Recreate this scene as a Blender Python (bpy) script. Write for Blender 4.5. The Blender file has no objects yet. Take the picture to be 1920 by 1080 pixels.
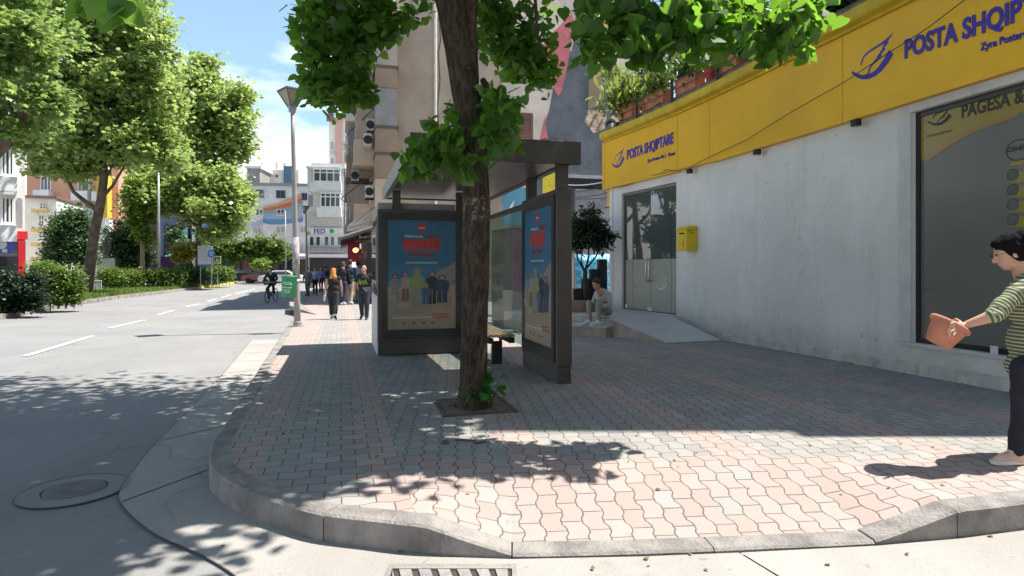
import bpy, bmesh, math, random
import numpy as np
from mathutils import Vector, Matrix, Euler, noise
from mathutils.geometry import delaunay_2d_cdt
R = math.radians
random.seed(7); RNG = np.random.default_rng(7)
SC = bpy.context.scene
COL = SC.collection

# ------------------------------------------------------------------ camera, light, exposure
F, CX, HY, H = 1150.0, 960.0, 500.0, 1.42       # focal length in 1920-px units, horizon row, eye height
cam_d = bpy.data.cameras.new("camera"); cam = bpy.data.objects.new("camera", cam_d); COL.objects.link(cam)
cam.location = (0, 0, H); cam.rotation_euler = (R(90), 0, 0)
cam_d.sensor_width = 36; cam_d.lens = 36 * F / 1920; cam_d.shift_y = -(540 - HY) / 1920
cam_d.clip_start = 0.05; cam_d.clip_end = 3000
SC.camera = cam
SC.view_settings.view_transform = 'Standard'; SC.view_settings.look = 'None'
SC.view_settings.gamma = 1; SC.view_settings.exposure = 1.23
try:
    SC.cycles.max_bounces = 8; SC.cycles.transparent_max_bounces = 16; SC.cycles.use_denoising = True
except Exception: pass

SUNV = Vector((-.52, -.12, -1.0)).normalized()          # direction the light travels
sun_d = bpy.data.lights.new("sun", 'SUN'); sun_d.energy = 4.3; sun_d.angle = R(.55); sun_d.color = (1, .955, .89)
sun = bpy.data.objects.new("sun", sun_d); COL.objects.link(sun)
sun.rotation_euler = SUNV.to_track_quat('-Z', 'Y').to_euler(); sun.location = (20, -10, 40)
w = bpy.data.worlds.new("World"); SC.world = w; w.use_nodes = True
nt = w.node_tree; nt.nodes.clear()
out = nt.nodes.new('ShaderNodeOutputWorld'); bg = nt.nodes.new('ShaderNodeBackground')
sky = nt.nodes.new('ShaderNodeTexSky'); sky.sky_type = 'NISHITA'; sky.sun_disc = False
to = -SUNV
sky.sun_elevation = math.asin(to.z); sky.sun_rotation = math.atan2(to.x, to.y)
sky.air_density = 1.0; sky.dust_density = 0.6; sky.ozone_density = 1.5
bg.inputs['Strength'].default_value = .084
tc = nt.nodes.new('ShaderNodeTexCoord'); mp = nt.nodes.new('ShaderNodeMapping'); mp.inputs['Scale'].default_value = (1, 1, 3.2)
mp.inputs['Location'].default_value = (.35, .1, .12)
nz = nt.nodes.new('ShaderNodeTexNoise'); nz.inputs['Scale'].default_value = 3.1; nz.inputs['Detail'].default_value = 8; nz.inputs['Roughness'].default_value = .58
sp = nt.nodes.new('ShaderNodeSeparateXYZ'); mr = nt.nodes.new('ShaderNodeMapRange')
mr.inputs['From Min'].default_value = .02; mr.inputs['From Max'].default_value = .38; mr.inputs['To Min'].default_value = .30; mr.inputs['To Max'].default_value = -.10
ad = nt.nodes.new('ShaderNodeMath'); ad.operation = 'ADD'
rp = nt.nodes.new('ShaderNodeValToRGB'); rp.color_ramp.elements[0].position = .50; rp.color_ramp.elements[1].position = .72
mx = nt.nodes.new('ShaderNodeMix'); mx.data_type = 'RGBA'; mx.inputs['B'].default_value = (8.2, 8.4, 8.8, 1)
L = nt.links.new
L(tc.outputs['Generated'], mp.inputs['Vector']); L(mp.outputs[0], nz.inputs['Vector']); L(tc.outputs['Generated'], sp.inputs[0])
L(sp.outputs['Z'], mr.inputs['Value']); L(nz.outputs['Fac'], ad.inputs[0]); L(mr.outputs[0], ad.inputs[1]); L(ad.outputs[0], rp.inputs[0])
veil = nt.nodes.new('ShaderNodeMix'); veil.data_type = 'RGBA'; veil.inputs['B'].default_value = (2.9, 4.7, 6.1, 1)      # thin bright haze low in the sky
vr = nt.nodes.new('ShaderNodeMapRange'); vr.inputs['From Min'].default_value = .10; vr.inputs['From Max'].default_value = .75; vr.inputs['To Min'].default_value = .80; vr.inputs['To Max'].default_value = 0
L(sp.outputs['Z'], vr.inputs['Value']); L(vr.outputs[0], veil.inputs['Factor']); L(sky.outputs[0], veil.inputs['A'])
L(rp.outputs[0], mx.inputs['Factor']); L(veil.outputs['Result'], mx.inputs['A']); L(mx.outputs['Result'], bg.inputs['Color']); L(bg.outputs[0], out.inputs[0])

# ------------------------------------------------------------------ measuring helpers
def gz(y):                                   # the pavement falls gently away down the street
    return -.0152 * min(max(y - 6.57, 0), 16.45)
KERB = .16
def P(px, py, Y): return Vector(((px - CX) * Y / F, Y, H - (py - HY) * Y / F))
def G(px, py, dz=0.0):                       # point of the ground (dz above the pavement) seen at a pixel
    Y = 10.0
    for _ in range(60): Y = F * (H - gz(Y) - dz) / (py - HY)
    return Vector(((px - CX) * Y / F, Y, gz(Y) + dz))
U = Vector((-.268, .963, 0)).normalized(); V = Vector((.963, .268, 0)).normalized()   # along / across the street

# ------------------------------------------------------------------ object helpers
ORG = {}
def tag(o, label=None, cat=None, group=None, kind=None):
    if label: o['label'] = label
    if cat: o['category'] = cat
    if group: o['group'] = group
    if kind: o['kind'] = kind
    return o
def thing(name, label, cat, loc=(0, 0, 0), group=None):
    o = bpy.data.objects.new(name, None); COL.objects.link(o); o.location = loc; o.empty_display_size = .2
    ORG[o.name] = Vector(loc)
    return tag(o, label, cat, group)
def link_mesh(name, me, mat, parent=None, smooth=False):
    o = bpy.data.objects.new(name, me); COL.objects.link(o)
    if mat is not None:
        for m in (mat if isinstance(mat, (list, tuple)) else [mat]): me.materials.append(m)
    if smooth: me.polygons.foreach_set('use_smooth', [True] * len(me.polygons))
    if parent is not None:
        o.parent = parent
        og = ORG.get(parent.name, Vector((0, 0, 0))); ORG[o.name] = og.copy()
        if og.length > 0: me.transform(Matrix.Translation(-og))
    else: ORG[o.name] = Vector((0, 0, 0))
    me.update()
    return o
def copy_tree(o, parent=None, depth=0):
    c = o.copy(); COL.objects.link(c)
    if parent: c.parent = parent
    for ch in list(o.children): copy_tree(ch, c, depth + 1)
    return c

class MB:
    def __init__(s): s.v = []; s.f = []; s.m = []
    def add(s, vs, fs, mi=0):
        n = len(s.v); s.v += [tuple(p) for p in vs]; s.f += [tuple(i + n for i in f) for f in fs]; s.m += [mi] * len(fs); return s
    def hexa(s, p, mi=0):        # 4 bottom, 4 top points
        return s.add(p, [(3, 2, 1, 0), (4, 5, 6, 7), (0, 1, 5, 4), (1, 2, 6, 5), (2, 3, 7, 6), (3, 0, 4, 7)], mi)
    def box(s, c, d, rz=0, mi=0, M=None):
        x, y, z = d[0] / 2, d[1] / 2, d[2] / 2
        p = [Vector(q) for q in ((-x, -y, -z), (x, -y, -z), (x, y, -z), (-x, y, -z), (-x, -y, z), (x, -y, z), (x, y, z), (-x, y, z))]
        m = M if M is not None else Matrix.Rotation(rz, 3, 'Z')
        return s.hexa([m @ q + Vector(c) for q in p], mi)
    def fbox(s, o, e1, e2, a0, a1, b0, b1, z0, z1, mi=0):   # box in a frame: o + e1*a + e2*b, and z
        q = [o + e1 * a + e2 * b for a, b in ((a0, b0), (a1, b0), (a1, b1), (a0, b1))]
        if (e1.x * e2.y - e1.y * e2.x) * (a1 - a0) * (b1 - b0) < 0: q = q[::-1]
        return s.hexa([Vector((k.x, k.y, z0)) for k in q] + [Vector((k.x, k.y, z1)) for k in q], mi)
    def prism(s, poly, d, mi=0):   # 3d planar polygon, extruded by vector d
        n = len(poly); a = [Vector(p) for p in poly]; b = [p + Vector(d) for p in a]
        return s.add(a + b, [tuple(range(n))[::-1], tuple(range(n, 2 * n))] + [(i, (i + 1) % n, n + (i + 1) % n, n + i) for i in range(n)], mi)
    def tube(s, path, r, n=8, cap=True, mi=0, jit=0):
        path = [Vector(p) for p in path]; k = len(path)
        rs = r if isinstance(r, (list, tuple)) else [r] * k
        base = len(s.v); prev = None
        for i, p in enumerate(path):
            t = (path[min(i + 1, k - 1)] - path[max(i - 1, 0)]).normalized()
            a = prev if prev is not None else (Vector((1, 0, 0)) if abs(t.x) < .9 else Vector((0, 1, 0)))
            a = (a - t * a.dot(t)).normalized(); b = t.cross(a); prev = a
            for j in range(n):
                th = 2 * math.pi * j / n; rr = rs[i]
                if jit:
                    rr *= 1 + jit * (noise.noise(Vector((math.cos(th) * 1.5, math.sin(th) * 1.5, p.z * 1.6)) + Vector((p.x, p.y, 0)) * .1) + .5 * noise.noise(Vector((math.cos(th) * 5, math.sin(th) * 5, p.z * 5))))
                s.v.append(tuple(p + (a * math.cos(th) + b * math.sin(th)) * rr))
        for i in range(k - 1):
            for j in range(n):
                q = base + i * n; s.f.append((q + j, q + (j + 1) % n, q + n + (j + 1) % n, q + n + j)); s.m.append(mi)
        if cap:
            s.f.append(tuple(base + j for j in range(n))[::-1]); s.m.append(mi)
            s.f.append(tuple(base + (k - 1) * n + j for j in range(n))); s.m.append(mi)
        return s
    def cyl(s, a, b, r0, r1=None, n=16, mi=0): return s.tube([a, b], [r0, r0 if r1 is None else r1], n, True, mi)
    def lathe(s, o, axis, prof, n=24, mi=0):   # prof: (r, h)
        axis = Vector(axis).normalized(); a = Vector((1, 0, 0)) if abs(axis.x) < .9 else Vector((0, 1, 0))
        a = (a - axis * a.dot(axis)).normalized(); b = axis.cross(a); base = len(s.v)
        for r, h in prof:
            for j in range(n):
                th = 2 * math.pi * j / n; s.v.append(tuple(Vector(o) + axis * h + (a * math.cos(th) + b * math.sin(th)) * r))
        for i in range(len(prof) - 1):
            for j in range(n):
                q = base + i * n; s.f.append((q + j, q + (j + 1) % n, q + n + (j + 1) % n, q + n + j)); s.m.append(mi)
        return s
    def sheet(s, poly, mi=0): return s.add(poly, [tuple(range(len(poly)))], mi)
    def build(s, name, mat, parent=None, smooth=False, bevel=0):
        me = bpy.data.meshes.new(name); me.from_pydata(s.v, [], s.f)
        if isinstance(mat, (list, tuple)): me.polygons.foreach_set('material_index', s.m)
        o = link_mesh(name, me, mat, parent, smooth)
        if bevel:
            b = o.modifiers.new('bevel', 'BEVEL'); b.width = bevel; b.segments = 2; b.limit_method = 'ANGLE'
        return o

# ------------------------------------------------------------------ materials
class NT:
    def __init__(s, name):
        s.mat = bpy.data.materials.new(name); s.mat.use_nodes = True; s.t = s.mat.node_tree
        s.bsdf = s.t.nodes['Principled BSDF']; s.out = s.t.nodes['Material Output']
    def n(s, t, **k):
        x = s.t.nodes.new(t)
        for a, b in k.items(): setattr(x, a, b)
        return x
    def put(s, sock, v):
        if isinstance(v, bpy.types.NodeSocket): s.t.links.new(v, sock)
        else: sock.default_value = v
    def m(s, op, a, b=0.0, c=None, clamp=False):
        x = s.n('ShaderNodeMath', operation=op, use_clamp=clamp); s.put(x.inputs[0], a); s.put(x.inputs[1], b)
        if c is not None: s.put(x.inputs[2], c)
        return x.outputs[0]
    def mix(s, f, a, b, bt='MIX'):
        x = s.n('ShaderNodeMix', data_type='RGBA', blend_type=bt); s.put(x.inputs['Factor'], f)
        s.put(x.inputs['A'], a if isinstance(a, bpy.types.NodeSocket) else (*a[:3], 1)); s.put(x.inputs['B'], b if isinstance(b, bpy.types.NodeSocket) else (*b[:3], 1)); return x.outputs['Result']
    def noise(s, vec, scale, detail=4, rough=.55, out='Fac'):
        x = s.n('ShaderNodeTexNoise'); s.put(x.inputs['Vector'], vec); x.inputs['Scale'].default_value = scale
        x.inputs['Detail'].default_value = detail; x.inputs['Roughness'].default_value = rough; return x.outputs[out]
    def ramp(s, f, lo, hi):
        x = s.n('ShaderNodeMapRange', clamp=True, interpolation_type='SMOOTHSTEP'); s.put(x.inputs['Value'], f)
        x.inputs['From Min'].default_value = lo; x.inputs['From Max'].default_value = hi; return x.outputs[0]
    def obj(s): return s.n('ShaderNodeTexCoord').outputs['Object']
    def pos(s): return s.n('ShaderNodeNewGeometry').outputs['Position']
    def bump(s, h, strength=.3, dist=.02):
        x = s.n('ShaderNodeBump'); s.put(x.inputs['Height'], h); x.inputs['Strength'].default_value = strength; x.inputs['Distance'].default_value = dist
        s.t.links.new(x.outputs[0], s.bsdf.inputs['Normal']); return x
def pm(name, col, rough=.7, var=.14, scale=2.5, bump=0, bscale=40, metal=0, spec=.4, dirt=0, dcol=(.12, .10, .08)):
    t = NT(name); v = t.pos()
    f = t.ramp(t.noise(v, scale, 6, .6), .28, .72)
    lo = tuple(c * (1 - var) for c in col); hi = tuple(min(c * (1 + var * .8), 1) for c in col)
    c = t.mix(f, lo, hi)
    if dirt:
        mpn = t.n('ShaderNodeMapping'); t.put(mpn.inputs['Vector'], v); mpn.inputs['Scale'].default_value = (1, 1, .22)
        d = t.ramp(t.noise(mpn.outputs[0], scale * 1.7, 8, .68), .5, .78)
        c = t.mix(t.m('MULTIPLY', d, dirt), c, dcol)
    t.put(t.bsdf.inputs['Base Color'], c)
    t.bsdf.inputs['Roughness'].default_value = rough; t.bsdf.inputs['Metallic'].default_value = metal
    t.bsdf.inputs['Specular IOR Level'].default_value = spec
    if bump: t.bump(t.noise(v, bscale, 5, .6), bump, .02)
    return t.mat
def glassy(name, col, rough=.04, ior=1.9, var=.2, scale=.6):
    t = NT(name); c = t.mix(t.noise(t.pos(), scale, 3), tuple(x * (1 - var) for x in col), tuple(x * (1 + var) for x in col))
    t.put(t.bsdf.inputs['Base Color'], c); t.bsdf.inputs['Roughness'].default_value = rough; t.bsdf.inputs['IOR'].default_value = ior
    return t.mat
def clearglass(name, tint=(.75, .85, .84), fac=.72):
    t = NT(name); tr = t.n('ShaderNodeBsdfTransparent'); tr.inputs[0].default_value = (*tint, 1)
    ms = t.n('ShaderNodeMixShader'); ms.inputs[0].default_value = fac
    t.bsdf.inputs['Base Color'].default_value = (.12, .14, .14, 1); t.bsdf.inputs['Roughness'].default_value = .05
    t.t.links.new(t.bsdf.outputs[0], ms.inputs[1]); t.t.links.new(tr.outputs[0], ms.inputs[2]); t.t.links.new(ms.outputs[0], t.out.inputs[0])
    return t.mat
def leafmat(name, c0, c1, trans=.42, tcol=None, rough=.42):
    t = NT(name); g = t.n('ShaderNodeNewGeometry'); r = g.outputs['Random Per Island']
    c = t.mix(r, c0, c1); c = t.mix(t.ramp(t.noise(g.outputs['Position'], 1.3, 3), .35, .7), c, tuple(x * .62 for x in c0))
    t.put(t.bsdf.inputs['Base Color'], c); t.bsdf.inputs['Roughness'].default_value = rough; t.bsdf.inputs['Specular IOR Level'].default_value = .45
    tl = t.n('ShaderNodeBsdfTranslucent'); tc_ = tcol or tuple(min(a * k, 1) for a, k in zip(c1, (2.3, 2.4, .9)))
    t.put(tl.inputs[0], t.mix(r, tuple(x * .7 for x in tc_), tc_))
    ms = t.n('ShaderNodeMixShader'); ms.inputs[0].default_value = trans
    t.t.links.new(t.bsdf.outputs[0], ms.inputs[1]); t.t.links.new(tl.outputs[0], ms.inputs[2]); t.t.links.new(ms.outputs[0], t.out.inputs[0])
    return t.mat
M = {}
M['kerb'] = pm('kerb_concrete', (.26, .24, .22), .9, .34, 4, .9, 45, dirt=.7, dcol=(.12, .105, .095))
M['gutter'] = None
M['bitumen'] = pm('bitumen_joint', (.07, .068, .065), .9, .3, 5)
M['paint'] = pm('road_paint', (.78, .77, .74), .8, .15, 8, dirt=.35, dcol=(.4, .39, .38))
M['dark_metal'] = pm('brown_metal', (.055, .048, .040), .5, .2, 3, .05, 30, spec=.5, dirt=.3, dcol=(.11, .10, .085))
M['black_frame'] = pm('black_frame', (.012, .014, .018), .3, .2, 2, spec=.6)
M['grey_metal'] = pm('grey_metal', (.30, .30, .29), .5, .12, 3, .04, 30, metal=.3, dirt=.25)
M['steel'] = pm('steel', (.55, .55, .54), .25, .1, 3, metal=1)
M['pole'] = pm('lamp_pole_paint', (.27, .25, .235), .55, .12, 5, dirt=.3)
M['white_wall'] = pm('white_render', (.57, .56, .55), .85, .10, .9, .2, 14, dirt=.42, dcol=(.30, .29, .28))
M['white'] = pm('white_paint', (.74, .73, .71), .7, .08, 1, dirt=.25, dcol=(.4, .38, .35))
M['cream'] = pm('cream_render', (.72, .68, .58), .8, .1, .7, dirt=.25, dcol=(.45, .4, .33))
M['yellow'] = pm('yellow_panel', (.79, .435, .008), .42, .09, .7, spec=.35)
M['cornice'] = pm('yellow_cornice', (.58, .40, .02), .6, .16, 3, .1, 20, dirt=.35, dcol=(.2, .14, .05))
M['ink'] = pm('violet_blue_lettering', (.045, .028, .32), .45, .05, 3)
M['stone'] = pm('parapet_stone', (.30, .21, .13), .9, .35, 6, .6, 30, dirt=.5, dcol=(.08, .05, .03))
M['terra'] = pm('terracotta', (.47, .17, .09), .8, .18, 7, .15, 50, dirt=.3, dcol=(.5, .32, .22))
M['marble'] = pm('white_marble', (.50, .49, .47), .55, .1, 1.2, dirt=.3, dcol=(.3, .28, .25))
M['marble_side'] = pm('stained_marble', (.40, .35, .29), .7, .2, 3, dirt=.6, dcol=(.18, .14, .10))
M['soil'] = pm('soil', (.06, .045, .03), 1, .4, 9, .5, 60)
M['trunk'] = pm('plane_bark', (.115, .085, .06), .9, .5, 2.5, .6, 12)
M['twig'] = pm('twig_bark', (.05, .04, .03), .9, .3, 6)
M['wood'] = pm('bench_wood', (.36, .25, .15), .6, .25, 6)
M['black'] = pm('black_plastic', (.015, .015, .016), .5, .1, 3)
M['skin'] = pm('skin', (.50, .29, .20), .55, .06, 8)
M['skin_red'] = pm('ruddy_skin', (.52, .24, .17), .55, .06, 8)
M['hair_black'] = pm('black_hair', (.010, .008, .008), .85, .5, 60, .6, 120, spec=.08)
M['hair_dark'] = pm('dark_hair', (.03, .02, .015), .5, .3, 30)
M['hair_ginger'] = pm('ginger_hair', (.50, .20, .045), .5, .35, 25, .4, 60)
def worn_wall():
    t = NT('white_render_wall'); p = t.pos()
    c = t.mix(t.ramp(t.noise(p, .8, 7, .6), .3, .7), (.66, .64, .61), (.75, .73, .70))
    mpn = t.n('ShaderNodeMapping'); t.put(mpn.inputs['Vector'], p); mpn.inputs['Scale'].default_value = (1, 1, .12)
    c = t.mix(t.m('MULTIPLY', t.ramp(t.noise(mpn.outputs[0], 3.2, 8, .7), .50, .74), .26), c, (.40, .39, .37))
    c = t.mix(t.m('MULTIPLY', t.ramp(t.noise(p, 5, 8, .75), .58, .70), .22), c, (.36, .34, .32))
    s_ = t.n('ShaderNodeSeparateXYZ'); t.put(s_.inputs[0], p)
    splash = t.m('MULTIPLY', t.m('SUBTRACT', 1.0, t.ramp(t.m('ADD', s_.outputs[2], t.m('MULTIPLY', t.noise(p, 3, 6, .7), .7)), .35, .95)), .5)
    c = t.mix(splash, c, (.33, .30, .26))
    vo = t.n('ShaderNodeTexVoronoi', feature='DISTANCE_TO_EDGE'); vo.inputs['Scale'].default_value = .55
    nn = t.n('ShaderNodeTexNoise'); nn.inputs['Scale'].default_value = 2.2; nn.inputs['Detail'].default_value = 8; t.put(nn.inputs['Vector'], p)
    wv = t.n('ShaderNodeVectorMath', operation='ADD'); t.put(wv.inputs[0], p); t.put(wv.inputs[1], nn.outputs['Color']); t.put(vo.inputs['Vector'], wv.outputs[0])
    cr = t.m('MULTIPLY', t.m('LESS_THAN', vo.outputs[0], .0035), t.ramp(t.noise(p, .45, 2), .48, .56))
    c = t.mix(t.m('MULTIPLY', cr, .3), c, (.25, .24, .23))
    sp_ = t.ramp(t.noise(p, 16, 1, .4), .775, .79); c = t.mix(t.m('MULTIPLY', sp_, .8), c, (.16, .14, .12))
    t.put(t.bsdf.inputs['Base Color'], c); t.bsdf.inputs['Roughness'].default_value = .88
    t.bump(t.m('ADD', t.noise(p, 5, 6, .6), t.m('MULTIPLY', t.noise(p, 60, 3), .3)), .25, .03); return t.mat
M['white_wall'] = worn_wall()
def solid(n, c, r=.8, v=.12, s=4, **k):
    if n not in M: M[n] = pm(n, c, r, v, s, **k)
    return M[n]
# ------------------------------------------------------------------ paving material
def paver_mat():
    t = NT('interlocking_pavers'); p = t.pos(); s = t.n('ShaderNodeSeparateXYZ'); t.put(s.inputs[0], p); x, y = s.outputs[0], s.outputs[1]
    def dot(ax, ay): return t.m('ADD', t.m('MULTIPLY', x, ax), t.m('MULTIPLY', y, ay))
    vc, uc = dot(V.x, V.y), dot(U.x, U.y)
    def field(al, ac, W, Ln, A):
        tt = t.m('DIVIDE', al, Ln)
        tri = t.m('SUBTRACT', t.m('MULTIPLY', t.m('PINGPONG', tt, .5), 4.0), 1.0)
        wv = t.m('MINIMUM', t.m('MAXIMUM', t.m('MULTIPLY', tri, 2.4), -1.0), 1.0)
        q = t.m('DIVIDE', t.m('ADD', ac, t.m('MULTIPLY', wv, A)), W)
        k = t.m('FLOOR', q); fq = t.m('SUBTRACT', q, k)
        d1 = t.m('MULTIPLY', t.m('MINIMUM', fq, t.m('SUBTRACT', 1.0, fq)), W)
        pp = t.m('ADD', t.m('ADD', tt, t.m('MULTIPLY', t.m('FRACT', t.m('MULTIPLY', k, .5)), 1.0)), .0)
        kp = t.m('FLOOR', pp); fp = t.m('SUBTRACT', pp, kp)
        d2 = t.m('MULTIPLY', t.m('MINIMUM', fp, t.m('SUBTRACT', 1.0, fp)), Ln)
        return t.m('MINIMUM', d1, d2), k, kp
    nzo = t.m('MULTIPLY', t.m('SUBTRACT', t.noise(p, 22, 2), .5), .007)
    dA, kA, lA = field(t.m('ADD', vc, nzo), t.m('ADD', uc, nzo), .145, .205, .009)
    bx, by = dot(-.09, .996), dot(.996, .09)
    dB, kB, lB = field(t.m('ADD', bx, nzo), t.m('ADD', by, nzo), .128, .198, .0105)
    zone = t.m('GREATER_THAN', vc, .41)
    def sel(a, b): return t.m('ADD', t.m('MULTIPLY', a, t.m('SUBTRACT', 1.0, zone)), t.m('MULTIPLY', b, zone))
    d = sel(dA, dB)
    cid = t.n('ShaderNodeCombineXYZ'); t.put(cid.inputs[0], sel(kA, kB)); t.put(cid.inputs[1], sel(lA, lB)); t.put(cid.inputs[2], zone)
    wn = t.n('ShaderNodeTexWhiteNoise'); t.put(wn.inputs['Vector'], cid.outputs[0]); rnd = wn.outputs['Value']
    # which blocks are red, which grey
    e = t.m('MULTIPLY', t.m('SUBTRACT', rnd, .5), .22)
    redA = t.m('MAXIMUM', t.m('LESS_THAN', t.m('ADD', vc, e), -.50), t.m('GREATER_THAN', t.m('ADD', vc, e), .10))
    stripe = t.m('LESS_THAN', t.m('FRACT', t.m('DIVIDE', t.m('ADD', vc, .35), 1.55)), .24)
    near = t.m('LESS_THAN', t.m('ADD', y, e), 4.55)
    redB = t.m('MAXIMUM', near, stripe)
    red = t.m('MULTIPLY', sel(redA, redB), t.m('LESS_THAN', rnd, .93))
    grime = t.ramp(t.noise(p, .9, 6, .65), .3, .75)
    red_c = t.mix(rnd, (.355, .268, .235), (.41, .322, .287)); gry_c = t.mix(rnd, (.25, .243, .225), (.325, .315, .29))
    c = t.mix(red, gry_c, red_c)
    c = t.mix(t.m('MULTIPLY', t.ramp(t.noise(p, 70, 3, .7), .35, .8), .28), c, (.24, .21, .19))
    c = t.mix(t.m('MULTIPLY', grime, .30), c, (.22, .20, .185))
    c = t.mix(t.m('MULTIPLY', t.ramp(t.noise(p, 5, 5, .7), .62, .72), .35), c, (.13, .12, .11))
    wid = t.m('ADD', .0012, t.m('MULTIPLY', t.noise(p, 6, 2), .0055))
    j = t.m('SUBTRACT', 1.0, t.ramp(t.m('DIVIDE', d, wid), .6, 1.35))
    c = t.mix(t.m('MULTIPLY', j, .80), c, (.06, .054, .05))
    t.put(t.bsdf.inputs['Base Color'], c); t.bsdf.inputs['Roughness'].default_value = .88; t.bsdf.inputs['Specular IOR Level'].default_value = .3
    hgt = t.m('ADD', t.m('ADD', t.ramp(d, .0, .010), t.m('MULTIPLY', rnd, .35)), t.m('MULTIPLY', t.noise(p, 55, 4, .7), .35))
    t.bump(hgt, .55, .008)
    return t.mat
def asphalt_mat(name, col, tint, crk=.4):
    t = NT(name); p = t.pos()
    c = t.mix(t.ramp(t.noise(p, .35, 5, .6), .3, .7), col, tint)
    mpn = t.n('ShaderNodeMapping'); t.put(mpn.inputs['Vector'], p); mpn.inputs['Rotation'].default_value = (0, 0, R(-15.5)); mpn.inputs['Scale'].default_value = (1.3, .06, 1)
    c = t.mix(t.m('MULTIPLY', t.ramp(t.noise(mpn.outputs[0], 1.2, 5, .6), .45, .75), .35), c, tuple(k * .72 for k in col))
    c = t.mix(t.m('MULTIPLY', t.ramp(t.noise(p, 90, 2, .8), .52, .72), .5), c, tuple(k * .55 for k in col))
    c = t.mix(t.m('MULTIPLY', t.ramp(t.noise(p, 160, 2, .8), .60, .72), .35), c, tuple(min(1, k * 1.7) for k in col))
    vo = t.n('ShaderNodeTexVoronoi', feature='DISTANCE_TO_EDGE'); vo.inputs['Scale'].default_value = .42
    wv = t.n('ShaderNodeVectorMath', operation='ADD'); t.put(wv.inputs[0], p)
    nn = t.n('ShaderNodeTexNoise'); nn.inputs['Scale'].default_value = 1.5; nn.inputs['Detail'].default_value = 6; t.put(nn.inputs['Vector'], p); t.put(wv.inputs[1], nn.outputs['Color'])
    t.put(vo.inputs['Vector'], wv.outputs[0])
    cr = t.m('MULTIPLY', t.m('LESS_THAN', vo.outputs[0], .0045), t.ramp(t.noise(p, .5, 2), .42, .55))
    c = t.mix(t.m('MULTIPLY', cr, crk), c, (.06, .06, .06))
    c = t.mix(t.m('MULTIPLY', t.ramp(t.noise(p, 1.7, 8, .75), .55, .72), .38), c, tuple(k * .58 for k in col)); c = t.mix(t.m('MULTIPLY', t.ramp(t.noise(p, 11, 4, .6), .66, .72), .5), c, tuple(k * .5 for k in col))
    t.put(t.bsdf.inputs['Base Color'], c); t.bsdf.inputs['Roughness'].default_value = .86; t.bsdf.inputs['Specular IOR Level'].default_value = .35
    t.bump(t.noise(p, 140, 3, .8), .5, .006)
    return t.mat
M['paver'] = paver_mat()
M['asphalt'] = asphalt_mat('asphalt', (.22, .215, .208), (.265, .258, .248))
M['gutter'] = asphalt_mat('gutter_concrete', (.30, .28, .255), (.37, .345, .315), .25)
M['ground'] = asphalt_mat('worn_concrete', (.24, .235, .225), (.28, .27, .26))

# ------------------------------------------------------------------ ground, road, pavement, kerbs
YB = [-30, 0, 3, 6.57, 14.8, 23.02, 60, 150, 900]
def rowsheet(name, mat, xl, xr, y0, y1, dz, kind='structure'):
    ys = sorted({y0, y1} | {y for y in YB if y0 < y < y1}); mb = MB(); v = []
    for y in ys: v += [(xl(y), y, gz(y) + dz), (xr(y), y, gz(y) + dz)]
    mb.add(v, [(2 * i, 2 * i + 1, 2 * i + 3, 2 * i + 2) for i in range(len(ys) - 1)])
    return tag(mb.build(name, mat), kind=kind)
rowsheet('ground', M['ground'], lambda y: -700, lambda y: 700, -30, 900, -KERB - .03)
def lin(pts):
    def f(y):
        for (a, b), (c, d) in zip(pts, pts[1:]):
            if y <= d: return a + (c - a) * (y - b) / (d - b)
        (a, b), (c, d) = pts[-2:]; return a + (c - a) * (y - b) / (d - b)
    return f
OUT = [(-27.5, 88), (-18.2, 57), (-9.6, 28), (-5.3, 14.2), (-3.2, 7.43), (-2.845, 6.33), (-2.6, 5.54), (-2.43, 4.97), (-2.2, 4.45), (-1.96, 4.13), (-1.66, 3.86), (-1.39, 3.69),
       (-1.08, 3.52), (-.75, 3.43), (-.45, 3.36), (0, 3.33), (.7, 3.36), (1.4, 3.42), (2.07, 3.49), (2.6, 3.58), (3.1, 3.7), (4.5, 4.1), (7, 5.0), (12, 6.8)]
def resample(pts, step):
    o = [Vector((*pts[0], 0)).to_2d()]
    pts = [Vector(p) for p in pts]
    o = [pts[0]]
    for i in range(len(pts) - 1):
        p0, p1, p2, p3 = pts[max(i - 1, 0)], pts[i], pts[i + 1], pts[min(i + 2, len(pts) - 1)]
        n = max(1, int((p2 - p1).length / step)); straight = (p2 - p1).length > 2
        for k in range(1, n + 1):
            t = k / n
            if straight: o.append(p1.lerp(p2, t))
            else: o.append(.5 * ((2 * p1) + (p2 - p0) * t + (2 * p0 - 5 * p1 + 4 * p2 - p3) * t * t + (3 * p1 - p0 - 3 * p2 + p3) * t ** 3))
    return o
OC = resample(OUT, .07)
def nrm2(i):
    a = OC[max(i - 1, 0)]; b = OC[min(i + 1, len(OC) - 1)]; d = (b - a).normalized(); return Vector((-d.y, d.x))  # left of travel = towards the pavement
IC = [p + nrm2(i) * .15 for i, p in enumerate(OC)]
yfront = lin([(p[1], p[0]) for p in OUT if -1.1 <= p[0]])
def dip(x, y):
    if y > 5 or x < -.5 or x > 2.7: return 0
    wx = min(max((x + .47) / .47, 0), 1) if x < 1 else min(max((2.62 - x) / .55, 0), 1)
    wy = min(max(1 - (y - yfront(x) - .12) / 1.05, 0), 1)
    return .142 * wx * wy * wy * (3 - 2 * wy) if wy < 1 else .142 * wx
def zs(x, y): return gz(y) - dip(x, y)
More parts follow.
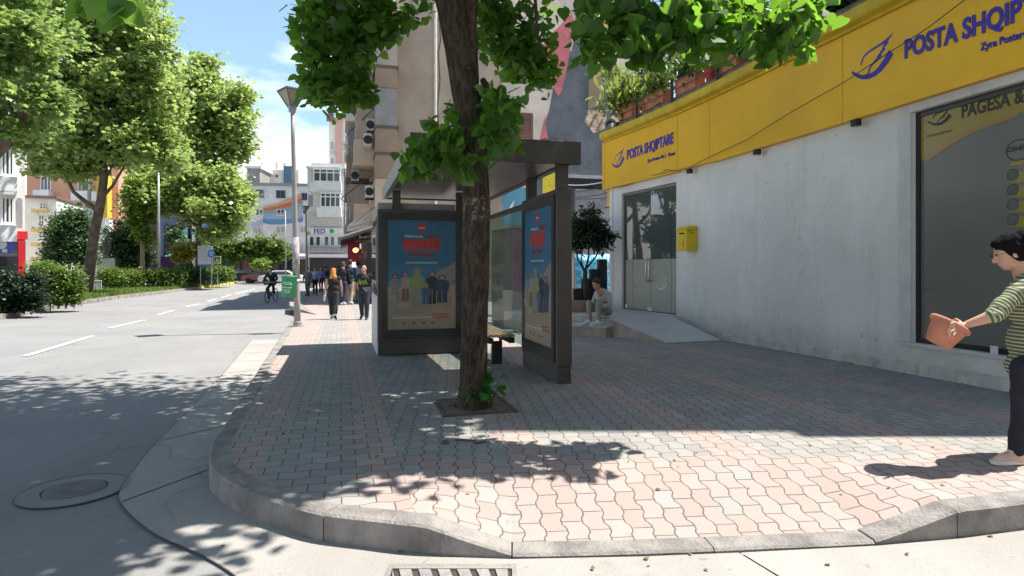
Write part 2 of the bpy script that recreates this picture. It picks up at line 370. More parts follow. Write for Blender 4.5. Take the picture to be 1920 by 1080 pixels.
def pavement():
    poly = [Vector(p) for p in IC[::1]]
    poly += [Vector((12, 34)), Vector((4, 88))]
    pts = list(poly); n = len(poly); edges = [(i, (i + 1) % n) for i in range(n)]
    x = -.7
    while x < 2.9:
        y = 3.55
        while y < 5.0:
            if y > yfront(x) + .2: pts.append(Vector((x, y)))
            y += .1
        x += .1
    for yy in (6.57, 10, 14.8, 23.02, 40, 60):
        xx = -26
        while xx < 14: pts.append(Vector((xx, yy))); xx += .8
    vo, eo, fo, *_ = delaunay_2d_cdt(pts, edges, [list(range(n))], 1, 1e-5)
    mb = MB(); mb.add([(q.x, q.y, zs(q.x, q.y)) for q in vo], [tuple(f) for f in fo])
    o = mb.build('pavement', M['paver'])
    bm = bmesh.new(); bm.from_mesh(o.data); bmesh.ops.recalc_face_normals(bm, faces=bm.faces)
    if sum(f.normal.z for f in bm.faces) < 0: bmesh.ops.reverse_faces(bm, faces=bm.faces)
    bm.to_mesh(o.data); bm.free()
    tag(o, kind='structure')
pavement()
def kerb():
    mb = MB(); n = len(OC); s = 0; start = 0; rnd = random.Random(3)
    def stone(i0, i1):
        k = i1 - i0; vs = []
        dz = rnd.uniform(-.004, .004)
        for i in range(i0, i1 + 1):
            sh = 0
            o, q = OC[i], IC[i]; d = (q - o)
            t = (OC[min(i + 1, n - 1)] - OC[max(i - 1, 0)]).normalized()
            if i == i0: o = o + t * .004; q = q + t * .004
            if i == i1: o = o - t * .004; q = q - t * .004
            zr = gz(o.y) - KERB - .06; zt = zs((o.x + q.x) / 2, (o.y + q.y) / 2) + dz + .004; b = .014
            wob = .004 * noise.noise(Vector((o.x * 3, o.y * 3, 0)))
            vs += [(o.x, o.y, zr), (o.x + wob, o.y + wob, zt - b), (o.x + d.x * .11, o.y + d.y * .11, zt - .002 + wob), (q.x, q.y, zt), (q.x, q.y, zr)]
        fs = []
        for j in range(k):
            a = j * 5
            for m in range(4): fs.append((a + m, a + m + 5, a + m + 6, a + m + 1))
        fs += [(0, 1, 2, 3, 4), tuple(k * 5 + m for m in (4, 3, 2, 1, 0))]
        mb.add(vs, fs)
    marks = [(-1.08, 3.52), (0.0, 3.33), (1.12, 3.39), (2.07, 3.49), (2.6, 3.58)]
    mi = sorted({min(range(n), key=lambda i: (OC[i] - Vector(m)).length) for m in marks})
    acc = 0
    for i in range(1, n):
        acc += (OC[i] - OC[i - 1]).length
        near = any(abs(i - m) < 7 and i != m for m in mi)
        if i in mi or i == n - 1 or (acc > .98 and not near):
            stone(start, i); start = i; acc = 0
    o = mb.build('kerb', M['kerb']); tag(o, kind='structure')
kerb()
# road sheet, left edge = kerb of the planted island
LK = [(-15.5, 14), (-17.5, 20.5), (-19.7, 26.3), (-25.2, 46.8), (-30.3, 65.8), (-36, 88)]
LK = [(-10.4, -6)] + [(G(0, 600, -KERB).x, G(0, 600, -KERB).y)] + [tuple(G(a, b, -KERB)[:2]) for a, b in ((100, 579), (215, 561), (340, 546), (432, 533))]
lk = lin(LK)
ORD = [(p[0], p[1]) for p in OUT]
def okerb(y):
    q = sorted([p for p in OUT if p[0] <= -.45], key=lambda p: p[1])
    if y < 3.36: return 14
    return lin([(a, b) for a, b in q])(y)
def road():
    mb = MB(); v = []
    ys = [-10, 0, 3.3, 3.45, 3.7, 3.9, 4.2, 4.6, 5, 5.6, 6.57, 7.4, 14.2, 14.8, 20.5, 23.02, 28, 46, 57, 70, 88]
    for y in ys: v += [(lk(y) - .1, y, gz(y) - KERB - .012), (okerb(y) + .1, y, gz(y) - KERB - .012)]
    mb.add(v, [(2 * i, 2 * i + 1, 2 * i + 3, 2 * i + 2) for i in range(len(ys) - 1)])
    tag(mb.build('road', M['asphalt']), kind='structure')
road()
def gutter():
    ob = [(-5.3 - .72, 14.2), (-4.26, 8.95), (-3.52, 6.63), (-3.14, 5.34), (-2.8, 4.4), (-2.53, 4.0), (-2.1, 3.61), (-1.75, 3.39), (-1.38, 3.1), (-1.1, 2.7), (-.95, 2.2)]
    ib = [(-5.3, 14.2), (-3.9, 9.7), (-3.0, 6.8), (-2.56, 5.45), (-2.22, 4.5), (-1.96, 4.13), (-1.66, 3.86), (-1.39, 3.69), (-1.08, 3.52), (-.75, 3.43), (-.45, 3.36)]
    O, I = resample(ob, .12), resample(ib, .12)
    k = 220
    def at(p, t):
        x = t * (len(p) - 1); i = min(int(x), len(p) - 2); return p[i].lerp(p[i + 1], x - i)
    mb = MB(); jt = MB()
    cuts = [0, .09, .2, .30, .40, .50, .6, .70, .82, 1.0]
    for a, b in zip(cuts, cuts[1:]):
        m = 14; vs = []
        for j in range(m + 1):
            t = a + .0009 + (b - a - .0018) * j / m; o, i = at(O, t), at(I, t)
            vs += [(o.x, o.y, gz(o.y) - KERB + .002), (i.x + .04, i.y + .02, gz(i.y) - KERB + .002)]
        mb.add(vs, [(2 * j, 2 * j + 1, 2 * j + 3, 2 * j + 2) for j in range(m)])
    vs = []
    for j in range(k + 1):
        t = j / k; o = at(O, t); i = at(I, t); d = (o - i).normalized(); wj = .0015 + .004 * noise.noise(Vector((o.x * 4, o.y * 4, 3)))
        wob = d * .012 * noise.noise(Vector((o.x * 2, o.y * 2, 9)))
        a = o + wob - d * .004; b = o + d * (max(wj, .002)) + wob
        vs += [(a.x, a.y, gz(o.y) - KERB + .006), (b.x, b.y, gz(o.y) - KERB + .006)]
    jt.add(vs, [(2 * j, 2 * j + 1, 2 * j + 3, 2 * j + 2) for j in range(k)])
    tag(mb.build('gutter_strip', M['gutter']), kind='structure')
    # concrete apron of the side street in front of the dropped kerb
    ap = MB(); z = -KERB + .002
    fr = [(-.44, 3.34), (0, 3.31), (.7, 3.34), (1.25, 3.385)]; fr2 = [(1.262, 3.386), (2.07, 3.47), (2.6, 3.56), (3.1, 3.68), (4.5, 4.08), (7, 4.98)]
    ap.sheet([(x, y, z) for x, y in [(-.92, 2.2), (-.72, .8), (1.95, .8), (1.62, 2.2), (1.42, 2.95)] + fr[::-1]] + [(-.46, 3.0, z), (-.80, 3.0, z)][::1][:0])
    ap.sheet([(x, y, z) for x, y in [(1.435, 2.95), (1.635, 2.2), (1.965, .8), (7, .8), (12, 4)] + fr2[::-1]])
    tag(ap.build('apron', M['gutter']), kind='structure')
    tag(jt.build('road_joint', M['bitumen']), kind='structure')
gutter()
# lane dashes
def dash(a, b, w=.12):
    p, q = G(*a, -KERB), G(*b, -KERB); d = (q - p).normalized(); s = Vector((-d.y, d.x, 0)) * w / 2; e = Vector((0, 0, .002))
    return [p - s + e, p + s + e, q + s + e, q - s + e]
mb = MB()
for a, b in (((48, 667), (173, 630)), ((205, 615), (272, 600)), ((296, 590), (326, 582)), ((349, 575), (374, 570)), ((389, 565), (405, 561)), ((416, 558), (432, 553)), ((440, 551), (478, 542)), ((510, 537), (522, 533)), ((530, 531), (540, 528))):
    mb.sheet(dash(a, b))
# edge line on the far side
e = MB()
tag(mb.build('lane_marking', M['paint']), kind='structure')
# planted island on the left
mb = MB(); v = []
ys = [6, 12, 14.8, 18, 20.5, 23.02, 26.3, 33, 40, 46.8, 56, 66]
for y in ys: v += [(lk(y) - 5.5 + max(0, (y - 46) * .22), y, gz(y) + .0), (lk(y) - .16, y, gz(y) + .0)]
mb.add(v, [(2 * i, 2 * i + 1, 2 * i + 3, 2 * i + 2) for i in range(len(ys) - 1)])
tag(mb.build('island_soil', pm('dry_turf', (.12, .15, .045), 1, .4, 1.5, .6, 30)), kind='structure')
mb = MB(); y = 6.0
while y < 66:
    L_ = 1.0 if y < 40 else 3; y2 = y + L_ - .02
    a, b = lk(y), lk(y2)
    mb.hexa([(a - .16, y, gz(y) - .3), (a, y, gz(y) - .3), (b, y2, gz(y2) - .3), (b - .16, y2, gz(y2) - .3), (a - .16, y, gz(y) + .02), (a - .02, y, gz(y) + .015), (b - .02, y2, gz(y2) + .015), (b - .16, y2, gz(y2) + .02)], 1 if y > 50 else 0)
    y += L_
tag(mb.build('island_kerb', [M['kerb'], solid('yellow_kerb', (.62, .5, .05))]), kind='structure')
# ------------------------------------------------------------------ the post office: a gently curving front
WP = [Vector(p) for p in ((5.81, 5.90), (5.74, 6.2), (5.63, 6.74), (5.05, 9.37), (4.62, 11.2), (4.18, 12.98), (3.83, 14.2), (3.26, 15.85), (2.63, 17.4))]
SL = [0]
for a, b in zip(WP, WP[1:]): SL.append(SL[-1] + (b - a).length)
SEND = SL[-1]
def _tan(i):
    a, b = WP[max(i - 1, 0)], WP[min(i + 1, len(WP) - 1)]; return (b - a).normalized()
def SP(s, off=0.0, z=0.0):                    # s metres along the front, off metres out of it
    s = min(max(s, 0), SEND); i = 0
    while i < len(SL) - 2 and s > SL[i + 1]: i += 1
    t = (s - SL[i]) / (SL[i + 1] - SL[i]); p = WP[i].lerp(WP[i + 1], t)
    d = _tan(i).lerp(_tan(i + 1), t).normalized(); n = Vector((-d.y, d.x))
    return Vector((p.x + n.x * off, p.y + n.y * off, z))
def s_of(px, off=0.0):
    lo, hi = 0, SEND
    for _ in range(50):
        m = (lo + hi) / 2; q = SP(m, off)
        if CX + F * q.x / q.y > px: lo = m
        else: hi = m
    return lo
def sz(px, py, off=0.0):
    s = s_of(px, off); q = SP(s, off); return s, H - (py - HY) * q.y / F
def wp(px, py, off=0.0): s, z = sz(px, py, off); return SP(s, off, z)
def wslab(mb, s0, s1, z0, z1, off0, off1, mi=0, step=.5, skin=False):   # curved slab; off1 = outer face
    if callable(z0) is False: _z0 = z0; z0 = lambda s: _z0
    if callable(z1) is False: _z1 = z1; z1 = lambda s: _z1
    n = max(1, int(abs(s1 - s0) / step)); vs = []
    for i in range(n + 1):
        s = s0 + (s1 - s0) * i / n
        vs += [SP(s, off0, z0(s)), SP(s, off1, z0(s)), SP(s, off1, z1(s)), SP(s, off0, z1(s))]
    fs = [(0, 1, 2, 3), tuple(4 * n + k for k in (3, 2, 1, 0))]
    for i in range(n):
        a = 4 * i
        for k in range(4): fs.append((a + k, a + 4 + k, a + 4 + (k + 1) % 4, a + (k + 1) % 4))
    return mb.add(vs, fs, mi)
BO = -.12                                      # wall face behind the sign band
post = thing('post_office', 'white rendered post office with yellow sign band, glass door and large shop window', 'building', (6.5, 10, gz(10)))
sD0, sD1 = s_of(1268, BO), s_of(1166, BO)      # door
sW = s_of(1711, BO)                            # far edge of the shop window
sWn = .35
zb = lambda s: gz(SP(s).y) - .3
DZ0, DZ1, WZ0, WZ1 = .28, 3.42, .40, 3.50
mb = MB()
wslab(mb, sW, sD0, zb, 3.70, BO - .25, BO)
wslab(mb, sD1, SEND - .06, zb, 3.70, BO - .25, BO)
wslab(mb, sD0, sD1, DZ1, 3.70, BO - .25, BO)
wslab(mb, sD0, sD1, zb, DZ0 - .01, BO - .25, BO - .003)
wslab(mb, 0, sWn, zb, 3.70, BO - .25, BO)
wslab(mb, sWn, sW, WZ1, 3.70, BO - .25, BO)
wslab(mb, sWn, sW, zb, WZ0 - .05, BO - .25, BO)
e0, e1 = SP(0, BO - .25), SP(SEND, BO - .25)
# returns and rear of the ground floor volume
mb.hexa([Vector((e0.x, 5.9, -.3)), Vector((13, 5.9, -.3)), Vector((13, 6.1, -.3)), Vector((e0.x, 6.1, -.3)), Vector((e0.x, 5.9, 3.7)), Vector((13, 5.9, 3.7)), Vector((13, 6.1, 3.7)), Vector((e0.x, 6.1, 3.7))])
mb.hexa([Vector((2.80, 17.20, -.4)), Vector((2.95, 17.13, -.4)), Vector((8.2, 21.0, -.4)), Vector((8.0, 21.2, -.4)), Vector((2.80, 17.20, 3.7)), Vector((2.95, 17.13, 3.7)), Vector((8.2, 21.0, 3.7)), Vector((8.0, 21.2, 3.7))])
mb.build('wall', M['white_wall'], post)
# room behind the glass
mb = MB(); wslab(mb, 0.1, SEND - .3, lambda s: -.2, lambda s: 3.69, BO - 2.6, BO - 2.5); wslab(mb, .1, SEND - .3, -.05, .2, BO - 2.5, BO - .26)
mb.build('interior', solid('interior_wall', (.28, .27, .25)), post)
# plinth: lumpy rendered foot of the wall
mb = MB()
def plz(s): return gz(SP(s).y) + .15 + .018 * noise.noise(Vector((s * 1.3, 0, 0))) + .01 * noise.noise(Vector((s * 6, 0, 0)))
n = 160; vs = []
sa, sb = 0.0, sD0 - .02
for i in range(n + 1):
    s = sa + (sb - sa) * i / n; o = .05 + .012 * noise.noise(Vector((s * 4, 1, 0)))
    vs += [SP(s, BO + .002, zb(s)), SP(s, BO + o + .03, zb(s)), SP(s, BO + o, plz(s) - .012), SP(s, BO + .002, plz(s) + .01)]
mb.add(vs, [(4 * i + k, 4 * i + 4 + k, 4 * i + 5 + k, 4 * i + 1 + k) for i in range(n) for k in range(3)] + [(0, 1, 2, 3), (4 * n + 3, 4 * n + 2, 4 * n + 1, 4 * n)])
mb.build('plinth', solid('plinth_render', (.50, .47, .42), .9, .2, 4, bump=.4, bscale=30, dirt=.6, dcol=(.17, .14, .11)), post)
# white trim round the shop window, thin pilaster
mb = MB(); sP = s_of(1690, BO)
wslab(mb, sW, sP, lambda s: WZ0, lambda s: 3.615, BO + .001, BO + .035)
wslab(mb, sWn, sW, WZ1, 3.615, BO + .001, BO + .035)
wslab(mb, sWn, sP, WZ0 - .045, WZ0 - .004, BO - .2, BO + .05)
mb.build('window_surround', solid('surround_white', (.56, .55, .53), .8, .12, 2, dirt=.4, dcol=(.3, .29, .27)), post)
# shop window
mb = MB(); fo0, fo1 = BO - .10, BO - .05
wslab(mb, sW - .06, sW, WZ0, WZ1, fo0, fo1); wslab(mb, sWn, sW - .06, WZ1 - .07, WZ1, fo0, fo1); wslab(mb, sWn, sW - .06, WZ0, WZ0 + .06, fo0, fo1)

win = mb.build('shop_window', M['black_frame'], post)
mb = MB(); wslab(mb, sWn, sW - .06, WZ0 + .06, WZ1 - .07, BO - .085, BO - .075)
M['frost'] = glassy('frosted_window_film', (.135, .137, .122), .20, 1.42, .12, .5)
mb.build('pane', M['frost'], win)
FO = BO - .072
def flatpoly(mb, pts, off, mi=0): mb.sheet([wp(x, y, off) for x, y in pts], mi)
# yellow film with its swooping lower edge
filmY = pm('yellow_window_film', (.26, .19, .035), .2, .05, .6, spec=.5); filmO = pm('orange_window_film', (.28, .155, .045), .2, .05, .6, spec=.5)
def swoosh(off, pts_top, pts_bot, mat, name):
    mb = MB(); n = len(pts_top)
    for i in range(n - 1): mb.sheet([wp(*pts_top[i], off), wp(*pts_top[i + 1], off), wp(*pts_bot[i + 1], off), wp(*pts_bot[i], off)])
    return mb.build(name, mat, win)
xs = [1719, 1728, 1738, 1750, 1765, 1785, 1810, 1840, 1875, 1910, 1945, 1990]
def topz(x): s = s_of(x, FO); q = SP(s, FO); return HY - (WZ1 - .075 - H) * F / q.y
bot1 = {1719: 302, 1728: 298, 1738: 294, 1750: 287, 1765: 277, 1785: 262, 1810: 248, 1840: 236, 1875: 224, 1910: 212, 1945: 202, 1990: 192}
bot2 = {1728: 301, 1738: 302, 1750: 294, 1765: 284, 1785: 270, 1810: 256, 1840: 243, 1875: 230, 1910: 217}
swoosh(FO, [(x, topz(x)) for x in xs], [(x, bot1[x]) for x in xs], filmY, 'yellow_film')
xo = [1728, 1738, 1750, 1765, 1785, 1810, 1840, 1875, 1910]
swoosh(FO + .002, [(x, bot1[x] - 2) for x in xo], [(x, bot2[x]) for x in xo], filmO, 'orange_film')

# ---- lettering on the curved front
FONTM = {}
def text2d(txt, size=1.0, bold=0.0, cond=1.0):
    c = bpy.data.curves.new('tmp_text', 'FONT'); c.body = txt; c.size = size; c.offset = bold; c.resolution_u = 3
    o = bpy.data.objects.new('tmp_text', c); COL.objects.link(o)
    bpy.context.view_layer.update()
    me = bpy.data.meshes.new_from_object(o.evaluated_get(bpy.context.evaluated_depsgraph_get()))
    v = [(q.co.x * cond, q.co.y) for q in me.vertices]; f = [tuple(p.vertices) for p in me.polygons]
    bpy.data.objects.remove(o); bpy.data.curves.remove(c); bpy.data.meshes.remove(me)
    return v, f
def lettering(txt, sub, pA, pB, h, off, mat, parent, name='lettering', bold=.02, thick=.012):
    """txt set so that its first part `sub` runs from pixel pA to pixel pB (baseline), cap height h metres"""
    v, f = text2d(txt, 1, bold); v2, _ = text2d(sub, 1, bold)
    x0 = min(p[0] for p in v2); x1 = max(p[0] for p in v2); cap = .69
    sA, zA = sz(*pA, off); sB, zB = sz(*pB, off)
    def mp(p, o):
        t = (p[0] - x0) / (x1 - x0); s = sA + (sB - sA) * t; return SP(s, o, zA + (zB - zA) * t + p[1] / cap * h)
    mb = MB(); n = len(v)
    mb.add([mp(p, off + thick) for p in v], f)
    from collections import Counter
    ec = Counter()
    for q in f:
        for a, b in zip(q, q[1:] + q[:1]): ec[(a, b)] += 1
    bd = [(a, b) for (a, b) in ec if (b, a) not in ec]
    mb.add([mp(p, off + thick) for p in v] + [mp(p, off + .0005) for p in v], [(a, a + n, b + n, b) for a, b in bd])
    return mb.build(name, mat, parent)
def emblem(map_, parent, mat, name='emblem'):
    """post horn and letter mark; drawn on a 100 x 100 field"""
    mb = MB()
    def strip(a, b):
        for i in range(len(a) - 1): mb.sheet([map_(*a[i]), map_(*a[i + 1]), map_(*b[i + 1]), map_(*b[i])])
    lo = [(0, 40), (12, 27), (26, 17), (42, 12), (58, 13), (72, 20), (86, 32), (98, 48)]
    up = [(1, 46), (14, 35), (27, 27), (42, 24), (56, 26), (68, 35), (78, 47), (88, 62)]
    strip(lo, up)
    arc_o = [(22, 52), (24, 62), (30, 71), (40, 77), (55, 81), (70, 85), (84, 90), (98, 98)]
    arc_i = [(25, 50), (27, 60), (32, 67), (42, 73), (56, 76), (70, 79), (82, 80), (94, 92)]
    strip(arc_i, arc_o)
    feather_r = [(97, 97), (84, 82), (88, 80), (77, 70), (81, 68), (70, 58), (73, 55), (62, 46), (52, 42), (46, 36), (44, 28), (38, 18), (34, 18)]
    feather_l = [(94, 94), (78, 78), (75, 76), (72, 69), (70, 66), (62, 58), (60, 54), (50, 46), (46, 42), (42, 36), (40, 29), (36, 21), (30, 18)]
    strip(feather_l, feather_r)
    for x in (78, 82, 86): pass
    return mb.build(name, mat, parent)
def emb_map(x0, y0, x1, y1, y0r, y1r, off):     # field corners: left x0 (top y0, bottom y0r) right x1 (top y1, bottom y1r)
    sA, zA = sz(x0, y0r, off); _, zT = sz(x0, y0, off); sB, zB = sz(x1, y1r, off); _, zT2 = sz(x1, y1, off)
    def f(x, y):
        t = x / 100; return SP(sA + (sB - sA) * t, off, (zA + (zB - zA) * t) * (1 - y / 100) + (zT + (zT2 - zT) * t) * y / 100)
    return f
ZB0, ZB1 = 3.62, 4.94
seams = [0, s_of(1830 + 400), s_of(1580), s_of(1330), s_of(1270), s_of(1160), SEND]
seams = [0] + [s_of(p) for p in (1580, 1330, 1270)] + [SEND]
panels = []
for i, (a, b) in enumerate(zip(seams, seams[1:])):
    mb = MB(); wslab(mb, a + (.006 if i else 0), b - .006, ZB0 + (.02 if i == 2 else 0), ZB1, BO + .001, 0, step=.3)
    panels.append(mb.build('sign_panel', M['yellow'], post))
mb = MB(); a, b = SP(SEND, 0), SP(SEND, 0) + Vector((3.2, 2.4, 0)); d = Vector((-.6, .8, 0)) * .1
mb.hexa([Vector((*p[:2], z)) for z in (ZB0 - .0, ZB1) for p in (a + d * .05, b + d * .05, b + d, a + d)])
mb.hexa([Vector((*p[:2], z)) for z in (3.02, ZB0 - .005) for p in (a + d * .06 + Vector((.16, .12, 0)), a + d * .06 + Vector((.3, .225, 0)), a + d + Vector((.3, .225, 0)), a + d + Vector((.16, .12, 0)))])
mb.build('side_panel', M['yellow'], post)
big = panels[0]; small = panels[-1]
lettering('POSTA SHQIPTARE', 'POSTA', (1697, 109), (1797, 76), .235, .001, M['ink'], big, bold=.034)
lettering('Zyra Postare Nr.1 - Tiran\u00eb', 'Zyra', (1839, 95), (1870, 85.5), .085, .001, M['ink'], big, bold=.02)
emblem(emb_map(1597, 90, 1677, 58, 170, 140, .004), big, M['ink'])
lettering('POSTA SHQIPTARE', 'POSTA SHQIPTARE', (1176, 299), (1263, 268), .245, .001, M['ink'], small, bold=.035)
lettering('Zyra Postare Nr.1 - Tiran\u00eb', 'Zyra Postare Nr.1 - Tiran\u00eb', (1214, 305), (1266, 290), .085, .001, M['ink'], small, bold=.014)
emblem(emb_map(1147, 284, 1171, 276, 322, 316, .004), small, M['ink'])
gry = solid('grey_vinyl', (.055, .055, .045)); 
lettering('PAGESA & KOMISIONE', 'PAGESA', (1803, 221), (1895, 197), .155, FO + .003, gry, win, bold=.03, thick=.001)
emblem(emb_map(1739, 208, 1785, 197, 243, 235, FO + .004), win, gry)
lettering('POSTA SHQIPTARE', 'POSTA SHQIPTARE', (1738, 258), (1784, 247), .03, FO + .003, solid('grey_vinyl2', (.10, .085, .03)), win, bold=.01, thick=.001)
def oval(cx, cy, rx, ry, off, mat_in, mat_rim, parent, name):
    s0, z0 = sz(cx, cy, off); s1, _ = sz(cx - rx, cy, off); q = SP(s0, off); rz_ = ry * q.y / F; rs = abs(s1 - s0)
    mb = MB(); n = 28
    ring = lambda k, o: [SP(s0 + rs * k * math.cos(2 * math.pi * i / n), o, z0 + rz_ * k * math.sin(2 * math.pi * i / n)) for i in range(n)]
    a, b = ring(1, off), ring(.9, off); mb.add(a + b, [(i, (i + 1) % n, n + (i + 1) % n, n + i) for i in range(n)], 1)
    mb.add(ring(.9, off), [tuple(range(n))], 0)
    return mb.build(name, [mat_in, mat_rim], parent)
fg, fr_ = solid('pale_vinyl', (.10, .115, .105)), solid('rim_vinyl', (.035, .038, .04))
oval(1910, 281, 24, 20, FO + .003, M['frost'], fr_, win, 'round_sticker')
lettering('OSHEE', 'OSHE', (1889, 286), (1919, 280), .052, FO + .006, fr_, win, bold=.02, thick=.001)
for yy in (329, 357, 385, 413):
    mbx = MB(); mbx.sheet([wp(x, y, FO + .002) for x, y in ((1893, yy - 6), (1960, yy - 12), (1960, yy + 12), (1893, yy + 13))]); mbx.build('yellow_strip', filmY, win)
    oval(1899, yy - 1, 11, 11, FO + .004, fg, fr_, win, 'round_sticker')
mbx = MB(); mbx.sheet([wp(x, y, FO + .002) for x, y in ((1893, 305), (1960, 290), (1960, 304), (1893, 311))]); mbx.build('yellow_strip', filmY, win)
mbx = MB(); mbx.sheet([wp(x, y, FO + .003) for x, y in ((1724, 540), (1752, 541), (1752, 543), (1724, 542))]); mbx.build('scratch', solid('pale_vinyl', (.1, .1, .1)), win)
# sticker and parking label at the sill
mb = MB(); wslab(mb, s_of(1881, BO), s_of(1866, BO), WZ0 + .0, WZ0 + .10, BO + .072, BO + .075); mb.build('sill_sticker', solid('sticker_white', (.6, .55, .55)), win)
# ---- glass door
mb = MB(); do0, do1 = BO - .11, BO - .06
wslab(mb, sD0, sD0 + .05, DZ0, DZ1, do0, do1, step=.2); wslab(mb, sD1 - .05, sD1, DZ0, DZ1, do0, do1, step=.2); wslab(mb, sD0 + .05, sD1 - .05, DZ1 - .06, DZ1, do0, do1, step=.2)
door = mb.build('glass_door', solid('anodised_frame', (.20, .20, .19), .35, metal=.6), post)
M['mirror_glass'] = glassy('reflecting_glass', (.085, .10, .095), .02, 2.2, .3, .4)
frz = sz(1215, 486, BO)[1]
sM = (sD0 + sD1) / 2
def leaf(a, b):
    mb = MB(); wslab(mb, a, b, DZ0 + .02, DZ1 - .065, BO - .095, BO - .085, step=2); o = mb.build('door_leaf', M['mirror_glass'], door)
    return o
fz = s_of(1253, BO); fz2 = s_of(1181, BO)
lf = []
for a, b in ((sD0 + .055, fz - .006), (fz + .006, sM - .006), (sM + .006, fz2 - .006), (fz2 + .006, sD1 - .055)): lf.append(leaf(a, b))
M['door_film'] = glassy('door_film', (.34, .36, .31), .30, 1.4, .06, .6)
for o, (a, b) in zip(lf, ((sD0 + .055, fz - .006), (fz + .006, sM - .006), (sM + .006, fz2 - .006), (fz2 + .006, sD1 - .055))):
    mb = MB(); wslab(mb, a, b, DZ0 + .02, frz, BO - .084, BO - .082, step=2); c = mb.build('frosted_film', M['door_film'], post); c.parent = door
for px in (1208, 1222):
    s, _ = sz(px, 497, BO - .05); mb = MB(); z0, z1 = 1.05, 1.62
    s = sM + (-.07 if px > 1215 else .07)
    mb.tube([SP(s, BO - .08, z0), SP(s, BO + .0, z0), SP(s, BO + .02, z0 + .05), SP(s, BO + .02, z1 - .05), SP(s, BO, z1), SP(s, BO - .08, z1)], .017, 8)
    mb.build('door_handle', M['steel'], door, True)
emb_m = solid('silver_vinyl', (.55, .55, .52), .3, metal=.3)
emblem(emb_map(1190, 520, 1206, 520, 546, 547, BO - .079), door, solid('film_grey', (.16, .17, .15)))
emblem(emb_map(1230, 519, 1251, 518, 547, 548, BO - .079), door, emb_m)
mb = MB()
for s in (sM - .06, sM + .06, sD0 + .12, sD1 - .12): wslab(mb, s - .05, s + .05, DZ0 + .02, DZ0 + .12, BO - .081, BO - .06)
mb.build('floor_fitting', M['steel'], door)
# cornice and parapet
mb = MB(); S_ = SEND
n = 40; vs = []; prof = [(BO, 4.945), (.04, 4.945), (.05, 4.985), (.15, 5.02), (.17, 5.05), (.17, 5.19), (.13, 5.21), (-.35, 5.21), (-.35, 4.945)]
for i in range(n + 1):
    s = S_ * i / n; vs += [SP(s, o, z) for o, z in prof]
m_ = len(prof)
mb.add(vs, [(m_ * i + k, m_ * i + m_ + k, m_ * i + m_ + (k + 1) % m_, m_ * i + (k + 1) % m_) for i in range(n) for k in range(m_)] + [tuple(range(m_)), tuple(m_ * n + k for k in range(m_ - 1, -1, -1))])
mb.build('cornice', M['cornice'], post)
mb = MB(); wslab(mb, 0, SEND - .35, 5.213, lambda s: 5.42 + .012 * noise.noise(Vector((s * 3, 0, 0))), -.40, -.10, step=.15); mb.build('parapet', M['stone'], post)
# flat roof and set-back upper storeys
mb = MB()
roofp = [SP(SEND * i / 12, -.30, 5.15) for i in range(13)] + [Vector((8.2, 20.9, 5.15)), Vector((13, 20.9, 5.15)), Vector((13, 5.95, 5.15))]
mb.sheet(roofp); mb.sheet([p - Vector((0, 0, .3)) for p in roofp]); 
mb.build('terrace', solid('terrace_tile', (.3, .25, .2)), post)
mb = MB(); mb.fbox(Vector((7.35, 6.25, 0)), Vector((1, 0, 0)), Vector((0, 1, 0)), 0, 7, 0, 6.9, 5.16, 9.5); mb.fbox(Vector((7.36, 7.05, 0)), Vector((1, 0, 0)), Vector((0, 1, 0)), 0, 6.9, 0, 6.1, 9.51, 14.8)
up = mb.build('upper_storeys', M['cream'], post)
for zf in (6.3, 9.2, 12.1):
    for yf in (7.2, 9.3, 11.3):
        mb = MB(); mb.box((7.335, yf + .6, zf + .7), (.06, 1.3, 1.5)); wo = mb.build('window', M['white'], post)
        mb = MB(); mb.box((7.31, yf + .6, zf + .7), (.03, 1.1, 1.3)); mb.build('pane', M['mirror_glass'], wo)
# unseen blocks added around the viewer to cut sky light (reflected in shop glass)
for nm, lab, o_, w_, d_, h_, mt_ in (('apartment_building', 'pale six-storey flats across the side street, behind the viewer', (-2, -26), 30, 10, 20, 'cream'), ('apartment_building', 'tall grey flats on the corner to the right of the viewer', (15, -9), 12, 11, 19, 'white')):
    t = thing(nm, lab, 'building', (o_[0] + w_ / 2, o_[1] + d_ / 2, 0)); mb = MB(); mb.fbox(Vector((*o_, 0)), Vector((1, 0, 0)), Vector((0, 1, 0)), 0, w_, 0, d_, -.2, h_); mb.build('wall', M[mt_], t)
    mb = MB(); mb.fbox(Vector((*o_, 0)), Vector((1, 0, 0)), Vector((0, 1, 0)), -.3, w_ + .3, -.3, d_ + .3, h_ + .002, h_ + .4); mb.build('roof', M['grey_metal'], t)
    for zf in range(5):
        for k in range(int(w_ / 3.6)):
            x = o_[0] + 1.2 + 3.6 * k; z = 3.9 + 3.1 * zf; mb = MB(); mb.box((x + .7, o_[1] + d_ + .03, z + .7), (1.5, .06, 1.6)); f = mb.build('window', M['white'], t)
            mb = MB(); mb.box((x + .7, o_[1] + d_ + .07, z + .7), (1.3, .02, 1.4)); mb.build('pane', M['mirror_glass'], f)
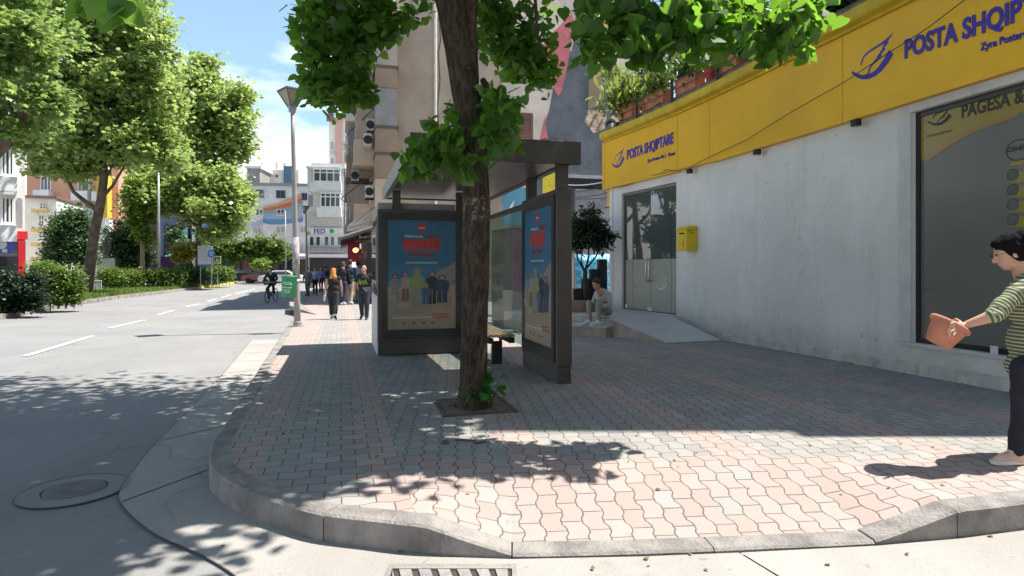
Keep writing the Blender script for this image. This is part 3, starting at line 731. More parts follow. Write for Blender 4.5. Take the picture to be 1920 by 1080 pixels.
# floodlights under the band, cables
for k, (px, py, dsc) in enumerate(((1291, 311, 'small black floodlight under the yellow band, nearest the glass door'), (1417, 275, 'small black floodlight under the yellow band, middle one above the blank wall'), (1602, 222, 'small black floodlight under the yellow band, nearest the shop window'))):
    s, z = sz(px, py, .05); o = SP(s, .0, 3.60); d = (SP(s + .1) - SP(s - .1)).normalized(); nn = Vector((-d.y, d.x, 0))
    t = thing('floodlight', dsc, 'floodlight', tuple(o), 'floodlights under the sign band')
    mb = MB(); mb.fbox(o, d, nn, -.055, .055, -.03, .075, 3.50, 3.60); mb.build('lamp_housing', M['black'], t, bevel=.008)
    mb = MB(); mb.fbox(o, d, nn, -.042, .042, -.02, .065, 3.494, 3.499); mb.build('lens', solid('lamp_lens', (.2, .2, .2), .2), t)
def cable(name, pts, r, label, mat=None):
    q = []
    for a, b in zip(pts, pts[1:]):
        for i in range(6): q.append(a.lerp(b, i / 6))
    q.append(pts[-1]); mb = MB(); mb.tube(q, r, 5); o = mb.build(name, mat or M['black'], None, True); return tag(o, label, 'cable')
cable('cable', [wp(1222, 329, .03), wp(1292, 314, .05), wp(1330, 294, .06), wp(1400, 262, .08), wp(1480, 212, .10), wp(1581, 155, .10), wp(1660, 103, .10), wp(1740, 52, .10), wp(1815, -5, .1)], .0065, 'thin black cable running diagonally up across the yellow sign band')
cable('cable', [wp(1150, 352, .02), wp(1175, 347, -.05), wp(1222, 330, -.04), wp(1250, 318, .01), wp(1268, 321, .0)], .009, 'grey looping cable tucked under the band above the glass door', solid('grey_cable', (.12, .11, .10)))
# letter box
s0 = s_of(1298, BO); o = SP(s0, BO, 0); d = (SP(s0 + .1) - SP(s0 - .1)).normalized(); nn = Vector((-d.y, d.x, 0))
zc = sz(1298, 448, BO)[1]
lb = thing('letter_box', 'yellow metal letter box hung on the white wall beside the door', 'letter box', (o.x, o.y, zc - .28))
mb = MB(); prof = [(.0, -.27), (.27, -.27), (.28, -.25), (.28, .20), (.25, .26), (.18, .285), (.0, .285)]
a = [o + d * -.20 + nn * x + Vector((0, 0, zc + z)) for x, z in prof]
mb.prism(a, d * .40); mb.build('box_body', solid('letter_box_yellow', (.70, .50, .02), .4, .08, 3), lb, bevel=.012)
mb = MB(); mb.fbox(o, d, nn, -.225, .225, .0, .30, zc + .20, zc + .225); mb.build('lid_edge', M['cornice'], lb)
mb = MB(); mb.fbox(o, d, nn, -.12, .08, .281, .286, zc + .10, zc + .135); mb.build('slot', M['black'], lb)
mb = MB(); mb.fbox(o, d, nn, -.10, .12, .281, .285, zc - .12, zc - .115); mb.fbox(o, d, nn, -.10, -.095, .281, .285, zc - .2, zc - .0); mb.build('door_seam', M['black'], lb)
def lbm(x, y): return o + nn * (.05 + .19 * x / 100) + d * -.2125 + Vector((0, 0, zc + .10 + .11 * y / 100))
mb = MB()
ar = [(8, 60), (20, 40), (36, 30), (55, 28), (75, 40), (95, 70)]; ar2 = [(12, 52), (22, 34), (36, 22), (58, 18), (80, 32), (99, 66)]
for i in range(5): mb.sheet([lbm(*q) for q in (ar2[i], ar2[i + 1], ar[i + 1], ar[i])])
mb.sheet([lbm(*q) for q in ((30, 70), (70, 78), (95, 74), (66, 70))])
mb.build('horn_mark', M['black'], lb)
# marble landing, ramp and step
mt = thing('entrance_ramp', 'pale marble landing with a ramp sloping down in front of the glass door', 'ramp', (3, 13.6, gz(13.6)))
q = lambda x, y, z: Vector((x, y, z))
A_, B_, C_, D_ = q(2.12, 13.45, .28), q(3.66, 14.05, .28), q(4.22, 12.35, gz(12.3) + .03), q(2.98, 11.85, gz(11.9) + .03)
mb = MB(); mb.sheet([A_, D_, C_, B_])
mb.build('ramp_top', M['marble'], mt)
mb = MB()
def skirt(pts, zb_=-.35):
    for a, b in zip(pts, pts[1:]): mb.sheet([a, b, q(b.x, b.y, zb_), q(a.x, a.y, zb_)])
off = Vector((0, 0, -.004))
skirt([B_ + off, C_ + off]); skirt([D_ + off, A_ + off]); skirt([C_ + off, D_ + off]); mb.build('ramp_side', M['marble_side'], mt)
land = [A_, B_ + q(.0, 0, 0), q(3.1, 15.8, .28), q(2.5, 17.3, .28), q(.2, 17.2, .28), q(-.2, 15.4, .28), q(1.35, 14.35, .28)]
mb = MB(); mb.sheet(land); mb.build('landing_top', M['marble'], mt)
mb = MB(); skirt([p + off for p in (land[4:] + [A_])]); mb.build('landing_side', M['marble_side'], mt)
mb = MB(); st = [q(1.05, 13.98, 0), q(1.30, 13.55, 0), q(2.04, 13.2, 0), q(2.19, 13.36, 0), q(1.45, 14.3, 0), q(1.1, 14.5, 0)]
mb.prism([p + q(0, 0, .10) for p in st], q(0, 0, .035)); mb.build('step_tread', M['marble'], mt)
mb = MB(); cx_, cy_ = 1.6, 13.9
mb.prism([q(cx_ + (p.x - cx_) * .96, cy_ + (p.y - cy_) * .96, -.25) for p in st], q(0, 0, .349)); mb.build('step_riser', M['marble_side'], mt)
# ------------------------------------------------------------------ leaves
def leaf_template(kind):
    if kind == 'heart':
        xs = [.0, .30, .46, .50, .36, .16, .0]; ys = [.06, -.02, .12, .34, .66, .88, 1.08]
        z = lambda x, y: -.22 * x + .10 * math.sin(y * 3.0)
        L_ = [(x, y, z(x, y)) for x, y in zip(xs, ys)]; Rr = [(-x, y, z(x, y)) for x, y in zip(xs, ys)]
        v = L_ + Rr[1:-1]; return np.array(v), [list(range(7)), [0] + [6] + list(range(11, 6, -1))]
    if kind == 'plane':
        v = [(0, 0, 0), (.42, .18, -.08), (.28, .45, 0), (.5, .72, -.12), (0, 1, .02), (-.5, .72, -.12), (-.28, .45, 0), (-.42, .18, -.08)]
        return np.array(v), [[0, 1, 2, 3, 4], [0, 4, 5, 6, 7]]
    if kind == 'blade':
        v = [(-.05, 0, 0), (.05, 0, 0), (.04, .55, .06), (0, 1, .25), (-.04, .55, .06)]; return np.array(v), [[0, 1, 2, 3, 4]]
    if kind == 'long':
        v = [(0, 0, 0), (.14, .3, -.03), (.12, .7, -.05), (0, 1, -.16), (-.12, .7, -.05), (-.14, .3, -.03)]; return np.array(v), [[0, 1, 2, 3], [0, 3, 4, 5]]
    v = [(0, 0, 0), (.38, .45, -.08), (0, 1, 0), (-.38, .45, -.08)]; return np.array(v), [[0, 1, 2, 3]]
def leaf_arrays(pts, size, kind, up=.55, droop=.0, heading=None, rng=RNG):
    pts = np.asarray(pts, float); n = len(pts); T, faces = leaf_template(kind); k = len(T)
    nor = rng.normal(size=(n, 3)); nor[:, 2] = np.abs(nor[:, 2]) + up * 2; nor /= np.linalg.norm(nor, axis=1, keepdims=True)
    d = rng.normal(size=(n, 3)) if heading is None else heading + rng.normal(size=(n, 3)) * .35
    d[:, 2] -= droop * 1.5
    d -= nor * (d * nor).sum(1, keepdims=True) * (1 - droop * .8); d /= np.linalg.norm(d, axis=1, keepdims=True)
    x = np.cross(d, nor); x /= np.linalg.norm(x, axis=1, keepdims=True); nn = np.cross(x, d)
    sz_ = np.asarray(size) * np.ones(n)
    v = pts[:, None, :] + (x[:, None, :] * T[None, :, 0, None] + d[:, None, :] * T[None, :, 1, None] + nn[:, None, :] * T[None, :, 2, None]) * sz_[:, None, None]
    return v.reshape(-1, 3), faces, k
def leaf_object(name, pts, size, kind, mat, parent, **kw):
    v, faces, k = leaf_arrays(pts, size, kind, **kw); n = len(pts); m = len(faces[0])
    fi = np.concatenate([np.array(f) for f in faces]); nf = len(faces)
    loops = (np.arange(n)[:, None] * k + fi[None, :]).reshape(-1)
    og = ORG.get(parent.name, Vector((0, 0, 0))) if parent else Vector((0, 0, 0))
    me = bpy.data.meshes.new(name); me.vertices.add(len(v)); me.vertices.foreach_set('co', (v - np.array(og)).astype(np.float32).ravel())
    me.loops.add(len(loops)); me.loops.foreach_set('vertex_index', loops.astype(np.int32))
    me.polygons.add(n * nf); me.polygons.foreach_set('loop_start', (np.arange(n * nf) * m).astype(np.int32))
    me.materials.append(mat); me.update(calc_edges=True)
    o = bpy.data.objects.new(name, me); COL.objects.link(o)
    if parent: o.parent = parent
    return o
def clumps(blobs, n, sig, rng=RNG, per=40, ok=None, soft=0.0, hier=0):
    """leaf points gathered in clumps spread through ellipsoids (centre, radii, weight)"""
    W = np.array([b[2] for b in blobs], float); W /= W.sum(); out = []
    nc = max(1, n // per)
    for b, wgt in zip(blobs, W):
        m = max(1, int(round(nc * wgt))); c = rng.normal(size=(m, 3)); c /= np.linalg.norm(c, axis=1, keepdims=True)
        c *= (rng.random((m, 1)) ** .42) * (1 + .16 * rng.normal(size=(m, 1))); c = c * np.array(b[1]) + np.array(b[0])
        if hier:      # boughs: gather the clumps round fewer centres, so that gaps open between them
            kk_ = max(4, int(m / hier)); cen = c[:kk_]; c = cen[rng.integers(0, kk_, m)] + rng.normal(size=(m, 3)) * np.array(b[1]) * .15
        c = c * 1.0
        if ok is not None: c = np.array([q for q in c if ok(q + rng.normal(size=3) * soft)]).reshape(-1, 3)
        if len(c) == 0: continue
        s = sig * (.6 + .8 * rng.random(len(c)))
        per_ = per
        p = c[:, None, :] + rng.normal(size=(len(c), per, 3)) * s[:, None, None] * np.array([1, 1, .6])
        out.append(p.reshape(-1, 3))
    return np.concatenate(out)
LF = {}
LF['linden'] = leafmat('linden_leaf', (.036, .10, .020), (.075, .175, .032), .46, (.30, .60, .05))
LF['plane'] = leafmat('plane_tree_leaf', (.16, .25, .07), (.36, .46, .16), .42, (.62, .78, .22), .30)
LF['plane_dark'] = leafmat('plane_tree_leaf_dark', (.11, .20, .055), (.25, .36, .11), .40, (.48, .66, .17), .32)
LF['young'] = leafmat('young_leaf', (.11, .19, .03), (.2, .31, .06), .4, (.42, .56, .09), .4)
LF['ever'] = leafmat('evergreen_leaf', (.035, .085, .04), (.08, .15, .07), .2, None, .5)
LF['hedge'] = leafmat('hedge_leaf', (.07, .13, .03), (.15, .23, .05), .28, None, .5)
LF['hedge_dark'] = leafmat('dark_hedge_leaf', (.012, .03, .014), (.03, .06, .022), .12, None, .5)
LF['grass'] = leafmat('grass_blade', (.09, .15, .03), (.20, .27, .07), .3, None, .6)
LF['ivy'] = leafmat('terrace_leaf', (.022, .06, .015), (.06, .12, .03), .3, (.2, .36, .04))
LF['lily'] = leafmat('strap_leaf', (.10, .16, .03), (.20, .28, .06), .35, (.4, .5, .08))
LF['golden'] = leafmat('golden_leaf', (.24, .24, .04), (.38, .36, .08), .3, (.6, .55, .1))

# ------------------------------------------------------------------ street lime tree in the pavement
TY = 6.15
lime = thing('lime_tree', 'large dark-trunked lime tree growing through the pavement in front of the bus shelter', 'tree', tuple(G(887, 765)))
tr = [(887, 768, .168), (887, 755, .152), (888, 720, .139), (889, 640, .133), (890, 560, .131), (892, 450, .134), (893, 380, .138), (890, 320, .134), (884, 250, .146), (874, 180, .142), (862, 100, .140), (850, 30, .146), (838, -40, .15), (815, -160, .14), (790, -330, .12), (770, -520, .09), (760, -720, .05)]
mb = MB()
pth = [P(x, y, TY) for x, y, r in tr]; rr = [r for *_, r in tr]
pp, rs = [], []
for i in range(len(pth) - 1):
    for k in range(5): pp.append(pth[i].lerp(pth[i + 1], k / 5)); rs.append(rr[i] + (rr[i + 1] - rr[i]) * k / 5)
mb.tube(pp, rs, 22, True, jit=.13)
f0 = P(880, 215, TY - .03); fork = [f0 + Vector((0, 0, -.05)), P(884, 150, TY), P(880, 60, TY + .02), P(884, -60, TY + .05), P(930, -250, TY + .1), P(1010, -480, TY + .2), P(1060, -700, TY)]
mb.tube([fork[0].lerp(fork[1], k / 4) for k in range(4)] + fork[1:], [.04, .062, .07, .074, .078, .078, .08, .085, .07, .04], 14, True, jit=.12)
for p0, r0 in ((P(908, 250, TY - .02), .055), (P(905, 168, TY), .04)):   # burls
    mb.tube([p0 + Vector((0, 0, -.1)), p0 + Vector((.03, -.02, -.03)), p0 + Vector((.03, -.02, .04)), p0 + Vector((0, 0, .1))], [.03, r0, r0, .03], 10, jit=.2)
def bark():
    t = NT('lime_bark'); p = t.pos(); mpn = t.n('ShaderNodeMapping'); t.put(mpn.inputs['Vector'], p); mpn.inputs['Scale'].default_value = (1, 1, .28)
    n1 = t.noise(mpn.outputs[0], 26, 8, .68); c = t.mix(t.ramp(n1, .3, .7), (.020, .015, .011), (.095, .072, .052))
    c = t.mix(t.m('MULTIPLY', t.ramp(t.noise(p, 2.2, 4), .45, .7), .4), c, (.075, .07, .05))
    s = t.n('ShaderNodeSeparateXYZ'); t.put(s.inputs[0], p); z = s.outputs[2]
    band = t.m('MULTIPLY', t.ramp(z, 1.86, 1.90), t.m('SUBTRACT', 1.0, t.ramp(z, 2.06, 2.16)))
    pat = t.ramp(t.noise(p, 19, 7, .75), .50, .60); c = t.mix(t.m('MULTIPLY', t.m('MULTIPLY', band, pat), .85), c, (.26, .23, .19))
    spots = t.m('MULTIPLY', t.ramp(t.noise(p, 9, 2, .5), .705, .73), t.ramp(z, 2.2, 2.6)); c = t.mix(t.m('MULTIPLY', spots, .7), c, (.35, .34, .32))
    t.put(t.bsdf.inputs['Base Color'], c); t.bsdf.inputs['Roughness'].default_value = .95; t.bsdf.inputs['Specular IOR Level'].default_value = .2
    t.bump(t.m('ADD', n1, t.m('MULTIPLY', t.noise(mpn.outputs[0], 9, 4, .6), 1.2)), 1.0, .03); return t.mat
M['bark'] = bark()
mb.build('trunk', M['bark'], lime, True)
limbs = MB()
def limb(pts, r0, r1, n=8):
    pts = [Vector(p) for p in pts]; q = []
    for i in range(len(pts) - 1):
        p0, p1, p2, p3 = pts[max(i - 1, 0)], pts[i], pts[i + 1], pts[min(i + 2, len(pts) - 1)]
        for k in range(5):
            t = k / 5; q.append(.5 * ((2 * p1) + (p2 - p0) * t + (2 * p0 - 5 * p1 + 4 * p2 - p3) * t * t + (3 * p1 - p0 - 3 * p2 + p3) * t ** 3))
    q.append(pts[-1]); m = len(q); limbs.tube(q, [r0 + (r1 - r0) * i / (m - 1) for i in range(m)], n)
    return q
limb([P(845, 0, TY), P(790, -60, TY + .1), P(720, -40, TY + .1), P(660, 40, TY + .15), P(610, 110, TY + .2)], .05, .008)
limb([P(720, -40, TY + .1), P(650, -20, TY), P(580, 60, TY)], .02, .006)
limb([P(884, -60, TY), P(960, -150, TY + .3), P(1000, -30, TY + .4), P(1010, 80, TY + .5), P(1040, 130, TY + .5)], .035, .006)
limb([(-.4, 6.1, 4.6), (.5, 5.6, 4.6), (1.3, 5.2, 4.0), (2.1, 4.9, 3.4)], .045, .010)
limb([(1.0, 5.3, 4.25), (.9, 5.1, 3.8), (.75, 5.0, 3.2)], .02, .006)
limb([(-.5, 6.0, 4.8), (-1.2, 4.4, 4.4), (-1.6, 3.0, 3.3), (-1.62, 2.6, 2.55)], .035, .006)
limb([P(845, -40, TY), (-2.2, 5.2, 5.6), (-3.6, 4.6, 6.2)], .06, .015); limb([P(884, -60, TY), (1.2, 5.6, 6.0), (2.6, 5.4, 6.6)], .06, .015)
limb([P(815, -160, TY), (-1.6, 7.4, 5.9), (-2.6, 8.3, 6.6)], .06, .015); limb([P(880, -200, TY), (.2, 4.2, 6.4), (.4, 3.2, 6.8)], .06, .015)
limb([P(893, 235, TY), P(925, 225, TY - .15), P(945, 240, TY - .2)], .012, .004); limb([P(889, 285, TY - .05), P(850, 262, TY - .25), P(790, 290, TY - .25)], .014, .004)
limb([P(850, 262, TY - .25), P(838, 215, TY - .2), P(845, 185, TY - .2)], .008, .003)
limbs.build('branch', M['twig'], lime, True)
def vis(q): return (CX + F * q[0] / q[1], HY - F * (q[2] - H) / q[1])
crown = [((-1.0, 6.7, 6.7), (3.3, 3.0, 2.3), 12), ((-1.2, 6.2, 5.4), (2.8, 2.6, 1.0), 6), ((.9, 6.0, 6.6), (1.5, 1.9, 1.6), 2.0), ((-2.8, 5.0, 6.0), (2.2, 2.2, 1.3), 5), ((-3.6, 7.0, 6.6), (2.2, 2.6, 1.2), 4), ((-2.0, 4.6, 5.6), (1.5, 1.1, .9), 2.2), ((-.1, 3.9, 5.1), (.8, .85, .5), 1.3), ((-2.0, 3.4, 5.4), (1.5, .8, .6), 1.8), ((-.9, 4.6, 5.6), (.9, .8, .6), 1.0), ((1.5, 5.2, 4.7), (.8, .4, .3), .55), ((1.9, 7.0, 5.4), (1.0, .8, .5), 1.3), ((.9, 5.1, 5.4), (.95, .9, .55), 2.4), ((1.9, 6.0, 5.7), (.8, .8, .5), 1.4), ((.1, 4.7, 5.3), (.9, .8, .5), 1.6)]
def crown_ok(c):
    if c[1] < .5: return True
    x, y = vis(c)
    if 0 < y + 60:      # keep the sky and the street clear below the crown
        m = 115 * 5 / c[1]
        if x < 600: return y < -m
        if 700 < x < 850: return y < 25
        if x < 720: return y < 90
        if x < 1060: return y < 95
        return y < 10
    return True
pts = clumps(crown, 30000, .24, per=20, ok=crown_ok)
vx = CX + F * pts[:, 0] / np.maximum(pts[:, 1], .3); vy = HY - F * (pts[:, 2] - H) / np.maximum(pts[:, 1], .3); pts = pts[~((vx < 545) & (vy > -60))]
leaf_object('crown', pts, .075 + .075 * RNG.random(len(pts)), 'heart', LF['linden'], lime, up=.45, droop=.25)
def pxblob(lst, dens, sig, per, Y, size, name='foliage', droop=.55, up=.2, mat='linden', parent=None):
    out = []
    for x, y, rx, ry, wgt in lst:
        m = int(wgt * dens)
        for _ in range(m):
            a = random.uniform(0, 6.28); r = math.sqrt(random.random()); yy = Y + random.uniform(-.35, .35)
            c = P(x + rx * r * math.cos(a), y + ry * r * math.sin(a), yy)
            out.append(np.array(c)[None, :] + RNG.normal(size=(per, 3)) * sig)
    p = np.concatenate(out); return leaf_object(name, p, size[0] + (size[1] - size[0]) * RNG.random(len(p)), 'heart', LF[mat], parent or lime, up=up, droop=droop)
pxblob([(610, 30, 48, 40, 3), (680, 20, 45, 40, 2.5), (640, 90, 62, 45, 4.2), (600, 130, 36, 45, 2.6), (660, 160, 34, 30, 1.8), (625, 185, 32, 18, 1.1), (575, 60, 24, 40, 1.3), (710, 55, 34, 18, 1.4), (745, 45, 22, 14, .8), (590, 168, 18, 24, .6), (690, 178, 10, 10, .35)], 12, .055, 7, TY + .25, (.06, .135))
pxblob([(920, 40, 45, 50, 3.2), (975, 60, 50, 60, 4), (1000, 120, 42, 28, 2), (960, 110, 30, 18, .9), (1005, 150, 22, 10, .6)], 13, .06, 7, TY + .9, (.06, .135))
pxblob([(1130, 70, 32, 26, 1.6), (1190, 40, 60, 40, 3.6), (1270, 40, 60, 42, 3.8), (1350, 35, 60, 36, 3.6), (1430, 45, 60, 40, 3.8), (1490, 40, 42, 40, 2.2), (1470, 92, 38, 16, 1.1), (1215, 95, 40, 16, 1), (1330, 85, 50, 16, 1), (1520, 20, 24, 20, .8), (1110, 95, 14, 12, .4), (1120, 15, 30, 18, .9)], 8, .06, 6, 5.0, (.07, .155), up=.05)
# side shoots from the trunk
pxblob([(925, 190, 22, 22, 1.1), (915, 240, 24, 30, 1.2), (955, 190, 18, 14, .55), (935, 225, 28, 18, .8), (960, 262, 16, 12, .4), (845, 262, 34, 14, 1.3), (790, 285, 38, 18, 1.9), (775, 312, 20, 12, .6), (850, 300, 36, 14, 1.0), (830, 245, 22, 14, .7), (872, 318, 12, 10, .35), (850, 195, 6, 14, .25), (965, 190, 12, 16, .3), (930, 280, 20, 8, .3)], 13, .035, 4, TY - .32, (.085, .14), 'side_shoot', .75, .05)
pxblob([(212, -6, 34, 12, 1)], 9, .03, 4, 2.55, (.09, .13), 'foliage', .8, .1)
# leafy weeds and grate at the foot
weed = thing('weed', 'broad-leaved green weed sprouting at the foot of the lime tree', 'plant', tuple(G(900, 775)))
mb = MB(); wl = []
for i in range(18):
    a = random.uniform(-2.7, -.2) if i < 20 else random.uniform(0, 6.28); r = random.uniform(.12, .30); hgt = random.uniform(.05, .30) * (1.2 - r * 2)
    b = G(896, 762) + Vector((math.cos(a) * .13, math.sin(a) * .1, 0)); e = G(896, 762) + Vector((math.cos(a) * r + .06, math.sin(a) * r * .7, hgt + .05))
    mb.tube([b, b.lerp(e, .5) + Vector((0, 0, .04)), e], .004, 4); wl.append(e)
mb.build('stem', solid('green_stem', (.06, .14, .03)), weed)
wl = [e for e in wl for _ in range(3)]
leaf_object('foliage', np.array([tuple(e) for e in wl]) + RNG.normal(size=(len(wl), 3)) * .025, .07 + .06 * RNG.random(len(wl)), 'heart', leafmat('weed_leaf', (.03, .12, .02), (.06, .2, .03), .4), weed, up=.6, droop=.3)
def grate():
    o = G(888, 762); t = thing('tree_grate', 'rusty slotted iron grate set in the paving around the trunk', 'tree grate', tuple(o)); z = o.z
    mb = MB(); e1, e2 = V, U; s = .37
    for a0, a1, b0, b1 in ((-s, s, -s, -s + .05), (-s, s, s - .05, s), (-s, -s + .05, -s + .05, s - .05), (s - .05, s, -s + .05, s - .05)): mb.fbox(o, e1, e2, a0, a1, b0, b1, z - .01, z + .014)
    mb.build('grate_frame', solid('rusty_iron', (.10, .075, .06), .8, .3, 12), t)
    mb = MB(); n = 15
    for i in range(n):
        b = -s + .07 + (2 * s - .14) * i / (n - 1)
        k = math.sqrt(max(.20 ** 2 - b * b, 0)) if abs(b) < .20 else 0
        if k: mb.fbox(o, e1, e2, -s + .05, -k, b - .016, b + .016, z - .006, z + .011); mb.fbox(o, e1, e2, k, s - .05, b - .016, b + .016, z - .006, z + .011)
        else: mb.fbox(o, e1, e2, -s + .05, s - .05, b - .016, b + .016, z - .006, z + .011)
    mb.build('slat', solid('rusty_slat', (.17, .13, .11), .8, .3, 12), t)
    mb = MB(); mb.fbox(o, e1, e2, -s + .05, s - .05, -s + .05, s - .05, z + .001, z + .004); mb.build('soil', M['black'], t)
grate()
# ------------------------------------------------------------------ bus shelter
SO = Vector((.545, 7.47, 0))
def S(a, b, z=0.0): p = SO + U * a + V * b; return Vector((p.x, p.y, z))
def sb(mb, a0, a1, b0, b1, z0, z1, mi=0): return mb.fbox(SO, U, V, a0, a1, b0, b1, z0, z1, mi)
sh = thing('bus_shelter', 'brown metal bus shelter with two poster panels, slab roof and slatted bench', 'bus shelter', tuple(S(2.4, -.8, gz(9.5))))
mb = MB(); sb(mb, -.12, -.02, -1.78, .27, 2.66, 2.93); sb(mb, -.02, 4.75, .17, .27, 2.70, 2.93); sb(mb, 4.75, 4.85, -1.78, .27, 2.70, 2.93)
mb.build('roof_beam', M['dark_metal'], sh, bevel=.006)
mb = MB(); sb(mb, -.02, 4.75, -1.78, -1.70, 2.69, 2.93); mb.build('side_fascia', M['grey_metal'], sh, bevel=.006)
def soffit():
    t = NT('soffit_boards'); p = t.pos(); s = t.n('ShaderNodeSeparateXYZ'); t.put(s.inputs[0], p)
    uc = t.m('ADD', t.m('MULTIPLY', s.outputs[0], U.x), t.m('MULTIPLY', s.outputs[1], U.y))
    vc = t.m('ADD', t.m('MULTIPLY', s.outputs[0], V.x), t.m('MULTIPLY', s.outputs[1], V.y))
    cx = t.n('ShaderNodeCombineXYZ'); t.put(cx.inputs[0], t.m('MULTIPLY', uc, 14.0)); t.put(cx.inputs[1], t.m('MULTIPLY', vc, 1.0))
    n = t.noise(cx.outputs[0], 1.0, 5, .6); c = t.mix(t.ramp(n, .3, .7), (.085, .07, .06), (.20, .17, .15))
    t.put(t.bsdf.inputs['Base Color'], c); t.bsdf.inputs['Roughness'].default_value = .32; t.bsdf.inputs['IOR'].default_value = 1.7; t.bump(n, .15, .01); return t.mat
mb = MB(); sb(mb, -.02, 4.75, -1.70, .17, 2.72, 2.80); mb.build('soffit', soffit(), sh)
mb = MB(); sb(mb, -.02, 4.75, -1.70, .17, 2.86, 2.90); mb.build('roof_sheet', M['grey_metal'], sh)
PH = 2.37
def poster_panel(o, e, nrm, W, z0, name_label, thick, posters):
    """o: front-left foot; e: along the panel; nrm: towards the viewer side; panel box grows away from nrm"""
    b = -nrm
    mb = MB(); fr = .0
    mb.fbox(o, e, b, 0, W, 0, thick, z0 + .22, PH); body = mb.build('poster_panel', M['dark_metal'], sh, bevel=.008); body['label'] = name_label
    mb = MB(); mb.fbox(o, e, b, .01, W - .01, .012, thick - .012, z0 + .012, z0 + .217); mb.build('foot', M['dark_metal'], body)
    mb = MB(); f0, f1, zz0, zz1 = .055, W - .055, z0 + .27, PH - .06; m_ = .10
    for a0, a1, y0, y1 in ((f0, f1, zz1 - .12, zz1), (f0, f1, zz0, zz0 + .16), (f0, f0 + m_, zz0 + .16, zz1 - .12), (f1 - m_, f1, zz0 + .16, zz1 - .12)): mb.fbox(o, e, nrm, a0, a1, .002, .018, y0, y1)
    mb.build('poster_frame', M['black_frame'], body)
    x0, x1, y0, y1 = f0 + m_, f1 - m_, zz0 + .16, zz1 - .12
    w_, h_ = x1 - x0, y1 - y0
    def T(u, v, k): return o + e * (x0 + w_ * u) + nrm * (.004 + .0006 * k) + Vector((0, 0, y0 + h_ * v))
    mb = MB(); C = {}
    mats = ['p_blue', 'p_blue2', 'p_sea', 'p_sand', 'p_sand2', 'p_red', 'p_dred', 'p_white', 'p_green', 'p_black', 'p_navy', 'p_grey', 'p_skin', 'p_hair', 'p_blond', 'p_brown', 'p_jean', 'p_pink', 'p_rock']
    cols = [(.035, .17, .30), (.05, .21, .34), (.12, .28, .37), (.42, .31, .20), (.50, .38, .26), (.62, .035, .025), (.30, .02, .02), (.55, .6, .62), (.30, .36, .10), (.02, .02, .025), (.03, .05, .13), (.30, .29, .27), (.45, .28, .2), (.05, .035, .03), (.42, .30, .13), (.20, .12, .07), (.08, .13, .25), (.48, .33, .33), (.33, .29, .24)]
    ml = [solid('print_' + n[2:], tuple(k * .95 for k in c), .45, .08, 5) for n, c in zip(mats, cols)]
    ix = {n: i for i, n in enumerate(mats)}
    def q(pts, k, m): mb.sheet([T(*p, k) for p in pts], ix[m])
    def rect(a, b, c, d, k, m): q([(a, b), (c, b), (c, d), (a, d)], k, m)
    def ell(cx, cy, rx, ry, k, m, n=14): q([(cx + rx * math.cos(6.283 * i / n), cy + ry * math.sin(6.283 * i / n)) for i in range(n)], k, m)
    rect(0, .58, 1, 1, 0, 'p_blue'); rect(0, .44, 1, .58, 0, 'p_blue2'); rect(0, .39, 1, .44, 0, 'p_sea'); rect(0, 0, 1, .39, 0, 'p_sand')
    q([(0, .39), (.2, .40), (.5, .38), (.7, .40), (.7, .34), (0, .34)], 1, 'p_sand2'); q([(.62, .40), (.74, .53), (.86, .57), (1, .62), (1, .34)], 1, 'p_rock')
    ell(.50, .935, .062, .036, 1, 'p_red'); q([(.44, .965), (.50, .985), (.56, .965), (.5, .95)], 2, 'p_red'); rect(.455, .928, .545, .940, 3, 'p_white')
    rr_ = random.Random(5)
    x = .25
    while x < .52: w2 = rr_.uniform(.012, .03); h2 = rr_.uniform(.012, .022); rect(x, .845, x + w2, .845 + h2, 1, 'p_white'); x += w2 + .008
    x = .56
    while x < .74: w2 = rr_.uniform(.014, .03); rect(x, .842, x + w2, .872, 1, 'p_dred'); x += w2 + .006
    x = .23                                    # heavy red headline, worn to unreadable blocks
    while x < .74:
        w2 = rr_.uniform(.07, .10); a = rr_.uniform(-.008, .008)
        q([(x, .728 + a), (x + w2 * .4, .72), (x + w2, .732 - a), (x + w2 * 1.02, .825 + a), (x + w2 * .5, .833), (x - .006, .822)], 1, 'p_red')
        if rr_.random() < .8: rect(x + w2 * .42, .745 + rr_.uniform(0, .03), x + w2 * .56, .80, 2, 'p_dred')
        x += w2 + .006
    x = .30
    while x < .68: w2 = rr_.uniform(.018, .04); rect(x, .670, x + w2, .70 + rr_.uniform(-.006, .01), 1, 'p_dred'); x += w2 + .005
    x = .26
    while x < .72: w2 = rr_.uniform(.012, .02); rect(x, .604, x + w2, .620, 1, 'p_white'); x += w2 + .008
    def fig(cx, base, top, w2, shirt, legs, hair, k, skin='p_skin'):
        hh = top - base
        rect(cx - w2 * .42, base, cx - w2 * .04, base + hh * .46, k, legs); rect(cx + w2 * .04, base, cx + w2 * .42, base + hh * .45, k, legs)
        q([(cx - w2 * .5, base + hh * .42), (cx + w2 * .5, base + hh * .42), (cx + w2 * .62, base + hh * .74), (cx + w2 * .25, base + hh * .82), (cx - w2 * .25, base + hh * .82), (cx - w2 * .62, base + hh * .74)], k + 1, shirt)
        ell(cx, base + hh * .91, w2 * .32, hh * .095, k + 2, hair); ell(cx, base + hh * .895, w2 * .22, hh * .07, k + 3, skin)
    fig(.11, .27, .51, .12, 'p_grey', 'p_grey', 'p_hair', 2); fig(.26, .26, .53, .12, 'p_pink', 'p_brown', 'p_brown', 2); fig(.43, .21, .56, .18, 'p_green', 'p_grey', 'p_blond', 3)
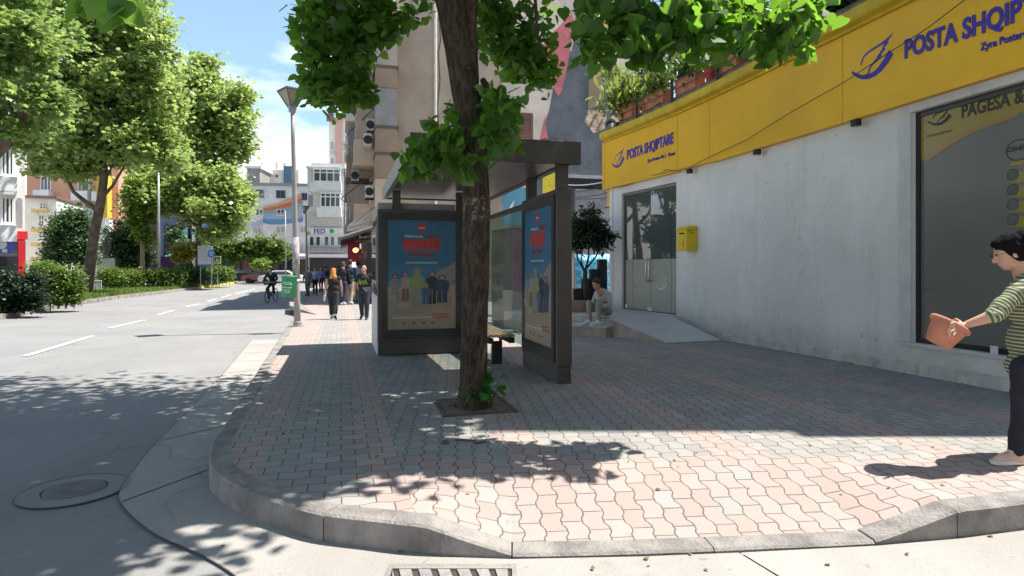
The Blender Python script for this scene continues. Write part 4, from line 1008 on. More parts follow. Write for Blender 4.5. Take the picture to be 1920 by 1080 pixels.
    fig(.65, .23, .54, .14, 'p_black', 'p_black', 'p_brown', 3); fig(.80, .24, .50, .18, 'p_navy', 'p_navy', 'p_hair', 6); fig(.56, .23, .42, .12, 'p_jean', 'p_jean', 'p_blond', 9); fig(.97, .22, .45, .07, 'p_pink', 'p_sand2', 'p_hair', 5)
    rect(0, .26, .13, .32, 10, 'p_sand2'); rect(.15, .20, .30, .25, 10, 'p_sand2')
    x = .06
    for yy, m in ((.125, 'p_pink'), (.10, 'p_white')):
        x = .06
        while x < .86: w2 = rr_.uniform(.02, .05); rect(x, yy, x + w2, yy + .014, 1, m if x < .62 else 'p_red'); x += w2 + .008
    for cx in (.24, .38, .53, .66): ell(cx, .055, .028, .011, 1, 'p_brown')
    mb.build('poster', ml, body)
    mb = MB(); mb.sheet([o + e * x0 + nrm * .016 + Vector((0, 0, y0)), o + e * x1 + nrm * .016 + Vector((0, 0, y0)), o + e * x1 + nrm * .016 + Vector((0, 0, y1)), o + e * x0 + nrm * .016 + Vector((0, 0, y1))])
    mb.build('poster_glass', M['cover_glass'], body)
    return body
M['cover_glass'] = clearglass('poster_cover_glass', (.93, .96, .97), .86)
g0 = gz(7.5)
poster_panel(S(1.5, 0), -U, -V, 1.5, gz(8.2), 'end poster panel nearest the camera, seen edge-on', .20, 0)
poster_panel(S(3.27, -1.95), V, -U, 1.45, gz(10.2), 'poster panel facing the camera, behind the tree trunk', .20, 0)
for a, b, w_ in ((.06, .02, .12), (1.34, .03, .12), (4.55, .03, .1), (3.42, -1.70, .12), (3.40, -.62, .10)):
    mb = MB(); sb(mb, a - w_ / 2, a + w_ / 2, b, b + .13, (PH + .002) if a < 4 else gz(12) - .05, 2.70); mb.build('post', M['dark_metal'], sh)
mb = MB(); sb(mb, 1.51, 4.5, .03, .10, 2.27, 2.34); mb.build('wall_rail', M['dark_metal'], sh)
mb = MB(); sb(mb, 1.53, 4.48, .06, .072, .25, 2.26); mb.build('rear_glass', clearglass('shelter_glass', (.78, .86, .84), .74), sh)
mb = MB()
for a in (1.55, 3.0, 4.45): sb(mb, a - .02, a + .02, .045, .09, gz(10) - .05, .25)
mb.build('glass_foot', M['dark_metal'], sh)
bn = MB()
for k in range(5): sb(bn, 1.62, 4.1, -.50 + k * .09, -.43 + k * .09, gz(10) + .44, gz(10) + .475)
bench = bn.build('bench', M['wood'], sh)
mb = MB(); sb(mb, 1.60, 4.12, -.47, -.40, .30, .378); sb(mb, 1.60, 4.12, -.15, -.08, .30, .378)
for a in (1.9, 3.8): sb(mb, a - .04, a + .04, -.35, -.2, gz(10) - .05, .30)
mb.build('bench_frame', M['black'], bench)
# ------------------------------------------------------------------ ticket kiosk behind the left panel
kg = gz(11)
kk = thing('ticket_kiosk', 'narrow grey kiosk with white lower panel and tilted flap awning behind the left poster panel', 'kiosk', tuple(S(4.2, -1.2, kg)))
mb = MB(); sb(mb, 3.50, 5.35, -1.93, -.62, .95, 2.30); mb.build('cabin', M['dark_metal'], kk, bevel=.01)
mb = MB(); sb(mb, 3.50, 5.36, -1.95, -.60, kg - .05, .93); mb.build('lower_panel', solid('kiosk_grey', (.56, .54, .52), .6, .12, 3, dirt=.4), kk, bevel=.012)
mb = MB(); sb(mb, 3.62, 5.2, -1.955, -1.932, 1.12, 2.12); fr = mb.build('hatch_frame', M['grey_metal'], kk)
mb = MB(); sb(mb, 3.70, 5.12, -1.96, -1.956, 1.18, 2.06); mb.build('hatch_glass', M['mirror_glass'], kk)
mb = MB(); sb(mb, 3.7, 5.3, -2.12, -1.957, .985, 1.02); mb.build('counter', M['grey_metal'], kk, bevel=.01)
mb = MB(); a0, a1 = 3.75, 5.30
mb.hexa([S(a0, -1.96, 2.22), S(a1, -1.96, 2.22), S(a1, -2.42, 2.10), S(a0, -2.42, 2.10), S(a0, -1.96, 2.25), S(a1, -1.96, 2.25), S(a1, -2.42, 2.13), S(a0, -2.42, 2.13)][::1])
mb.build('awning', M['white'], kk)
for a_ in (a0 + .05, a1 - .05): mb = MB(); mb.tube([S(a_, -1.97, 2.46), S(a_, -2.40, 2.13)], .012, 6); mb.build('stay', M['grey_metal'], kk)
mb = MB(); sb(mb, 3.5, 5.35, -1.93, -.62, 2.302, 2.50); mb.build('roof_box', M['grey_metal'], kk)
# cabinets behind the glass
cb = thing('kiosk', 'tall kiosk with brown side and faded pink front behind the shelter glass', 'kiosk', (-.2, 13.4, gz(13.4)))
kb = G(960, 610); kd = Vector((-.45, .9, 0)).normalized(); ke = Vector((.95, .3, 0)).normalized()
mb = MB(); mb.fbox(kb, kd, ke, 0, 1.3, .0, .9, gz(13) - .05, 2.45); mb.build('cabin', solid('kiosk_brown', (.12, .10, .075), .7, .15, 2), cb)
mb = MB(); mb.fbox(kb, ke, -kd, .0, .88, .002, .02, gz(13), 2.44); mb.build('front_panel', solid('faded_pink', (.42, .20, .27), .6, .25, 1.2, dirt=.3, dcol=(.25, .05, .22)), cb)
mb = MB(); mb.fbox(kb, kd, ke, -.10, 1.4, -.1, 1.0, 2.452, 2.53); mb.build('roof_slab', M['grey_metal'], cb)
# ------------------------------------------------------------------ lamp posts
def lamp(base, top, r, label, group='tapered lantern street lamps', s=1.0, Hh=None):
    t = thing('street_lamp', label, 'street lamp', tuple(base), group)
    mb = MB(); n = 8; path = [base.lerp(top, i / n) for i in range(n + 1)]; mb.tube(path, [r * (1 - .42 * i / n) for i in range(n + 1)], 14)
    mb.build('pole', M['pole'], t, True)
    mb = MB(); mb.lathe(base, (0, 0, 1), [(r * 2.0, .0), (r * 2.0, .025), (r * 1.3, .03), (r * 1.25, .12), (r * .9, .14)], 16); mb.build('base_collar', M['pole'], t)
    ax = (top - base).normalized(); o = top
    mb = MB(); mb.lathe(o, ax, [(.045 * s, -.12 * s), (.05 * s, .0), (.09 * s, .03 * s), (.11 * s, .16 * s), (.12 * s, .17 * s)], 16); mb.build('neck', M['pole'], t)
    mb = MB(); mb.lathe(o, ax, [(.11 * s, .17 * s), (.36 * s, .55 * s)], 4); mb.build('lantern_glass', glassy('lantern_glass_' + str(len(M)), (.30, .26, .19), .3, 1.45), t)
    mb = MB()
    a = Vector((1, 0, 0)); a = (a - ax * a.dot(ax)).normalized(); b = ax.cross(a)
    for k in range(4):
        th = math.pi / 2 * k; d = a * math.cos(th) + b * math.sin(th); mb.tube([o + ax * .15 * s + d * .115 * s, o + ax * .56 * s + d * .37 * s], .014 * s, 5)
    mb.lathe(o, ax, [(.37 * s, .55 * s), (.40 * s, .56 * s), (.40 * s, .60 * s), (.05, .64 * s), (0, .645 * s)], 4)
    mb.build('lantern_frame', solid('lantern_metal', (.12, .115, .11), .5, metal=.3), t)
    return t
b1 = G(558, 612); k1 = b1.y / F
lamp(b1, P(548.5, 212, b1.y), .085, 'tall leaning street lamp with green litter bin strapped to its pole')
b2 = G(576, 552); lamp(b2, P(573.5, 398, b2.y), .07, 'farther street lamp rising behind the crowd on the pavement', s=.62)
b3 = G(579, 535); lamp(b3, P(578, 442, b3.y), .06, 'most distant lantern street lamp in line beyond the crowd', s=.6)
def stripes_pole(): pass
mb = MB(); zz = lambda y: P(0, y, b1.y).z
pc = lambda y: b1.lerp(P(548.5, 212, b1.y), (zz(y) - b1.z) / (zz(212) - b1.z))
mb.tube([pc(520), pc(445)], .090, 16); tag(mb.build('paper_sleeve', solid('peeling_bills', (.32, .31, .30), .8, .35, 9), None, True), 'remains of pale bills glued round the lamp pole above the green bin', 'poster remains')
bn = thing('litter_bin', 'green cylindrical litter bin strapped to the leaning lamp pole', 'litter bin', tuple(pc(556) + Vector((-.16, -.12, 0))))
bc = pc(556) + Vector((-.165, -.10, 0)); hh = zz(517) - zz(556)
M['bin'] = pm('green_bin', (.03, .26, .12), .45, .12, 4)
mb = MB(); mb.lathe(bc, (0, 0, 1), [(0, 0), (.16, 0), (.185, .02), (.19, hh * .93), (.20, hh * .94), (.20, hh), (.17, hh), (.165, .08), (0, .08)], 24); mb.build('bin_body', M['bin'], bn, True)
mb = MB(); mb.lathe(bc, (0, 0, 1), [(.172, hh * .99), (.172, hh * .995), (.0, hh * 1.0)], 24); mb.build('liner', M['black'], bn)
def bt(a, z): return bc + Vector((math.sin(a) * .1915, -math.cos(a) * .1915, z))
mb = MB(); rr_ = random.Random(2)
for z0, z1, h_ in ((-.5, .55, .66), (-.35, .6, .58), (-.65, .65, .42), (-.45, .4, .30), (-.3, .45, .2)):
    a = z0
    while a < z1: w_ = rr_.uniform(.05, .16); mb.sheet([bt(a, hh * h_), bt(a + w_, hh * h_), bt(a + w_, hh * (h_ + .055)), bt(a, hh * (h_ + .055))]); a += w_ + .035
mb.build('worn_print', solid('bin_print', (.5, .66, .55), .6), bn)
mb = MB(); mb.tube([bc + Vector((.165, .1, hh * .8)) + Vector((math.cos(a), math.sin(a), 0)) * .10 for a in np.linspace(0, 6.28, 13)], .008, 5); mb.build('strap', M['steel'], bn)
# slim galvanised poles
for (px, pb, pt, Yy, r, lab) in ((298, 505, 300, 46, .12, 'tall pale steel pole on the planted island, behind the hedges'), (536, 520, 395, 50, .06, 'slim grey pole beside the lamp post at the end of the road')):
    mb = MB(); b_ = P(px, pb, Yy); b_.z = gz(Yy) - .1; t_ = P(px - 1, pt, Yy); mb.tube([b_, t_], [r, r * .6], 10); tag(mb.build('steel_pole', M['grey_metal'], None, True), lab, 'pole')
# ------------------------------------------------------------------ gully grate and manhole
o = Vector((-.62, 2.62, -KERB)); t = thing('drain_grate', 'worn pale cast drain grate with slanting slots beside the kerb', 'drain grate', tuple(o))
z0, z1 = -KERB - .02, -KERB + .016
mb = MB(); W_, D_ = .62, .50
mb.box((o.x + W_ / 2, o.y + .5 * .02, (z0 + z1) / 2), (W_, .03, z1 - z0)); mb.box((o.x + W_ / 2, o.y + D_ + .085, (z0 + z1) / 2), (W_, .05, z1 - z0)); 
mb.box((o.x - .012, o.y + .3, (z0 + z1) / 2), (.024, .62, z1 - z0)); mb.box((o.x + W_ + .012, o.y + .3, (z0 + z1) / 2), (.024, .62, z1 - z0))
M['cast'] = pm('worn_cast_iron', (.31, .285, .27), .55, .2, 10, .4, 50, metal=.2, dirt=.5, dcol=(.2, .14, .1))
mb.build('grate_frame', M['cast'], t)
k = 0
ya, yb = o.y + .027, o.y + D_ + .058
sl = -.16
for i in range(8):
    x0 = o.x - .10 + i * .1 + .035; pts = [(x0 + .16, ya), (x0 + .16 + .062, ya), (x0 + .062, yb), (x0, yb)]
    lo, hi = o.x + .001, o.x + W_ - .001
    pts = [(min(max(px_, lo), hi), y_) for px_, y_ in pts]
    if max(p[0] for p in pts) - min(p[0] for p in pts) < .02: continue
    mb = MB(); mb.prism([Vector((x, y, z0)) for x, y in pts], Vector((0, 0, z1 - z0 - .002))); mb.build('bar', M['cast'], t)
mb = MB(); mb.box((o.x + W_ / 2, o.y + .3, -KERB - .001), (W_ + .01, .58, .012)); mb.build('pit', solid('pit_shade', (.045, .04, .035)), t)  # shallow slab; the shade of the deep pit is put into its dark colour
mh = G(140, 918, -KERB); t = thing('manhole_cover', 'round manhole cover in a concrete ring in the shaded road', 'manhole cover', tuple(mh))
mb = MB(); mb.lathe(mh, (0, 0, 1), [(.335, .0005), (.32, .003), (.20, .004), (.20, .001)], 40); mb.build('concrete_ring', solid('ring_concrete', (.22, .215, .205), .9), t)
mb = MB(); mb.lathe(mh, (0, 0, 1), [(.340, -.001), (.339, .003), (.335, .003)], 40); mb.build('tar_ring', solid('tar_grey', (.09, .09, .088)), t)
mb = MB(); mb.lathe(mh, (0, 0, 1), [(.19, .001), (.188, .005), (.02, .006), (0, .006)], 32)
for i in range(-4, 5): mb.box((mh.x, mh.y + i * .036, mh.z + .007), (2 * math.sqrt(.17 ** 2 - (i * .036) ** 2), .012, .004))
mb.build('iron_lid', solid('lid_iron', (.16, .15, .14), .7, .2, 10), t)
# small block lying on the pavement, end wedge of the next kerb
o = G(835, 832); mb = MB(); mb.box(o + Vector((0, 0, .012)), (.05, .04, .028), .3); mb.box(o + Vector((.16, .08, .006)), (.16, .03, .012), -.2); mb.box(o + Vector((.28, .02, .004)), (.1, .05, .008), .5)
tag(mb.build('rubble', solid('rubble_stone', (.10, .085, .07))), 'small bits of rubble and leaves on the shaded paving by the tree', 'rubble')
w0, w1, w2_, w3 = G(543, 581), G(592, 590), G(560, 574), G(543, 573)
mb = MB(); u_ = Vector((0, 0, .17)); mb.add([w0, w1, w2_, w3, w0 + u_, w1 + u_ * .08, w2_ + u_, w3 + u_], [(0, 1, 5, 4), (1, 2, 6, 5), (2, 3, 7, 6), (3, 0, 4, 7), (4, 5, 6, 7)])
tag(mb.build('kerb_wedge', M['kerb']), 'sloping concrete kerb end beside the foot of the leaning lamp', 'kerb end')
# ------------------------------------------------------------------ buildings
class Plane:
    """vertical plane through A (x, y) running along e (towards the right of the picture)"""
    def __init__(s, A, e): s.A = Vector((*A, 0)); s.e = Vector((*e, 0)).normalized(); s.n = Vector((s.e.y, -s.e.x, 0))   # n faces the camera
    def hit(s, px, py, off=0.0):
        d = Vector(((px - CX) / F, 1, -(py - HY) / F)); c = Vector((0, 0, H)); t = ((s.A + s.n * off) - c).dot(s.n) / d.dot(s.n); return c + d * t
    def q(s, px, py, off=0.0): return s.hit(px, py, off)
    def a_of(s, px, off=0): return (s.hit(px, 500, off) - s.A).dot(s.e)
    def pt(s, a, z, off=0.0): p = s.A + s.e * a + s.n * off; return Vector((p.x, p.y, z))
    def rect(s, x0, y0, x1, y1, xm=None):    # pixel rectangle -> a0,a1,z0,z1 measured at the middle
        a0, a1 = s.a_of(x0), s.a_of(x1); m = (a0 + a1) / 2; p = s.pt(m, 0); k = p.y / F
        return a0, a1, H - (y1 - HY) * k, H - (y0 - HY) * k
    def box(s, mb, a0, a1, z0, z1, o0, o1, mi=0):
        return mb.fbox(s.A, s.e, s.n, a0, a1, o0, o1, z0, z1, mi)
WINGLASS = glassy('window_glass', (.05, .07, .09), .08, 1.6, .5, .8); M['winglass'] = WINGLASS
DARKGLASS = glassy('dark_opening', (.02, .022, .025), .2, 1.45, .4, .8)
def volume(b, pl, a0, a1, z0, z1, depth, mat, name='wall'):
    mb = MB(); pl.box(mb, a0, a1, z0, z1, -depth, 0); return mb.build(name, mat, b)
def window(b, pl, r, frame=None, glass=None, mull=1, trans=0, fw=.06, sill=True, out=.05):
    a0, a1, z0, z1 = r; mb = MB(); w_ = fw
    pl.box(mb, a0, a0 + w_, z0, z1, .002, out); pl.box(mb, a1 - w_, a1, z0, z1, .002, out); pl.box(mb, a0 + w_, a1 - w_, z1 - w_, z1, .002, out); pl.box(mb, a0 + w_, a1 - w_, z0, z0 + w_, .002, out)
    for k in range(1, mull + 1): a = a0 + (a1 - a0) * k / (mull + 1); pl.box(mb, a - w_ / 2, a + w_ / 2, z0 + w_, z1 - w_, .002, out - .004)
    for t in ([trans] if trans else []): z = z0 + (z1 - z0) * t; pl.box(mb, a0 + w_, a1 - w_, z - w_ / 2, z + w_ / 2, .0, out - .008)
    f = mb.build('window', frame or M['white'], b)
    mb = MB(); pl.box(mb, a0 + w_, a1 - w_, z0 + w_, z1 - w_, .001, .012); mb.build('pane', glass or WINGLASS, f)
    if sill: mb = MB(); pl.box(mb, a0 - .06, a1 + .06, z0 - .07, z0 - .003, .002, .14); mb.build('sill', M['white'], f)
    return f
def part(b, pl, name, mat, boxes):
    mb = MB()
    for q in boxes: pl.box(mb, *q)
    return mb.build(name, mat, b)
def rooftop(b, pl, a0, a1, z, depth, mat, over=.25, th=.3):
    return part(b, pl, 'roof', mat, [(a0 - over, a1 + over, z + .002, z + th, -depth - over, over)])
def zpx(pl, px, py): return pl.hit(px, py).z
GB = -.45
# --- beige corner block with the painted gable
stucco = pm('rough_stucco', (.60, .52, .43), .95, .14, .8, 1.0, 5.5, dirt=.25, dcol=(.3, .25, .2))
beige = pm('beige_render', (.50, .39, .285), .9, .12, .5, .3, 8, dirt=.45, dcol=(.2, .15, .11))
brownr = pm('brown_render', (.30, .215, .15), .9, .15, .7, .2, 8, dirt=.4, dcol=(.14, .1, .08)); greyr = pm('grey_boarding', (.26, .25, .235), .9, .12, 1.5, .3, 10, dirt=.3)
bb = thing('apartment_building', 'weathered beige corner block with rough stucco gable, hanging cables and brown shuttered windows', 'building', (-1, 30, GB))
P1 = Plane((-3.7, 28.7), (V.x, V.y)); aR = P1.a_of(1146)
volume(bb, P1, 0, aR + 2.0, GB, 16.2, 10, stucco)
for r, opn in (((931, 84, 997, 141), 0), ((948, 211, 999, 264), 1)):
    rc = P1.rect(*r); f = window(bb, P1, rc, solid('window_brown', (.16, .10, .07)), DARKGLASS, 1, fw=.09, sill=True)
    a0, a1, z0, z1 = rc; mb = MB(); n = 17
    for s_, e_ in ((a0 + .09, (a0 + a1) / 2 - .05), ((a0 + a1) / 2 + .05, a1 - .09)):
        for k in range(n):
            z = z0 + .1 + (z1 - z0 - .2) * k / n; P1.box(mb, s_, e_, z, z + (z1 - z0 - .2) / n * .72, .014, .045)
    mb.build('shutter', solid('brown_shutter', (.20, .11, .075), .8, .3, 3, dirt=.4), f)
rc = P1.rect(925, 141, 1003, 152); part(bb, P1, 'lintel_patch', greyr, [(rc[0], rc[1], rc[2] - .1, rc[3] - .16, .002, .03)])
# white drain pipe at the corner
mb = MB(); mb.tube([P1.pt(.10, GB, .10), P1.pt(.10, 16.2, .10)], .075, 8); mb.build('drain_pipe', solid('pipe_white', (.6, .55, .48)), bb)
mb = MB(); P1.box(mb, -.95, -.02, GB, 14.9, -6, -.02); mb.build('corner_wall', solid('grey_stained_render', (.36, .31, .26), .9, .2, .8, dirt=.6, dcol=(.17, .13, .1)), bb)
P2 = Plane(tuple(P1.pt(-.95, 0, -.25)[:2]), (V.x, V.y))
aL = P2.a_of(745)
part(bb, P2, 'side_wall', beige, [(aL, -.01, GB, 14.4, -7, -.0)])
for r in ((786, 94, 793, 152), (762, 60, 770, 90)): window(bb, P2, P2.rect(*r), solid('window_brown', (.16, .1, .07)), DARKGLASS, 0, fw=.03, sill=False)
part(bb, P2, 'downpipe', M['cream'], [(P2.a_of(767), P2.a_of(769), GB, 9.5, .01, .08), (P2.a_of(801), P2.a_of(803), GB, 14, .01, .07)])
def wire(b, pl, pts, r=.02, mat=None):
    mb = MB(); mb.tube([pl.hit(x, y, .06) for x, y in pts], r, 5); mb.build('cable', mat or M['twig'], b)
wire(bb, P2, [(762, 5), (761, 60), (763, 130), (770, 160), (762, 190), (757, 200), (765, 195), (775, 200), (778, 215), (790, 240)], .025)
wire(bb, P2, [(770, 140), (769, 230), (771, 300)], .02); wire(bb, P2, [(786, 160), (781, 172)], .03); wire(bb, P2, [(796, 162), (784, 200)], .02); wire(bb, P2, [(752, 158), (757, 175), (762, 193)], .02)
wire(bb, P1, [(824, 30), (826, 75), (822, 100), (825, 150), (820, 200), (824, 260), (822, 330)], .025); wire(bb, P1, [(872, 105), (930, 95)], .015)
# stacked, boarded-in balconies
P3 = Plane(tuple(P2.pt(aL, 0, .9)[:2]), (V.x, V.y)); b0 = P3.a_of(704); b1_ = P3.a_of(745) 
zz_ = [GB] + [P3.hit(725, y).z for y in (335, 288, 238, 165, 125, 60, 24)]
mts = [beige, brownr, brownr, greyr, brownr, pm('light_boarding', (.38, .32, .26), .9, .12, 1.5, .2, 10, dirt=.4), brownr]
for i in range(7): part(bb, P3, 'balcony', mts[i], [(b0, b1_, zz_[i] + (.02 if i else 0), zz_[i + 1], -5, 0)])
part(bb, P3, 'roof', M['white'], [(b0 - .1, b1_ + .1, zz_[-1] + .002, zz_[-1] + .16, -5, .15)])
for i in (2, 3, 5, 6): part(bb, P3, 'floor_edge', solid('edge_dark', (.12, .09, .07)), [(b0 - .04, b1_ + .06, zz_[i] - .06, zz_[i] + .06, -4.9, .05)])
# street side: long flank running away, cluttered with balconies and air conditioners
E2 = (-U.x, -U.y)
PF = Plane(tuple(P3.pt(b0, 0, -.6)[:2]), (-U.x, -U.y)); 
PF.n = Vector((-V.x, -V.y, 0)); PF.e = Vector((U.x, U.y, 0))
flank = pm('flank_render', (.36, .29, .22), .9, .2, .5, dirt=.5, dcol=(.17, .13, .1))
part(bb, PF, 'flank', flank, [(0, 20, GB, 13.2, -6, 0)])
rr_ = random.Random(11)
for i, (a0, a1, o) in enumerate(((.8, 3.4, .9), (5.0, 8.2, 1.2), (10, 13, .9), (15, 18.5, 1.2))):
    for k, z in enumerate((3.3, 6.3, 9.3)):
        m = [brownr, M['cream'], greyr, beige][rr_.randrange(4)]
        bal = part(bb, PF, 'balcony', m, [(a0, a1, z, z + 1.05, .0, o), (a0, a1, z - .16, z - .002, 0, o + .06)])
        if rr_.random() < .7: mb = MB(); PF.box(mb, a0 + .05, a1 - .05, z + 1.06, z + 2.5, .0, o - .08); mb.build('enclosure', [M['white'], greyr, flank][rr_.randrange(3)], bal)
        if rr_.random() < .8:
            aa = a0 - .9; mb = MB(); PF.box(mb, aa, aa + .8, z + .6, z + 1.15, .15, .48); ac = mb.build('air_conditioner', solid('ac_white', (.55, .54, .5)), bb); mb = MB(); mb.lathe(PF.pt(aa, z + .87, .31), -PF.e, [(.2, .002), (.2, .03), (.0, .03)], 14); mb.build('fan', M['black'], ac)
for z in (3.4, 6.4, 9.4):
    for a in (4.0, 8.9, 13.8): window(bb, PF, (a, a + .9, z + .9, z + 2.1), M['white'], DARKGLASS, 1)
# air conditioners, brackets and drying racks crowding the flank
for i, (a, z, o) in enumerate(((.3, 4.6, .35), (1.9, 5.55, .95), (.4, 7.7, .3), (4.2, 2.9, .5), (4.1, 8.6, .6), (8.6, 5.2, .7), (3.6, 11.3, .5), (9.2, 10.2, .8), (13.4, 7.4, .9), (.2, 10.9, .4), (8.8, 3.3, .6))):
    mb = MB(); PF.box(mb, a, a + .75, z, z + .55, o - .3, o + .05); ac = mb.build('air_conditioner', solid(['ac_white', 'ac_grey', 'ac_cream'][i % 3], [(.55, .54, .5), (.34, .34, .33), (.5, .46, .38)][i % 3]), bb)
    mb = MB(); mb.lathe(PF.pt(a, z + .27, o - .12), -PF.e, [(.19, .002), (.19, .02), (.0, .02)], 14); mb.build('fan', M['black'], ac)
    mb = MB(); PF.box(mb, a + .05, a + .1, z - .06, z - .003, 0, o + .05); PF.box(mb, a + .62, a + .67, z - .06, z - .003, 0, o + .05); mb.build('bracket', M['twig'], ac)
for i, (a, z) in enumerate(((1.2, 4.35), (2.4, 7.4), (6.0, 4.4), (11, 7.3), (6.6, 10.4))):
    mb = MB()
    for k in range(4): mb.tube([PF.pt(a, z, .95 + .12 * k), PF.pt(a + 1.6, z, .95 + .12 * k)], .012, 4)
    mb.tube([PF.pt(a, z - .5, .0), PF.pt(a, z, 1.4)], .02, 5); mb.build('drying_rack', M['grey_metal'], bb)
    mb = MB()
    for k in range(3): PF.box(mb, a + .1 + .5 * k, a + .5 + .5 * k, z - .75 + .1 * k, z - .005, 1.07 + .12 * (k % 2), 1.085 + .12 * (k % 2))
    mb.build('laundry', solid(['cloth_a', 'cloth_b', 'cloth_c'][i % 3], [(.5, .48, .5), (.12, .12, .16), (.45, .2, .18)][i % 3]), bb)
for pts_ in ([(-.1, 12, .1), (3, 11.2, 1.4), (9, 11.6, 1.3)], [(-.1, 5.6, .1), (4, 4.9, 1.5), (10, 5.3, 1.2)], [(0, 8.6, .05), (2, 7.8, 1.2), (5, 8.2, 1.2)]):
    mb = MB(); mb.tube([PF.pt(*(pts_[0][0], pts_[0][1], pts_[0][2])), PF.pt(pts_[1][0], pts_[1][1], pts_[1][2]), PF.pt(pts_[2][0], pts_[2][1], pts_[2][2])], .022, 5); mb.build('cable', M['black'], bb)
# shops along its foot
for i, (a0, a1) in enumerate(((-.2, 4), (4.2, 8.5), (8.7, 13), (13.2, 19))):
    sf = part(bb, PF, 'shop_front', [solid('dark_shop', (.05, .04, .04)), solid('maroon_shop', (.25, .03, .05)), solid('dark_shop', (.05, .04, .04)), solid('brown_shop', (.2, .1, .05))][i], [(a0, a1, GB, 2.5, .0, .35)])
    mb = MB(); PF.box(mb, a0 + .3, a1 - .3, GB + .3, 2.1, .352, .37); mb.build('shop_glass', DARKGLASS, sf)
    mb = MB(); z = 2.75; A = [PF.pt(a0 + .1, z + .5, .0), PF.pt(a1 - .1, z + .5, 0), PF.pt(a1 - .1, z, 1.5), PF.pt(a0 + .1, z, 1.5)]
    mb.prism(A, Vector((0, 0, .05))); mb.build('awning', [M['white'], solid('black_awning', (.02, .02, .02)), solid('red_awning', (.3, .03, .04)), M['cream']][i], sf)
sg = part(bb, PF, 'hanging_sign', solid('red_sign', (.5, .03, .06), .5), [(9.5, 9.62, 1.7, 2.9, .4, 1.1)])
for a in (6.2, 7.0): 
    mb = MB(); mb.lathe(PF.pt(a, 2.2, .7), (0, 0, 1), [(0, 0), (.13, .06), (.16, .16), (.1, .24), (0, .26)], 12); l = mb.build('shop_lamp', None, sf)
    t = NT('lit_lamp'); t.bsdf.inputs['Emission Color'].default_value = (1, .55, .12, 1); t.bsdf.inputs['Emission Strength'].default_value = 1.5; l.data.materials.append(t.mat)
# --- painted gable: loose abstract shapes of colour, each a thin coat on the stucco
def paintpoly(pl, pts, mat, name, k=0, b=None):
    mb = MB(); mb.prism([pl.hit(x, y, .004 + .004 * k) for x, y in pts][::-1], pl.n * .002); return mb.build(name, mat, b)
gp = pm('grey_mural_paint', (.115, .125, .14), .9, .35, .7, 1.0, 5.5); pk = pm('pink_mural_paint', (.56, .16, .17), .9, .22, .9, 1.0, 5.5)
paintpoly(P1, [(1000, 330), (1012, 262), (1030, 205), (1040, 150), (1062, 90), (1075, 30), (1080, -60), (1146, -60), (1146, 420), (1000, 420)], gp, 'mural_grey', 0, bb)
paintpoly(P1, [(1010, 110), (1022, 75), (1040, 58), (1058, 40), (1070, 20), (1076, 40), (1070, 90), (1062, 130), (1053, 172), (1047, 180), (1038, 165), (1028, 138), (1014, 125)], pk, 'mural_pink', 1, bb)
paintpoly(P1, [(1074, 20), (1079, 30), (1078, 62), (1072, 96), (1068, 96), (1073, 62)], solid('mural_pale', (.5, .4, .3)), 'mural_edge', 1, bb)
paintpoly(P1, [(1096, -20), (1146, -20), (1146, 120), (1118, 150), (1108, 130), (1094, 80)], pm('yellow_mural_paint', (.46, .38, .12), .9, .4, 1.2, .8, 6), 'mural_yellow', 1, bb)
paintpoly(P1, [(1100, 10), (1130, 5), (1140, 40), (1112, 60)], solid('mural_mauve', (.38, .22, .25), .9, .4, 2), 'mural_mauve', 2, bb)
paintpoly(P1, [(1103, 206), (1137, 207), (1137, 240), (1113, 250), (1096, 228)], pm('spotted_cream_paint', (.52, .38, .28), .9, .5, 4, .8, 6), 'mural_patch', 1, bb)
paintpoly(P1, [(1012, 262), (1020, 225), (1024, 215), (1022, 235), (1028, 262), (1022, 258)], pk, 'mural_streak', 1, bb)
for j in range(16):
    x, y = 1100 + (j * 37 % 33), 212 + (j * 23 % 30)
    paintpoly(P1, [(x, y), (x + 3, y + 1), (x + 2, y + 4), (x - 1, y + 3)], solid('mural_spot', (.12, .07, .06)), 'mural_spot', 2, bb)
paintpoly(P1, [(1104, 150), (1130, 140), (1133, 195), (1103, 205)], brownr, 'mural_brown', 1, bb)
# lower part of the gable seen under the shelter roof
paintpoly(P1, [(750, 340), (868, 340), (868, 450), (750, 450)], solid('buff_paint', (.60, .5, .34)), 'buff_band', 0, bb)
for j, (x, w_) in enumerate(((802, 6), (811, 5), (823, 7), (832, 3), (838, 4))): paintpoly(P1, [(x, 376), (x + w_, 378), (x + w_ - 1, 400), (x - 1, 398)], solid('graffiti_black', (.06, .06, .07)), 'graffiti', 1, bb)
paintpoly(P1, [(770, 378), (800, 378), (800, 400), (770, 400)], solid('mustard', (.5, .42, .18)), 'ochre_patch', 1, bb)
paintpoly(P1, [(929, 425), (929, 370), (945, 358), (970, 352), (1000, 352), (1000, 425)], pm('teal_paint', (.10, .28, .36), .8, .1, 1), 'teal_arch', 1, bb)
paintpoly(P1, [(951, 402), (957, 386), (965, 375), (961, 388), (955, 404)], M['white'], 'white_sweep', 2, bb)
paintpoly(P1, [(1018, 300), (1046, 300), (1046, 362), (1017, 362)], pm('yellow_mural_bright', (.62, .50, .05), .9, .15, 2), 'yellow_block', 2, bb)
